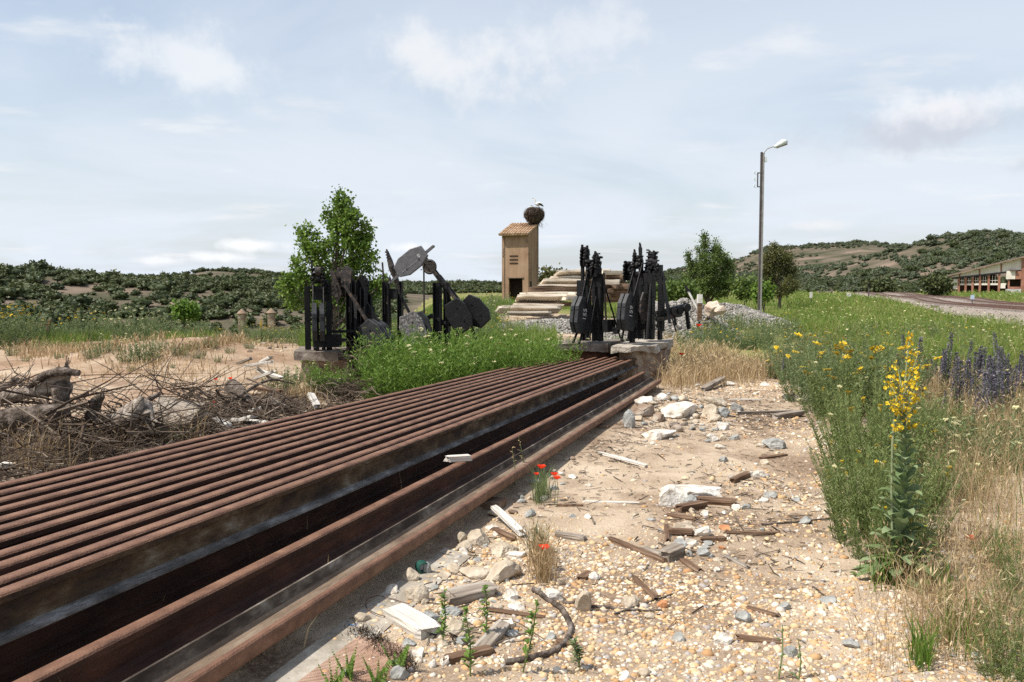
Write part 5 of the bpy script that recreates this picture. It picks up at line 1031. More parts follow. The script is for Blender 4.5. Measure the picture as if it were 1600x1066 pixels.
# meadow and dry grass: uncountable
def field_pts(n, Ylo, Yhi, pxlo, pxhi, r, power=1.0):
    Y = Ylo*(Yhi/Ylo)**(r.random(n)**power); px = r.uniform(pxlo, pxhi, n); x = (px-800)/FPX*Y; return x, Y, px
r = np.random.default_rng(31); g = Geo()
x, Y, px = field_pts(150000, 13, 150, 1040, 2000, r)
s_al = x*HD[0]+Y*HD[1]; s_lat = x*HD[1]-Y*HD[0]
tl = (np.stack([x, Y], 1)-T0[:2])@TN[:2]
k = (s_lat > 1.0+.5*vnoise(np.stack([x, Y], 1)*.5, 2, 2)) & ((tl < -3.0) | (tl > 8)) & ~((px < 1265) & (Y < 17.3)) & ~((s_lat < 2.2) & (Y < 20))
x, Y, px = x[k], Y[k], px[k]; n = len(x); b = np.stack([x, Y, terrain(x, Y)-.03], 1)
pt = vnoise(b[:, :2]*.35, 12, 3); h = r.uniform(.22, .8, n)*(1+.5*pt)*np.interp(Y, [13, 18, 60, 120], [.9, 1.0, 1.0, .8]); w_ = .006*np.maximum(Y/13, 1)**.85
dm = r.random(n) < np.clip(.16-.5*pt, .04, .6)
for mk, mi in ((~dm, 0), (dm, 2)): q_ = int(mk.sum()); blades(g, b[mk], h[mk], w_[mk]*r.uniform(.6, 1.5, q_), r.normal(0, .28, (q_, 3))*V(1, 1, 0), mi, np.clip(.45+.45*pt[mk]+r.normal(0, .24, q_), 0, 1))
sel = r.choice(n, n//5, replace=False); lv = b[sel]+V(0, 0, 1)*(h[sel]*r.uniform(.3, .9, len(sel)))[:, None]; leaves(g, lv, r.normal(size=(len(sel), 3))+V(0, 0, .6), .06+.004*Y[sel], .012+.0009*Y[sel], 0)
sel = r.choice(n, 1700, replace=False); q = b[sel]+V(0, 0, 1)*h[sel][:, None]*.95; f_ = .014+.0009*Y[sel][:, None]
ang = r.uniform(0, 6.28, (len(sel), 1)); e1 = np.concatenate([np.cos(ang), np.sin(ang), r.normal(0, .2, ang.shape)], 1)*f_; e2 = np.concatenate([-np.sin(ang), np.cos(ang), r.normal(0, .2, ang.shape)], 1)*f_
g.add(np.stack([q-e1, q-e2, q+e1, q+e2], 1).reshape(-1, 3), np.arange(4*len(sel)).reshape(-1, 4), 1, np.repeat(r.random(len(sel)), 4))
tag(g.build('meadow', [MT['grass'], MT['cream'], MT['dry']]), 'green flowering meadow between path and railway tracks', 'meadow', None, 'stuff')
g = Geo(); x, Y, px = field_pts(30000, 18, 60, 470, 870, r); b = np.stack([x, Y, terrain(x, Y)-.03], 1); n = len(x); k = ~((np.abs(px-840) < 60) & (Y > 28) & (Y < 38)); b = b[k]; n = len(b)
blades(g, b, r.uniform(.3, .8, n), .012*r.uniform(.6, 1.5, n)*np.maximum(b[:, 1]/22, 1), r.normal(0, .25, (n, 3))*V(1, 1, 0), 0, np.clip(r.normal(.5, .25, n), 0, 1))
x, Y, px = field_pts(34000, 34, 140, 520, 1330, r); k = (np.abs(px-870) > 75) | (Y > 40); k &= ((np.stack([x, Y], 1)-T0[:2])@TN[:2] < -3.2); b = np.stack([x, Y, terrain(x, Y)-.03], 1)[k]; n = len(b)
blades(g, b, r.uniform(.25, .7, n), .010*r.uniform(.6, 1.5, n)*np.maximum(b[:, 1]/22, 1), r.normal(0, .25, (n, 3))*V(1, 1, 0), 0, np.clip(.55+.3*vnoise(b[:, :2]*.1, 3, 3)+r.normal(0, .2, n), 0, 1))
x, Y, px = field_pts(26000, 21.5, 28, -500, 470, r); b = np.stack([x, Y, terrain(x, Y)-.03], 1); pt = vnoise(b[:, :2]*.6, 5, 3); k = (pt > -.1+.4*(Y < 23)); b = b[k]; n = len(b)
blades(g, b, r.uniform(.15, .55, n), .012*r.uniform(.6, 1.5, n), r.normal(0, .3, (n, 3))*V(1, 1, 0), 0, np.clip(r.normal(.6, .3, n), 0, 1))
tag(g.build('meadow', MT['grass']), 'rough green grass around the tower and along the left bank', 'meadow', None, 'stuff')
def drygrass(label, regions, n, h, w_, seed, mats=('dry',), name='dry_grass', tone=(.5, .25), lean=.22, heads=.35):
    r = np.random.default_rng(seed); g = Geo(); P = []
    for (px, py, sx, sy, m_) in regions:
        c = [G(px+q*sx, py+v*sy) for q, v in ((0, 0), (1, 0), (0, 1), (-1, 0), (0, -1))]; e1 = (c[1]-c[3])/2; e2 = (c[2]-c[4])/2
        u = r.normal(0, .62, (m_, 2)); u = u[np.abs(u).max(1) < 1.5]; P.append(c[0]+u[:, :1]*e1+u[:, 1:]*e2)
    b = np.concatenate(P); b[:, 2] = terrain(b[:, 0], b[:, 1])-.015; n = len(b); hh = r.uniform(h[0], h[1], n); ln = r.normal(0, lean, (n, 3))*V(1, 1, 0); blades(g, b, hh, w_*r.uniform(.6, 1.5, n)*np.maximum(b[:, 1]/8, .7), ln, 0, np.clip(r.normal(*tone, n), 0, 1))
    s_ = r.random(n) < heads; q = b[s_]+V(0, 0, 1)*hh[s_][:, None]*.86+ln[s_]*hh[s_][:, None]; m = len(q)
    if m: leaves(g, q-V(0, 0, .02), ln[s_]+V(0, 0, .6)+r.normal(0, .3, (m, 3)), .05*r.uniform(.6, 1.5, m)*np.maximum(q[:, 1]/9, .8), .009*np.maximum(q[:, 1]/9, .8), 0, np.clip(r.normal(.5, .3, m), 0, 1))
    tag(g.build(name, MT[mats[0]]), label, 'grass', None, 'stuff')
drygrass('tan dry grass between the broken pier and the meadow', [(1120, 588, 50, 12, 2600), (1185, 585, 40, 8, 1000), (1060, 597, 25, 12, 800), (1100, 562, 40, 8, 1300), (1045, 548, 12, 6, 300)], 0, (.12, .55), .0045, 41, tone=(.55, .3), lean=.35)
drygrass('tan dry grass standing behind the yellow mullein', [(1500, 640, 90, 45, 2100), (1560, 720, 60, 60, 1200), (1470, 770, 50, 40, 420), (1450, 620, 50, 30, 900), (1540, 800, 60, 30, 380), (1590, 640, 60, 60, 900), (1720, 700, 90, 70, 1500), (1860, 640, 90, 60, 1300), (1750, 820, 90, 60, 700)], 0, (.15, .62), .003, 42, tone=(.42, .3), lean=.32)
drygrass('thin dry grass stalks at the lower right of the gravel', [(1480, 930, 90, 50, 700), (1540, 1000, 60, 40, 520), (1460, 990, 40, 40, 350), (1400, 900, 30, 20, 240), (1380, 1030, 30, 30, 60), (1570, 880, 50, 40, 400), (1500, 860, 60, 20, 300)], 0, (.08, .32), .003, 43, tone=(.45, .3), lean=.3, heads=.5)
drygrass('low green blades scattered around the foot of the mullein', [(1500, 1000, 40, 25, 150), (1440, 1040, 14, 14, 110), (1400, 905, 40, 18, 160), (1560, 870, 40, 25, 120), (1480, 930, 30, 15, 60), (1500, 720, 80, 60, 1400), (1450, 660, 40, 40, 700), (1560, 620, 60, 30, 900)], 0, (.08, .3), .006, 44, mats=('weed',), name='green_grass', heads=0)
drygrass('grass tuft with a poppy by the rubble near the rail', [(845, 880, 14, 12, 420), (848, 905, 18, 10, 300)], 0, (.07, .26), .0035, 45, mats=('dry',), tone=(.35, .25), name='grass_tuft')
drygrass('green grass tuft under the poppies beside the rail', [(848, 775, 10, 8, 170), (840, 785, 8, 6, 90), (842, 868, 12, 8, 130)], 0, (.10, .30), .005, 46, mats=('weed_grey',), name='grass_tuft', heads=0)
drygrass('straggly dry grass among the dead branches', [(60, 730, 50, 14, 150), (40, 700, 50, 20, 90), (160, 705, 60, 20, 70), (290, 690, 40, 12, 90)], 0, (.15, .5), .006, 47, tone=(.3, .25), lean=.4)
drygrass('dry grass stalks on the crumbling slab and between the frames', [(540, 590, 30, 8, 300), (1000, 588, 20, 6, 120), (470, 620, 40, 10, 260), (430, 530, 60, 8, 900), (330, 540, 80, 8, 700), (200, 545, 120, 10, 1200), (60, 550, 80, 10, 800)], 0, (.08, .3), .008, 48, tone=(.5, .25))

# viper's bugloss spikes
def spike(seed):
    r = np.random.default_rng(seed); t = empty('bugloss_plant', (0, 0, 0), 'dark purple bugloss spike among many at the far edge of the dry grass', 'plant', 'purple bugloss spikes in the meadow'); g = Geo(); g2 = Geo()
    for k in range(2):
        q = V(*(r.normal(0, .06, 2)*(k > 0)), 0); H = r.uniform(.65, .95)*(1-.2*k); tube(g, [q, q+V(.01, .01, H*.5), q+V(.02, 0, H)], [.008, .006, .003], 5, 0, .3); m = 50; u = r.random((m, 1)); a = r.uniform(0, 6.28, m)
        leaves(g, q+V(.015, .005, 1)*u*H*.55, np.stack([np.cos(a), np.sin(a), r.uniform(.2, 1, m)], 1), .09*(1.1-u[:, 0]*.6), .014, 0); m = 260; u = r.random((m, 1)); a = r.uniform(0, 6.28, m)
        p = q+V(.018, .005, 1)*(H*(.38+.62*u))+np.stack([np.cos(a), np.sin(a), 0*a], 1)*(.030*(1.1-u)); leaves(g2, p, np.stack([np.cos(a), np.sin(a), r.uniform(-.2, .8, m)], 1), .026, .02, 0)
    g.build('foliage', MT['weed_grey'], t); g2.build('flower_spike', MT['purple'], t); return t
SPK = [spike(1), spike(2)]; first = [True, True]
r = random.Random(4)
for i in range(54):
    px = r.gauss(1545, 34) if i < 24 else r.uniform(1415, 1600)
    if px > 1640 or px < 1380: continue
    Y = r.uniform(9.6, 14) if i < 44 else r.uniform(8.5, 14); p = at(px, 560, Y); k = i % 2; loc = onG(p[0], Y); s_ = r.uniform(.55, 1.15)
    if first[k]: first[k] = False; SPK[k].location = loc
    else: o = copytree(SPK[k], loc, r.uniform(0, 6.28), s_); o.rotation_euler.x = r.gauss(0, .09); o.rotation_euler.y = r.gauss(0, .09)
for px, py, Y in [(1228, 520, 15), (1325, 520, 14), (1420, 600, 8.5), (1300, 530, 16)]:
    p = at(px, py, Y); copytree(SPK[0], onG(p[0], Y), 1, .95, 'lone purple bugloss spike standing apart in the green meadow')

# ------------------------------------------------------------------ the mullein
b = G(1398, 905); H = at(1420, 514, b[1]*1.0)[2]-b[2]; mu = empty('mullein_plant', b, 'tall yellow flowering mullein standing alone at the edge of the gravel', 'plant')
r = rng = np.random.default_rng(8); kx = b[1]/FPX
def mp(px, py, dy=0): q = at(px, py, b[1]+dy); return q-b
g = Geo(); main = [mp(1398, 908), mp(1402, 860), mp(1409, 800), mp(1413, 740), mp(1413, 690), mp(1413, 640), mp(1415, 590), mp(1419, 545), mp(1421, 520)]; tube(g, main, [.012, .012, .011, .010, .009, .008, .006, .005, .003], 8)
second = [mp(1400, 905), mp(1394, 840), mp(1393, 770), mp(1394, 700), mp(1398, 640), mp(1404, 610)]; tube(g, second, [.008, .007, .006, .006, .005, .003], 7)
tips = [((1413, 650), (1388, 628)), ((1413, 640), (1392, 600)), ((1413, 630), (1396, 578)), ((1414, 620), (1400, 565)), ((1414, 640), (1436, 590)), ((1414, 650), (1440, 575)), ((1414, 630), (1430, 560)), ((1416, 600), (1435, 550)), ((1413, 670), (1397, 665)), ((1413, 672), (1435, 660)), ((1413, 665), (1385, 590)), ((1413, 660), (1404, 615)), ((1414, 655), (1426, 600)), ((1413, 680), (1420, 640)), ((1413, 660), (1442, 615))]
br = []
for a_, c_ in tips:
    dy = r.uniform(-.10, .10); p0, p1 = mp(*a_), mp(*c_, dy); m_ = (p0+p1)/2+V(0, 0, -.012); tube(g, [p0, m_, p1], [.005, .004, .002], 5); br.append([p0, m_, p1])
g.build('stem', MT['mull_stem'], mu)
g = Geo(); C_ = []
for p0, m_, p1 in br:
    for u in np.linspace(.30, 1.03, 10): C_.append(p0*(1-u)**2+2*u*(1-u)*m_+p1*u*u+r.normal(0, .008, 3))
for u in np.linspace(0, 1, 34): 
    pr2 = np.array(main[5:]); q = u*(len(pr2)-1); i = min(int(q), len(pr2)-2); C_.append(pr2[i]*(1-q+i)+pr2[i+1]*(q-i)+r.normal(0, .012, 3)*(1.1-u))
C_ = np.array(C_); C_ = np.repeat(C_, 2, 0)+r.normal(0, .009, (2*len(C_), 3))
for c in C_:
    nn = nrm(r.normal(size=3)+V(0, -.5, .5)); a, bb, d = frame(nn); s_ = r.uniform(.006, .0105)
    for k in range(5):
        th = k*1.2566+r.uniform(-.1, .1); e = a*math.cos(th)+bb*math.sin(th); f_ = a*-math.sin(th)+bb*math.cos(th); g.add([c, c+e*s_*.7+f_*s_*.55+d*.002, c+e*s_*1.15+d*.004, c+e*s_*.7-f_*s_*.55+d*.002], [[0, 1, 2, 3]], 0, r.random())
g.build('flowers', MT['yellow'], mu)
def broad(g, p, d, ln, wd, droop=.35, var=.5):
    d = nrm(d); s_ = nrm(np.cross(d, V(0, 0, 1))); n = 7; v = []
    for i in range(n):
        u = i/(n-1); w_ = wd*math.sin(math.pi*min(.06+u*.94, 1))**.75*(.9+.2*(i % 2)); c = p+d*ln*u+V(0, 0, -droop*ln*u*u); v += [c-s_*w_/2+V(0, 0, w_*.18), c+V(0, 0, 0), c+s_*w_/2+V(0, 0, w_*.18)]
    f = [];
    for i in range(n-1):
        for j in (0, 1): f.append([3*i+j, 3*i+j+1, 3*i+4+j, 3*i+3+j])
    g.add(v, f, 0, var)
g = Geo()
for k in range(84):
    u = (k/84)**1.15*.66; z = main[0]+(V(0, 0, 1)*H*u); th = k*2.4; cx_ = np.interp(u*H, [q[2] for q in main], [q[0] for q in main]); broad(g, V(cx_, 0, u*H), V(math.cos(th), math.sin(th), 1.5-1.0*(u < .1)), np.interp(u, [0, .2, .4, .64], [.25, .23, .17, .09])*r.uniform(.8, 1.2), np.interp(u, [0, .2, .64], [.085, .065, .028]), .35+.3*r.random(), r.uniform(.1, .9))
g.build('leaves', MT['mull_leaf'], mu)
g = Geo()
for (px, py) in ((1375, 905), (1425, 890), (1405, 880), (1440, 850), (1380, 870), (1360, 915), (1420, 855), (1390, 850), (1430, 820)):
    q = G(px, 908)-b; q[2] = (908-py)*kx*.8; q[1] += r.uniform(-.1, .1)
    for _ in range(9): th = r.uniform(0, 6.28); broad(g, q+r.normal(0, .03, 3), V(math.cos(th), math.sin(th), r.uniform(.1, .9)), r.uniform(.05, .10), r.uniform(.025, .045), .3, r.uniform(0, .8))
o = g.build('basal_weed', MT['weed_dark'], loc=b); tag(o, 'dark broad leaved weed crowded round the foot of the mullein', 'plant')
# a smaller far one on the left bank
p = at(407, 490, 24); p = onG(p[0], 24); m2 = copytree(mu, p, 1.2, .62, 'small distant yellow mullein on the left bank near the poplar')

# ------------------------------------------------------------------ poppies
def poppy(px, py, Y, s_, hst, label, grp=None):
    q = at(px, py, Y); zg = gz(q[0], q[1]); t = empty('poppy', (q[0], q[1], zg), label, 'flower', grp); hh = q[2]-zg; g = Geo(); tube(g, [V(0, 0, -.02), V(.01, 0, hh*.6), V(0, 0, hh)], .0022 if Y < 12 else .004, 5); g.build('stalk', MT['stalk'], t); g = Geo()
    for k in range(4):
        th = k*1.571+.3; e = V(math.cos(th), math.sin(th), 0); f_ = V(-math.sin(th), math.cos(th), 0); c = V(0, 0, hh); v = []
        for u in (0, .5, 1):
            for w_ in (-1, -.3, .3, 1): v.append(c+e*s_*u*.95*(1-.15*w_*w_)+f_*s_*w_*(.15+.75*u)+V(0, 0, s_*(.25*u+.5*u*u)+rng.normal(0, s_*.05)))
        g.add(v, [[i*4+j, i*4+j+1, i*4+j+5, i*4+j+4] for i in (0, 1) for j in (0, 1, 2)], 0, rng.random())
    g.build('petals', MT['red'], t); g = Geo(); v, f = ico(1); g.add(V(0, 0, hh+s_*.25)+v*s_*.22, f); g.build('seed_pod', MT['black'], t)
poppy(846, 732, 5.65, .031, 0, 'red poppy highest of the bunch beside the rail'); poppy(838, 742, 5.6, .018, 0, 'half open red poppy against the rail, lowest left of the bunch'); poppy(866, 743, 5.6, .024, 0, 'red poppy behind the lowest open one of the bunch beside the rail'); poppy(870, 749, 5.5, .027, 0, 'red poppy farthest from the rail in the bunch beside it'); poppy(850, 859, 4.15, .030, 0, 'single red poppy in the dry tuft by the broken concrete')
poppy(1518, 844, 4.65, .03, 0, 'low red poppy on the gravel right of the mullein'); poppy(337, 594, 12.6, .036, 0, 'red poppy among the dead branches, left of a pair'); poppy(360, 593, 12.3, .038, 0, 'red poppy among the dead branches, right of a pair'); poppy(334, 630, 10.0, .03, 0, 'red poppy low in the twigs in front of the pair'); poppy(1092, 510, 16.5, .06, 0, 'tiny distant red poppy in the weeds right of the collapsed frame'); poppy(1065, 555, 15.8, .055, 0, 'distant red poppy in the dry grass beside the pier')

# slender weeds in the foreground
def weedling(px, py, ptop, label, seed, mat='weed', n=46):
    r = np.random.default_rng(seed); b = G(px, py); H = at(px, ptop, b[1])[2]-b[2]; t = empty('slender_weed', b, label, 'plant'); g = Geo(); top = V(r.normal(0, .03), r.normal(0, .03), H); tube(g, [V(0, 0, -.02), top*.5+V(.01, 0, 0), top], [.0035, .003, .0015], 5); g.build('stem', MT['stalk'], t); g = Geo()
    for k in range(n):
        u = r.uniform(.08, 1); th = k*2.4; broad(g, top*u, V(math.cos(th), math.sin(th), .7), r.uniform(.02, .05)*(1.2-.5*u), r.uniform(.008, .016), .3, r.random())
    g.build('leaves', MT[mat], t)
weedling(690, 1010, 925, 'slender leafy weed in front of the bleached timber block', 1); weedling(757, 1000, 915, 'slender leafy weed before the grey splintered board', 2); weedling(815, 1050, 920, 'thin green weed rising beside the curved branch', 3); weedling(735, 1060, 950, 'low green weed at the bottom left of the rubble', 4); weedling(905, 1045, 990, 'wispy weed on the pebbles inside the curve of the branch', 5, 'weed_grey'); weedling(1215, 1064, 985, 'bare thin stalk at the bottom edge of the pebbles', 6, 'weed_grey', 6); weedling(1247, 1066, 1000, 'second bare stalk at the bottom edge of the pebbles, nearer the mullein', 7, 'weed_grey', 6)
weedling(820, 745, 680, 'bristly dry stalk in front of the upright rail', 8, 'dry', 16); weedling(805, 760, 700, 'bristly dry stalk left of the poppies at the rail', 9, 'dry', 14)
def fern(px, py, label, seed):
    r = np.random.default_rng(seed); b = G(px, py); t = empty('fern_tuft', b, label, 'plant'); g = Geo()
    for k in range(7):
        th = r.uniform(0, 6.28); d = V(math.cos(th)*.5, math.sin(th)*.5, 1.0); ln = r.uniform(.09, .15); d = nrm(d)
        for u in np.linspace(.15, 1, 12):
            for sd_ in (-1, 1): s_ = nrm(np.cross(d, V(.3, .2, .1)))*sd_; leaves(g, (d*ln*u)[None], (s_+d*.5)[None], .035*(1.1-u), .010, 0, np.array([r.random()]))
    g.build('fronds', MT['weed'], t)
fern(545, 1064, 'feathery green fronds at the bottom edge beside the wire mesh', 1); fern(590, 1075, 'feathery green fronds at the bottom edge right of the first tuft', 2); fern(520, 1085, 'feathery green fronds cut by the bottom edge', 3); fern(620, 1050, 'small feathery weed among the lower stones', 4)
rng = np.random.default_rng(77)
# ------------------------------------------------------------------ pebbles
def pebbles(P, size, name, label, seed):
    r = np.random.default_rng(seed); n = len(P); v, f = ico(1); g = Geo(); a = r.uniform(0, 6.28, n); c_, s_ = np.cos(a)[:, None], np.sin(a)[:, None]
    sc = size[:, None, None]*np.stack([r.uniform(.7, 1.25, n), r.uniform(.55, 1.0, n), r.uniform(.42, .75, n)], 1)[:, None]
    vv = v[None]*(1+r.normal(0, .10, (n, len(v), 1)))*sc; vv = np.stack([vv[..., 0]*c_-vv[..., 1]*s_, vv[..., 0]*s_+vv[..., 1]*c_, vv[..., 2]], -1)+P[:, None]
    g.add(vv.reshape(-1, 3), (f[None]+np.arange(n)[:, None, None]*len(v)).reshape(-1, 3), 0, np.repeat(r.random(n), len(v)))
    tag(g.build(name, MT['pebble'], smooth=True), label, 'gravel', None, 'stuff')
def uv_from(px, Y): return (px-800)/FPX*Y
r = np.random.default_rng(9)
n = 80000; Y = np.sqrt(r.uniform(2.6**2, 6.6**2, n)); px = r.uniform(380, 1700, n); x = uv_from(px, Y); lat = x*HD[1]-Y*HD[0]
py = 457+FPX*(CAMH-terrain(x, Y))/Y
nz = vnoise(np.stack([x, Y], 1)*1.5, 5, 4)
dens = ss(py, 780, 860)*np.where(px > 1240, ss(py+.35*(px-1240)*-1, 700, 800)*.9+.1, 1)
dens = np.clip(dens*(.62+.85*nz), 0, 1)
dens *= ss(px-(1180-py*.72), -40, 80)                         # thins out toward the bare strip along the rail
dens *= 1-.8*np.exp(-(((px-1190)/120)**2+((py-870)/45)**2))    # bare earth patch
k = (r.random(n) < dens) & (lat > -1.75); P = np.stack([x[k], Y[k], terrain(x[k], Y[k])+r.uniform(-.007, .002, k.sum())], 1)
pebbles(P, r.lognormal(math.log(.0085), .48, len(P)).clip(.003, .028), 'pebble_gravel', 'orange and cream pebbles spread over the path', 1)
n = 34000; Y = np.sqrt(r.uniform(4.2**2, 16.5**2, n)); px = r.uniform(760, 1330, n); x = uv_from(px, Y); lat = x*HD[1]-Y*HD[0]; nz = vnoise(np.stack([x, Y], 1)*1.1, 15, 4); py = 457+FPX*(CAMH-terrain(x, Y))/Y
k = (r.random(n) < np.clip(.30+1.2*nz+.5*ss(px, 1080, 1280), .05, 1)) & (lat > -1.6) & (px < 1335) & (py < 900); P = np.stack([x[k], Y[k], terrain(x[k], Y[k])], 1)
pebbles(P, r.lognormal(math.log(.0095), .55, len(P)).clip(.003, .045), 'pebble_gravel', 'loose pebbles scattered thinly along the sandy path', 2)
n = 3500; px = r.uniform(-100, 480, n); Y = r.uniform(12, 25, n); x = uv_from(px, Y); P = np.stack([x, Y, terrain(x, Y)], 1); nz = vnoise(P[:, :2]*.8, 6, 3); k = nz > .1; pebbles(P[k], r.lognormal(math.log(.016), .5, k.sum()).clip(.006, .06), 'pebble_gravel', 'stones scattered over the earth bank left of the rails', 3)
# litter of bark and splinters
def litter(P, ln, wd, name, label, seed):
    r = np.random.default_rng(seed); n = len(P); a = r.uniform(0, 6.28, n); d = np.stack([np.cos(a), np.sin(a), r.normal(0, .12, n)], 1); L_ = ln*r.lognormal(-.1, .6, n).clip(.15, 4)[:, None]; g = Geo(); s_ = np.stack([-np.sin(a), np.cos(a), r.normal(0, .3, n)], 1)*wd*r.uniform(.5, 1.5, n)[:, None]; p0, p1 = P-d*L_/2, P+d*L_/2; h = V(0, 0, 1)*wd*.8
    v = np.stack([p0-s_/2, p0+s_/2, p1+s_*.35, p1-s_*.35, p0-s_/2+h, p0+s_/2+h, p1+s_*.35+h*.6, p1-s_*.35+h*.6], 1).reshape(-1, 3)
    g.add(v, (BOXF[None]+np.arange(n)[:, None, None]*8).reshape(-1, 4), 0, np.repeat(r.random(n), 8)); tag(g.build(name, MT['twig']), label, 'litter', None, 'stuff')
n = 26000; Y = np.sqrt(r.uniform(3.2**2, 16**2, n)); px = r.uniform(640, 1330, n); x = uv_from(px, Y); lat = x*HD[1]-Y*HD[0]; py = 457+FPX*(CAMH-terrain(x, Y))/Y; nz = vnoise(np.stack([x, Y], 1)*1.3, 25, 4)
near_rail = np.exp(-((lat+1.55)/.45)**2); heapz = np.exp(-(((px-1150)/130)**2+((py-655)/28)**2))+np.exp(-(((px-1150)/150)**2+((py-800)/50)**2))+.9*np.exp(-(((px-900)/90)**2+((py-700)/30)**2))+np.exp(-(((px-710)/90)**2+((py-970)/70)**2))+.8*np.exp(-(((px-1200)/110)**2+((py-880)/30)**2))
k = (r.random(n) < np.clip(.05+.22*near_rail+.75*heapz+.25*nz, 0, 1)) & (lat > -1.72); P = np.stack([x[k], Y[k], terrain(x[k], Y[k])+.006], 1); litter(P, .045, .0042, 'wood_litter', 'bark and wood splinters strewn over the path', 4)

n = 5200; Y = np.sqrt(r.uniform(3.2**2, 16**2, n)); px = r.uniform(640, 1330, n); x = uv_from(px, Y); lat = x*HD[1]-Y*HD[0]; py = 457+FPX*(CAMH-terrain(x, Y))/Y
heapz = np.exp(-(((px-1130)/120)**2+((py-650)/26)**2))+.6*np.exp(-(((px-1120)/120)**2+((py-830)/40)**2))+.6*np.exp(-(((px-900)/80)**2+((py-705)/28)**2))+.6*np.exp(-(((px-720)/80)**2+((py-975)/60)**2))
k = (r.random(n) < heapz*.6) & (lat > -1.72); P = np.stack([x[k], Y[k], terrain(x[k], Y[k])+.012], 1); litter(P, .11, .009, 'wood_litter', 'coarser bark strips and sticks lying among the rubble', 14)
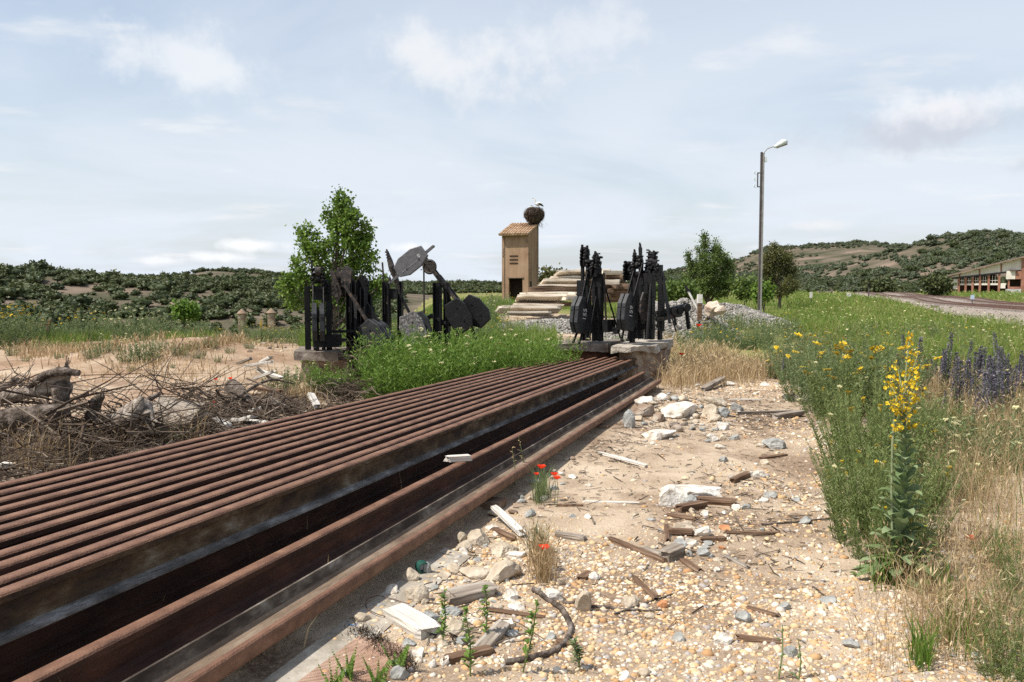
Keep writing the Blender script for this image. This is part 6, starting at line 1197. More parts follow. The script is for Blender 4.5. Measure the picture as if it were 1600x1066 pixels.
# ------------------------------------------------------------------ rubble one can tell apart
def stone_at(px, py, wpx, hpx, mat, label, seed, flat=1.0, cuts=7, name='rubble_stone', dscale=1.0, group=None, cat='stone'):
    p = G(px, py); k = p[1]/FPX; w_ = wpx*k; h_ = max(hpx*k*flat, .012); return rock(name, p, (w_*1.08, w_*dscale*.85, h_*1.3), mat, label, cat, group, seed, cuts, rot=random.uniform(-.35, .35), sink=.30)
RB = [ # px, py of the foot, width, height in photograph pixels
 (1062, 650, 58, 30, 'rock_white', 'big pale concrete slab piece on the heap at the end of the rails', .8), (1030, 684, 62, 30, 'rock_white', 'flat white slab piece lying lowest on the heap at the rail end', .55), (982, 668, 20, 32, 'rock_grey', 'upright dark pointed stone by the outermost rail', 1.0), (1006, 632, 34, 20, 'rock_white', 'pale shard leaning on the rail end', .8), (1035, 626, 22, 14, 'rock_white', 'small white chunk between the rail end and the big pale slab', .9), (1004, 650, 36, 28, 'pier', 'crumbling brownish block beside the rail end', 1), (1115, 632, 46, 18, 'rock_tan', 'low tan stone right of the big pale slab', .9), (1109, 650, 26, 22, 'rock_tan', 'tan angular stone in front of the low one at the heap', 1), (1130, 650, 26, 18, 'rock_grey', 'grey stone on the heap beside the tan angular one', 1), (1150, 642, 22, 16, 'rock_grey', 'mottled grey stone at the right end of the heap', 1), (1140, 603, 20, 9, 'rock_white', 'small white stone at the foot of the dry grass', .9), (1195, 603, 14, 6, 'rock_white', 'tiny white stone far along the path', 1), (1089, 605, 9, 6, 'rock_white', 'tiny white stone left of the dry grass', 1), (1228, 624, 14, 10, 'rock_grey', 'dark stone beside the thin plank far along the path', 1), (1209, 700, 36, 20, 'rock_grey', 'layered grey stone lying alone in the middle of the path', .9), (1112, 690, 20, 14, 'rock_white', 'pale pointed stone left of the layered grey one', 1), (1131, 689, 18, 12, 'rock_tan', 'rough brown stone beside the pale pointed one', 1), (1147, 687, 16, 10, 'rock_grey', 'bluish stone beside the rough brown one', 1), (1128, 672, 24, 14, 'rock_white', 'pinkish white stone below the heap', 1), (1195, 726, 14, 10, 'rock_tan', 'brown cobble near the dark splintered wood', 1), (1187, 746, 22, 13, 'rock_white', 'pale stone beside the dark splintered wood', 1), (1174, 745, 14, 10, 'rock_white', 'white cobble left of the pale stone by the dark wood', 1), (1163, 744, 16, 8, 'rock_white', 'flat white stone above the dark wood', 1), (1130, 722, 14, 10, 'rock_grey', 'bluish cobble in the bare sand', 1),
 (1080, 778, 88, 44, 'rock_white', 'biggest flat white slab in the middle of the path', .62), (1048, 788, 48, 34, 'rock_white', 'white block leaning in front of the biggest slab', 1), (1078, 790, 24, 20, 'rock_grey', 'grey wedge at the foot of the white block', 1), (1150, 796, 14, 11, 'rock_white', 'white cobble at the end of the split log', 1), (1166, 795, 14, 9, 'rock_grey', 'greenish cobble right of the split log', 1), (1102, 806, 14, 10, 'rock_white', 'pale cobble in front of the split log', 1), (1131, 804, 12, 7, 'rock_white', 'small cobble in front of the split log, right one', 1), (1202, 777, 22, 14, 'rock_grey', 'grey stone right of the split log', 1), (1192, 784, 16, 9, 'rock_white', 'pale green stone under the grey one', 1), (1244, 783, 16, 7, 'rock_grey', 'flat green stone near the weeds', 1), (1257, 818, 22, 13, 'rock_grey', 'dark grey stone lying alone near the weeds', 1),
 (1068, 828, 38, 18, 'rock_tan', 'tan stone on top of the small rubble pile', .9), (1098, 838, 30, 21, 'rock_white', 'pale stone at the right of the small rubble pile', 1), (1065, 855, 26, 17, 'rock_grey', 'purplish stone in front of the small rubble pile', 1), (1080, 852, 20, 16, 'rock_white', 'pinkish stone beside the purplish one', 1), (1100, 868, 22, 15, 'rock_grey', 'green grey stone at the front right of the small rubble pile', 1), (1078, 870, 12, 14, 'rock_grey', 'dark cobble at the front of the small rubble pile', 1), (1133, 828, 20, 9, 'rock_orange', 'orange brick chip above the long thin board', 1), (1127, 858, 13, 7, 'rock_orange', 'orange brick chip right of the pile', 1), (1042, 893, 12, 9, 'rock_grey', 'near black cobble on the pebbles', 1), (1036, 949, 19, 13, 'rock_orange', 'bright orange brick fragment on the pebbles', 1),
 (783, 866, 52, 28, 'rock_tan', 'broken concrete lump behind the flat slab by the rail', .9), (748, 850, 42, 24, 'rock_tan', 'concrete lump nearest the rail', 1), (724, 850, 18, 24, 'rock_tan', 'narrow upright concrete piece against the rail', 1), (803, 870, 40, 20, 'rock_white', 'pale flat concrete piece behind the poppy tuft', .7), (786, 904, 60, 38, 'rock_tan', 'largest jagged concrete lump beside the poppy tuft', .8), (744, 900, 52, 28, 'rock_tan', 'flat concrete slab in front of the rail', .55), (644, 908, 30, 22, 'rock_tan', 'rounded concrete stone by the rail next to the green ring', 1), (667, 897, 14, 22, 'rock_grey', 'thin grey stone behind the green ring', 1), (652, 938, 40, 36, 'rock_tan', 'knobbly concrete stone below the green ring', 1), (704, 963, 34, 20, 'rock_grey', 'smooth blue grey stone on the rubble', .9), (799, 937, 27, 18, 'rock_white', 'pale stone at the upper end of the curved branch', 1), (806, 953, 30, 15, 'rock_white', 'smooth bluish white stone left of the curved branch', 1), (862, 937, 36, 20, 'rock_white', 'cream stone right of the curved branch', 1), (708, 990, 36, 30, 'rock_tan', 'tan angular stone below the smooth blue grey one', 1), (797, 978, 24, 14, 'rock_white', 'pinkish white stone in the rubble near the branch', 1), (738, 972, 30, 8, 'rock_white', 'flat white chip above the thin lath', 1), (672, 970, 32, 18, 'rock_grey', 'grey stone between the knobbly and the blue grey stone', 1), (912, 955, 26, 40, 'rock_tan', 'upright knotted lump standing on the pebbles', 1), (928, 906, 22, 14, 'rock_white', 'white stone alone on the pebbles by the dark chip', 1), (981, 948, 32, 24, 'rock_tan', 'rough pale stone near the diagonal stick', 1), (993, 942, 15, 15, 'rock_tan', 'brown pebble block against the rough pale stone', 1), (1060, 1002, 22, 20, 'rock_grey', 'greenish brown stone standing out on the pebbles', 1), (1161, 970, 24, 18, 'rock_grey', 'blue white stone on the right pebbles', 1), (1130, 1003, 30, 15, 'rock_white', 'white flat stone right of the greenish brown one', 1), (976, 1062, 22, 18, 'rock_white', 'white triangular stone near the bottom edge', 1), (1235, 1026, 22, 20, 'rock_grey', 'grey stone between the bare stalks', 1), (1226, 952, 18, 12, 'rock_grey', 'dark stone near the right end of the pebbles', 1), (1293, 940, 30, 12, 'rock_grey', 'flat slaty stone beside the dry stalks', .7), (640, 1010, 24, 15, 'rock_grey', 'grey stone below the bleached block', 1), (655, 1026, 26, 16, 'rock_white', 'round pale stone at the end of the dry moss strip', 1), (675, 1042, 14, 14, 'rock_white', 'small white stone below the rubble', 1), (697, 1040, 18, 20, 'rock_white', 'white chip standing on edge near the bottom', 1), (538, 1056, 22, 16, 'rock_grey', 'blue grey stone lying on the wire mesh', 1), (617, 1040, 12, 10, 'rock_grey', 'small grey stone at the edge of the wire mesh', 1), (625, 1062, 34, 26, 'rock_grey', 'grey stone half hidden by fronds at the bottom edge', 1), (800, 995, 26, 14, 'rock_grey', 'bluish stone by the splintered board', 1), (862, 1000, 16, 14, 'rock_grey', 'grey pebble inside the curve of the branch', 1), (975, 990, 13, 9, 'rock_tan', 'brown cobble on the pebbles', 1), (1505, 905, 40, 10, 'rock_grey', 'flat grey stone in the dry stalks right of the mullein', .8), (1330, 1010, 28, 14, 'rock_grey', 'flat green grey stone on the pebbles near the dry stalks', .8), (1380, 1000, 22, 12, 'rock_white', 'pale stone at the right edge of the pebbles', 1), (1180, 1015, 16, 12, 'rock_tan', 'tan cobble right of the white flat stone', 1)]
for i, (px, py, w_, h_, m_, lab, fl) in enumerate(RB): stone_at(px, py, w_, h_, m_, lab, i, fl, cuts=10 if fl < .7 else 7)
rs_ = random.Random(6)
for i in range(210):
    px, py = rs_.uniform(700, 1310), rs_.choice([rs_.uniform(600, 720), rs_.uniform(720, 900), rs_.uniform(880, 1060)])
    if i > 60: px, py = (rs_.gauss(1075, 60), rs_.gauss(652, 19)) if i < 150 else ((rs_.gauss(1090, 40), rs_.gauss(845, 20)) if i < 175 else (rs_.gauss(745, 50), rs_.gauss(950, 45)))
    if px < 1030-(py-597)*1.34+18: continue
    p = G(px, py); s_ = rs_.uniform(.022, .06)*(1.4 if py < 720 else 1)*(rs_.uniform(.7, 1.7) if 60 < i < 150 else 1)
    rock('small_stone', p, (s_*1.2, s_*rs_.uniform(.7, 1.1), s_*rs_.uniform(.4, .8)), rs_.choice(['rock_white', 'rock_tan', 'rock_tan', 'rock_grey', 'rock_grey']), 'fist sized or smaller stone scattered on the path', 'stone', 'small stones scattered on the path', 200+i, 6, sub=2)
for i in range(46):
    py = rs_.uniform(610, 980); px = 1030-(py-597)*1.34+rs_.uniform(14, 75)*(py-400)/350; p = G(px, py); s_ = rs_.uniform(.03, .10)
    rock('small_stone', p, (s_*1.3, s_, s_*.6), rs_.choice(['rock_tan', 'rock_tan', 'rock_grey', 'rock_white', 'pier']), 'small angular stone lying along the foot of the outermost rail', 'stone', 'angular stones along the outer rail', 900+i, 9, sub=3)
def wood(px0, py0, px1, py1, w_, h_, mat, label, seed, z0=0.0, z1=0.0, name='wood_scrap', group='wood scraps on the path', ends=.04, roll=0.0):
    p0, p1 = G(px0, py0), G(px1, py1); p0[2] += h_*.42+z0; p1[2] += h_*.42+z1; return plank(name, p0, p1, w_, h_, mat, label, 'wood', group, seed, ends=min(ends, np.linalg.norm(p1-p0)*.2), rough=.004, segs=10, roll=roll)
WD = [(608, 962, 672, 1000, .10, .055, 'wood_white', 'bleached chunky timber block near the wire mesh', 0, 0), (696, 945, 772, 928, .13, .06, 'wood_grey', 'grey cracked timber block in the middle of the rubble', 0, 0), (742, 1030, 790, 986, .07, .03, 'wood_grey', 'grey splintered board pointing up the path', 0, .02), (760, 956, 852, 968, .022, .014, 'wood_brown', 'long thin lath below the grey timber block', .01, 0), (770, 812, 815, 842, .05, .03, 'wood_white', 'split pale board propped against the rail', .07, .02), (772, 832, 808, 848, .04, .03, 'wood_brown', 'brown board under the split pale one', .01, .01), (866, 838, 915, 846, .06, .035, 'wood_grey', 'grey board end behind the poppy tuft', 0, 0), (950, 845, 1040, 880, .04, .028, 'wood_brown', 'long pale brown board pointing at the rubble pile', 0, 0), (1005, 858, 1045, 872, .05, .025, 'wood_grey', 'grey board beside the long pale brown one', 0, 0), (1035, 878, 1062, 866, .085, .07, 'wood_grey', 'thick grey stump end at the front of the rubble pile', 0, 0), (1066, 876, 1094, 896, .05, .02, 'wood_brown', 'dark flat board sliding off the rubble pile', 0, 0), (1045, 836, 1085, 838, .05, .03, 'wood_brown', 'board under the tan stone of the rubble pile', .01, .01), (1092, 848, 1134, 846, .035, .025, 'wood_brown', 'short dark bar in front of the pale stone', .01, .01), (1130, 835, 1217, 836, .022, .018, 'wood_brown', 'long thin red brown board right of the rubble pile', .01, .01), (1042, 822, 1042, 848, .03, .02, 'wood_brown', 'short upright peg at the left of the rubble pile', 0, .0), (1090, 786, 1150, 790, .09, .05, 'wood_brown', 'split log in front of the biggest white slab', 0, 0), (1056, 800, 1100, 792, .07, .05, 'wood_brown', 'dark rounded log piece under the white block', 0, 0), (1040, 806, 1090, 814, .05, .02, 'wood_brown', 'flat brown splinter below the white block', 0, 0), (1144, 756, 1172, 744, .06, .045, 'wood_brown', 'dark splintered wood block alone on the path', 0, 0), (1188, 718, 1228, 712, .05, .02, 'wood_brown', 'flat dark board on the sand beyond the splintered block', 0, 0), (910, 785, 1000, 788, .028, .012, 'wood_white', 'whitish lath lying flat on the sand', .003, .003), (868, 792, 912, 792, .03, .02, 'wood_brown', 'reddish brown stick touching the whitish lath', .005, .005), (935, 710, 1010, 731, .035, .03, 'wood_white', 'pale debarked stick near the heap', .005, .005), (1098, 612, 1130, 602, .10, .07, 'wood_grey', 'dark pointed board at the far end of the heap', 0, .10), (1234, 626, 1266, 632, .06, .11, 'wood_grey', 'dark squared plank end far along the path', 0, 0), (1150, 648, 1260, 645, .05, .03, 'wood_grey', 'long thin grey pole lying on the dark litter', .01, .01), (1210, 655, 1252, 650, .10, .06, 'wood_grey', 'curved grey bark slab on the dark litter', 0, .02), (1138, 626, 1188, 627, .03, .02, 'wood_white', 'thin pale stick beyond the heap', .01, .01), (990, 905, 1024, 940, .025, .02, 'wood_brown', 'brown rotten stick ending at the brick fragment', .004, .004), (1160, 950, 1215, 965, .03, .012, 'wood_brown', 'thin brown splinter by the blue white stone', .004, .004), (906, 908, 922, 898, .05, .02, 'wood_brown', 'dark bark chip beside a white stone', .004, .004), (1128, 868, 1170, 890, .03, .012, 'wood_grey', 'weathered grey splinter on the bare patch', .003, .003), (690, 1040, 770, 1020, .05, .03, 'wood_brown', 'brown rotten branch at the bottom of the rubble', .005, .005), (1150, 1000, 1220, 1008, .035, .015, 'wood_brown', 'pale brown splinter low on the right pebbles', .003, .003), (870, 1005, 905, 1012, .03, .015, 'wood_brown', 'short brown chip inside the curve of the branch', .003, .003)]
for i, (a0, a1, b0_, b1_, w_, h_, m_, lab, z0, z1) in enumerate(WD): wood(a0, a1, b0_, b1_, w_, h_, m_, lab, 300+i, z0, z1)
p = SF(-2.24, 1.19, 0); 
def on_rail(lat, dep, px):
    return SF(lat, dep, end_at(lat, dep, px))
q0, q1 = on_rail(-2.33, 1.165, 698), on_rail(-2.18, 1.170, 738); plank('wood_scrap', q0, q1, .075, .05, 'wood_white', 'bleached splinter of timber lying across the upright rail', 'wood', 'wood scraps on the path', 390, ends=.05, rough=.004, segs=10)
def branch(pts, r0, r1, mat, label, name='branch', group=None, cat='branch', n=9):
    P = np.array(pts); d = np.linspace(0, len(P)-1, 22); I = np.arange(len(P)); Q = np.stack([np.interp(d, I, P[:, k]) for k in range(3)], 1); 
    for _ in range(3): Q[1:-1] = (Q[:-2]+2*Q[1:-1]+Q[2:])/4
    Q += vnoise(np.arange(22)[:, None]*.9, int(abs(P[0, 0])*100) % 97, 2)[:, None]*r0*V(.5, .5, .2); g = Geo(); o = Q.mean(0); tube(g, Q-o, np.linspace(r0, r1, 22)*(1+.15*vnoise(np.arange(22)[:, None]*1.7, 3, 2)), n); ob_ = g.build(name, MT[mat], loc=o, smooth=True); return tag(ob_, label, cat, group)
def gl(pts, dz): return [G(*q)+V(0, 0, dz) for q in pts]
branch(gl([(832, 928), (858, 940), (880, 958), (894, 985), (890, 1005), (870, 1022), (840, 1034), (790, 1040)], .018), .014, .011, 'bark', 'long curved grey branch arching over the pebbles')
branch(gl([(880, 944), (920, 950), (965, 955), (1000, 957), (1035, 957)], .012), .008, .004, 'bark', 'thin straight branch running right from the curved one')
branch(gl([(960, 962), (1000, 948), (1040, 935), (1062, 926)], .010), .005, .003, 'bark', 'thin forked twig crossing the straight branch')
branch(gl([(1190, 822), (1240, 818), (1300, 812), (1320, 808)], .010), .008, .004, 'bark', 'thin dark stick lying toward the weeds')
branch(gl([(1270, 920), (1290, 935), (1310, 944)], .01), .006, .003, 'bark', 'short twig beside the flat slaty stone')
MT['wire'] = M('rusty_wire', [(.3, (.06, .03, .02)), (.7, (.14, .08, .055))], 20, 5, .7); MT['green_plastic'] = M('green_plastic', [(.3, (.01, .06, .045)), (.7, (.02, .11, .08))], 10, 4, .45); MT['blue_plastic'] = M('blue_plastic', [(.3, (.02, .15, .42)), (.7, (.03, .25, .55))], 10, 4, .5)
branch(gl([(640, 950), (612, 942), (590, 935), (572, 942), (570, 955), (585, 966), (610, 972), (640, 976)], .02), .0022, .0022, 'wire', 'loop of thin rusty wire by the bottom of the rail', 'wire_loop', None, 'wire', 5)
branch(gl([(700, 980), (740, 995), (760, 985), (790, 975), (815, 985), (835, 1000), (850, 1010)], .03), .0022, .0022, 'wire', 'thin tangled wire over the rubble by the curved branch', 'wire_loop', None, 'wire', 5)
p = G(660, 896); g = Geo(); th = np.linspace(0, 6.283, 25)
for k in range(5): tube(g, np.stack([.028*np.cos(th), .010*(k-2)+.002*np.sin(3*th), .034+.028*np.sin(th)], 1), .0055, 6, cap=False)
o = g.build('plastic_coil', MT['green_plastic'], loc=p, rotz=.5); tag(o, 'small dark green plastic coil stuck between stones by the rail', 'coil')
g = Geo(); p = G(551, 980)
for k in range(4): a_ = rng.normal(0, .012, 3)*V(1.6, 1, .2)+V(0, 0, .006); tube(g, [a_, a_+rng.normal(0, .016, 3)*V(1, 1, .3), a_+rng.normal(0, .022, 3)*V(1, 1, .3)], .0022, 5)
tag(g.build('plastic_scrap', MT['blue_plastic'], loc=p), 'tiny scrap of bright blue plastic string by the rail', 'scrap')
# fibre mesh lying on the sand
MT['mesh_fibre'] = M('fibre_mesh', [(.3, (.33, .18, .12)), (.7, (.50, .33, .24))], 14, 5, .8)
c0 = G(500, 1085); e1 = G(610, 1012)-c0; e2 = G(470, 1020)-c0; g = Geo()
A_, B_, C2, D_ = G(440, 1090), G(560, 1000), G(632, 1012), G(590, 1100)
for k in range(38):
    u = k/37; p0, p1 = A_*(1-u)+D_*u, B_*(1-u)+C2*u; f_ = rng.uniform(.0, .05), rng.uniform(.0, .12)*(u > .3); q = [p0+(p1-p0)*s_ for s_ in np.linspace(f_[0], 1-f_[1], 9)]; q = [onG(z[0], z[1], .006) for z in q]; bar_p = np.array(q); tube(g, bar_p, .0016, 4)
for k in range(46):
    u = k/45; p0, p1 = A_*(1-u)+B_*u, D_*(1-u)+C2*u; q = [p0+(p1-p0)*s_ for s_ in np.linspace(0, 1-rng.uniform(0, .1), 9)]; tube(g, np.array([onG(z[0], z[1], .008) for z in q]), .0016, 4)
tag(g.build('fibre_mesh', MT['mesh_fibre']), 'reddish square fibre mesh lying on the sand beside the rail', 'mesh')
n = 900; u = rng.random(n); P = np.array([G(555+90*q+rng.normal(0, 6), 985+60*q+rng.normal(0, 6)) for q in u[:260]]); P = np.repeat(P, 4, 0)+rng.normal(0, .014, (1040, 3))*V(1, 1, .4); P[:, 2] = terrain(P[:, 0], P[:, 1])
g = Geo(); blades(g, P, rng.uniform(.01, .04, len(P)), .003, rng.normal(0, .7, (len(P), 3))*V(1, 1, 0), 0, rng.random(len(P))*.45); tag(g.build('dry_moss', MT['twig']), 'strip of dead brown moss along the edge of the mesh', 'moss', None, 'stuff')
# concrete strip under the outer rail
g = Geo(); pts = [(330, 1150), (392, 1066), (520, 1010), (470, 1066), (430, 1110)]
q = [SF(-1.80, 0, 1.2), SF(-1.80, 0, 4.2), SF(-1.60, 0, 4.1), SF(-1.55, 0, 1.2)]
v = []
for i in range(12):
    for j in range(3): 
        a_ = q[0]+(q[1]-q[0])*i/11; b_ = q[3]+(q[2]-q[3])*i/11; z = a_+(b_-a_)*j/2; v.append(onG(z[0], z[1], .006))
g.add(v, [[i*3+j, i*3+j+1, i*3+j+4, i*3+j+3] for i in range(11) for j in range(2)]); 
tag(g.build('concrete_strip', MT['concrete']), kind='structure')

# ------------------------------------------------------------------ brushwood left of the rails
def pt(px, py, dy=0.0): 
    q = G(px, py); return q
def bp(px, py, Y): return at(px, py, Y)
MT['bark_pale'] = M('pale_dead_bark', [(.34, (.06, .048, .04)), (.47, (.19, .155, .125)), (.58, (.33, .28, .235)), (.72, (.48, .43, .37))], 15, 13, .95, 1.0, 45, spec=.1)
MT['log_end'] = M('log_end', [(.3, (.10, .07, .05)), (.7, (.24, .18, .13))], 14, 6, .95, .5)
def log(pts, radii, label, name='log', mat='bark', twigs=0, seed=0, jag=0):
    P = np.array(pts, float); m = 26; d = np.linspace(0, len(P)-1, m); I = np.arange(len(P)); Q = np.stack([np.interp(d, I, P[:, k]) for k in range(3)], 1)
    for _ in range(2): Q[1:-1] = (Q[:-2]+2*Q[1:-1]+Q[2:])/4
    rad = np.interp(d, I, radii); o = Q[0]; g = Geo(); n0 = g.n; tube(g, Q-o, rad, 16); v = g.v[0]; dd = vnoise(v*V(9, 9, 9)+seed, seed, 4)[:, None]; c = np.repeat(Q-o, 16, 0); g.v[0] = c+(v-c)*(1+.09*dd+.06*vnoise(v*34, seed+2, 3)[:, None])
    t = g.build(name, MT[mat], loc=o, smooth=True); tag(t, label, 'log', None); r = np.random.default_rng(seed)
    if jag:
        g = Geo()
        for k in range(jag):
            s_ = rng.normal(0, 1, 3)*rad[-1]*.6; e = nrm(Q[-1]-Q[-3]+r.normal(0, .25, 3)*np.linalg.norm(Q[-1]-Q[-3])); bar(g, Q[-1]-o+s_-e*.05, Q[-1]-o+s_+e*r.uniform(.03, .16), rad[-1]*.35, rad[-1]*.18)
        g.build('splintered_end', MT['wood_grey'], t)
    return t
log([bp(-60, 640, 8.0), bp(0, 622, 8.0), bp(60, 610, 7.9), bp(105, 606, 7.8)], [.06, .062, .065, .075], 'thick pale dead trunk lying across the left end of the brushwood', mat='bark_pale', seed=2)
log([bp(66, 612, 7.85), bp(88, 598, 7.8), bp(103, 582, 7.75), bp(104, 572, 7.7)], [.08, .10, .055, .02], 'torn splintered stump standing up from the pale dead trunk', 'torn_stump', 'wood_grey', seed=3, jag=9)
log([bp(95, 640, 7.7), bp(96, 610, 7.75), bp(98, 585, 7.8)], [.07, .09, .05], 'ragged dark root crown at the end of the dead trunk', 'root_crown', 'bark', seed=4)
log([bp(48, 602, 7.8), bp(70, 585, 7.7), bp(95, 580, 7.6), bp(124, 583, 7.6)], [.035, .035, .04, .03], 'crooked branch hooking over the torn stump', 'log', 'bark', seed=5)
log([bp(0, 605, 8.2), bp(18, 600, 8.2), bp(26, 592, 8.2), bp(34, 604, 8.2)], [.03, .035, .03, .02], 'small arched branch at the left edge of the brushwood', seed=6)
log([bp(-40, 668, 7.5), bp(20, 655, 7.5), bp(70, 648, 7.5), bp(110, 640, 7.6)], [.10, .11, .10, .06], 'dark heavy trunk in the shade under the pale one', seed=7)
log([bp(142, 655, 7.9), bp(146, 640, 7.9), bp(150, 628, 7.9), bp(160, 618, 7.9)], [.06, .055, .06, .035], 'short broken branch stub with a dark top', 'branch_stub', seed=8, jag=4)
log([bp(172, 668, 7.8), bp(200, 650, 7.7), bp(222, 636, 7.7), bp(232, 652, 7.6)], [.08, .11, .10, .06], 'mossy barked log in the middle of the brushwood', mat='bark_pale', seed=9, jag=5)
log([bp(205, 655, 7.6), bp(216, 638, 7.6), bp(222, 620, 7.6)], [.07, .06, .02], 'pointed upright splinter rising from the mossy log', 'branch_stub', 'wood_grey', seed=10)
log([bp(150, 660, 7.8), bp(200, 640, 7.9), bp(250, 615, 8.2)], [.03, .03, .02], 'long dark bough reaching over the mossy log', seed=11)
q0, q1 = G(238, 655), G(318, 690); plank('timber_slab', bp(232, 640, 8.6), bp(310, 652, 8.4), .42, .12, 'wood_grey', 'broad grey split timber slab in the brushwood', 'timber', None, 70, ends=.12, rough=.02, roll=.5)
log([bp(362, 603, 10.8), bp(375, 615, 10.6), bp(392, 640, 10.2)], [.10, .10, .08], 'dark rotten log leaning up in the middle of the pile', seed=12, jag=4)
log([bp(335, 640, 10.0), bp(365, 625, 10.1), bp(400, 602, 10.6), bp(425, 592, 11.2), bp(460, 600, 11.6)], [.022, .022, .02, .016, .01], 'long bent grey bough across the right part of the brushwood', seed=13)
WP = [(400, 578, 440, 590, 12.2, 'wood_white'), (382, 572, 425, 566, 12.6, 'wood_white'), (395, 592, 428, 580, 12.0, 'wood_white'), (408, 566, 424, 558, 12.8, 'wood_white'), (428, 596, 400, 574, 12.1, 'wood_grey'), (372, 568, 392, 560, 12.9, 'wood_grey'), (484, 614, 496, 636, 10.6, 'wood_white'), (336, 654, 360, 676, 9.0, 'wood_white'), (370, 665, 400, 650, 9.2, 'wood_white'), (360, 672, 420, 664, 9.3, 'wood_white'), (420, 622, 450, 640, 10.4, 'wood_grey'), (575, 602, 592, 612, 12.4, 'wood_grey'), (380, 648, 405, 638, 9.6, 'wood_white'), (395, 606, 440, 612, 11.2, 'wood_brown'), (270, 690, 296, 702, 8.4, 'wood_white'), (0, 725, 14, 727, 6.6, 'wood_white'), (455, 640, 430, 630, 10.3, 'wood_grey')]
for i, (a0, a1, b0_, b1_, Y, m_) in enumerate(WP):
    p0, p1 = at(a0, a1, Y), at(b0_, b1_, Y-.15)
    for q in (p0, p1): q[2] = max(q[2], gz(q[0], q[1])+.03)
    plank('wood_scrap', p0, p1, .09, .04, m_, 'bleached or grey split board tossed on the brushwood left of the rails', 'wood', 'split boards on the brushwood', 400+i, ends=.06, rough=.006, segs=10)
# twigs: uncountable tangle
def twigpile(regions, seed, label):
    r = np.random.default_rng(seed); g = Geo()
    for (px, py, sx, sy, Y, n, ln, rad, up) in regions:
        for _ in range(n):
            u = r.normal(0, .6, 2).clip(-1.4, 1.4); Yq = Y+r.normal(0, .45); p = at(px+u[0]*sx, py+u[1]*sy, Yq); zg = gz(p[0], p[1]); p[2] = max(p[2], zg+.02)
            a_ = r.uniform(0, 6.28); d = nrm(V(math.cos(a_), math.sin(a_)*.8, r.normal(up, .35))); L_ = ln*r.uniform(.4, 1.5); b1 = r.normal(0, .22, 3)*L_; rd = rad*r.uniform(.5, 1.4); P = [p-d*L_*.5, p+b1*.5, p+d*L_*.5+b1*.3]
            P = [q if q[2] > zg-.03 else V(q[0], q[1], zg+.01) for q in P]; tn = r.random(); tube(g, P, [rd, rd*.8, rd*.35], 5, 0, tn, cap=False)
            if r.random() < .6:
                e = nrm(d+r.normal(0, .7, 3)); s_ = P[1]; tube(g, [s_, s_+e*L_*.25, s_+e*L_*.42+r.normal(0, .05, 3)*L_], [rd*.6, rd*.4, rd*.2], 4, 0, tn, cap=False)
    tag(g.build('brushwood', MT['twig']), label, 'brushwood', None, 'stuff')
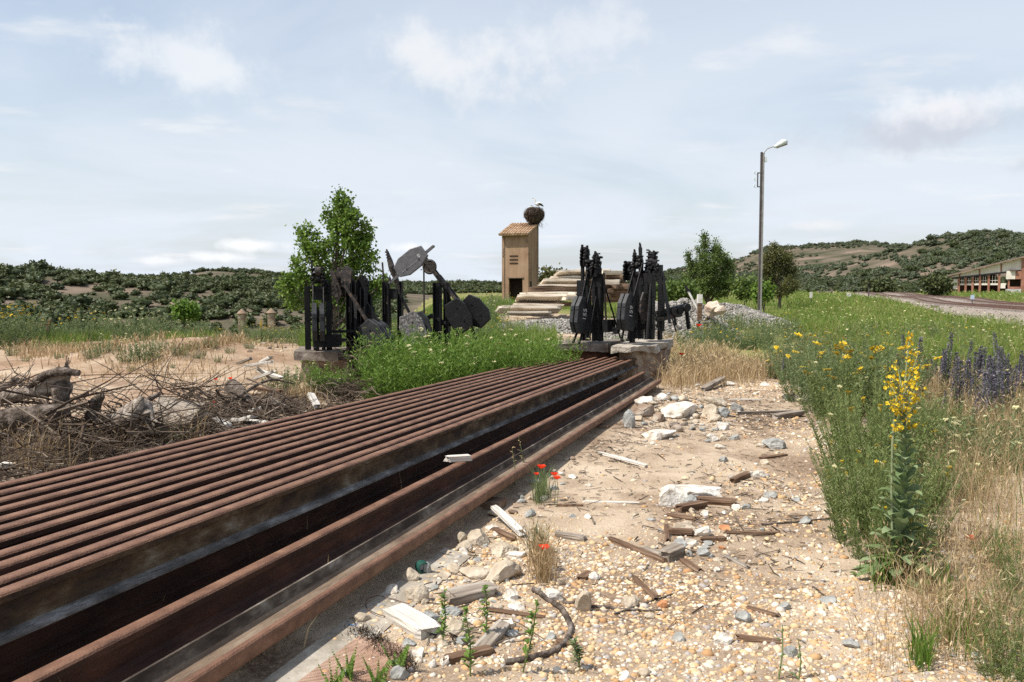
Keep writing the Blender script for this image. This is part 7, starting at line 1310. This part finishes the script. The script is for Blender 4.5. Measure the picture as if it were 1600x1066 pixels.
twigpile([(60, 695, 80, 28, 7.4, 200, .45, .005, .0), (40, 715, 70, 20, 6.9, 160, .35, .0045, .0), (150, 697, 70, 22, 7.6, 170, .4, .005, .0), (230, 674, 60, 14, 8.0, 110, .4, .005, .05), (130, 625, 100, 22, 8.2, 34, .7, .004, .35), (60, 665, 80, 26, 7.8, 26, .9, .016, .08), (180, 665, 90, 20, 8.0, 26, .8, .014, .15), (370, 640, 80, 18, 9.9, 34, .7, .016, .05), (60, 655, 80, 18, 8.3, 60, .6, .006, .1), (190, 650, 70, 16, 8.2, 60, .5, .006, .2), (330, 645, 55, 12, 9.6, 110, .45, .006, .05), (400, 645, 50, 14, 10.0, 120, .45, .006, .05), (455, 632, 35, 12, 10.7, 90, .4, .006, .05), (320, 615, 50, 10, 10.6, 70, .5, .006, .1), (300, 670, 60, 14, 8.6, 180, .4, .006, .05), (545, 608, 40, 10, 12.0, 180, .4, .007, .05), (250, 600, 60, 25, 8.6, 30, 1.0, .006, .25), (20, 610, 30, 25, 8.2, 40, .7, .006, .3), (555, 560, 20, 20, 14.2, 60, .6, .01, .3)], 5, 'tangle of dead twigs and branches heaped left of the rails')
x = r.uniform(-300, 560, 16000); Y = r.uniform(5.8, 13.5, 16000); X_ = uv_from(x, Y); lat = X_*HD[1]-Y*HD[0]; k = (lat < -4.25+.0*Y) & (lat > -7.3+.8*vnoise(np.stack([X_, Y], 1), 8, 3)) & (r.random(16000) < .8); P = np.stack([X_[k], Y[k], terrain(X_[k], Y[k])+.012], 1); litter(P, .13, .011, 'wood_litter', 'dead bark and splinters on the ground left of the rails', 9)
for i in range(34):
    px, py = rs_.gauss(1035, 34), rs_.gauss(648, 15)
    if px < 1030-(py-597)*1.34+20: continue
    p = G(px, py); s_ = rs_.uniform(.05, .17); rock('earth_clod', p, (s_*1.3, s_, s_*.8), rs_.choice(['pier', 'rock_tan', 'concrete_dark']), 'brown lump of earth and mortar in the heap at the rail end', 'clod', 'earthy lumps in the heap at the rail end', 850+i, 6, sub=3)
# earth clods beside the left plinth
for i in range(26):
    px, py = rs_.gauss(420, 45), rs_.gauss(532, 12); p = G(px, py); s_ = rs_.uniform(.06, .2); rock('earth_clod', p, (s_*1.3, s_, s_*.7), 'pier', 'reddish earth clod on the bank left of the plinth', 'clod', 'earth clods on the bank', 700+i, 5, sub=2)
for i in range(30):
    px, py = rs_.uniform(560, 615), rs_.gauss(578, 8); p = G(px, py)
    if i < 14: rock('rubble_stone', p, (.16, .13, .11), 'rock_white' if i % 3 else 'pier', 'pale stone of the crumbled footing under the leaning frame', 'stone', 'stones of the crumbled footing', 750+i, 6, sub=2)
for i in range(22):
    px = rs_.uniform(1015, 1080); p = at(px, 505, 16.9); p = onG(p[0]+rs_.uniform(-.2, .2), 16.9+rs_.uniform(-.4, .5)); rock('rubble_stone', p, (.26, .2, .18), 'concrete_dark' if i % 2 else 'pier', 'dark block of rubble under the collapsed frame', 'stone', 'rubble under the collapsed frame', 790+i, 6, sub=2)
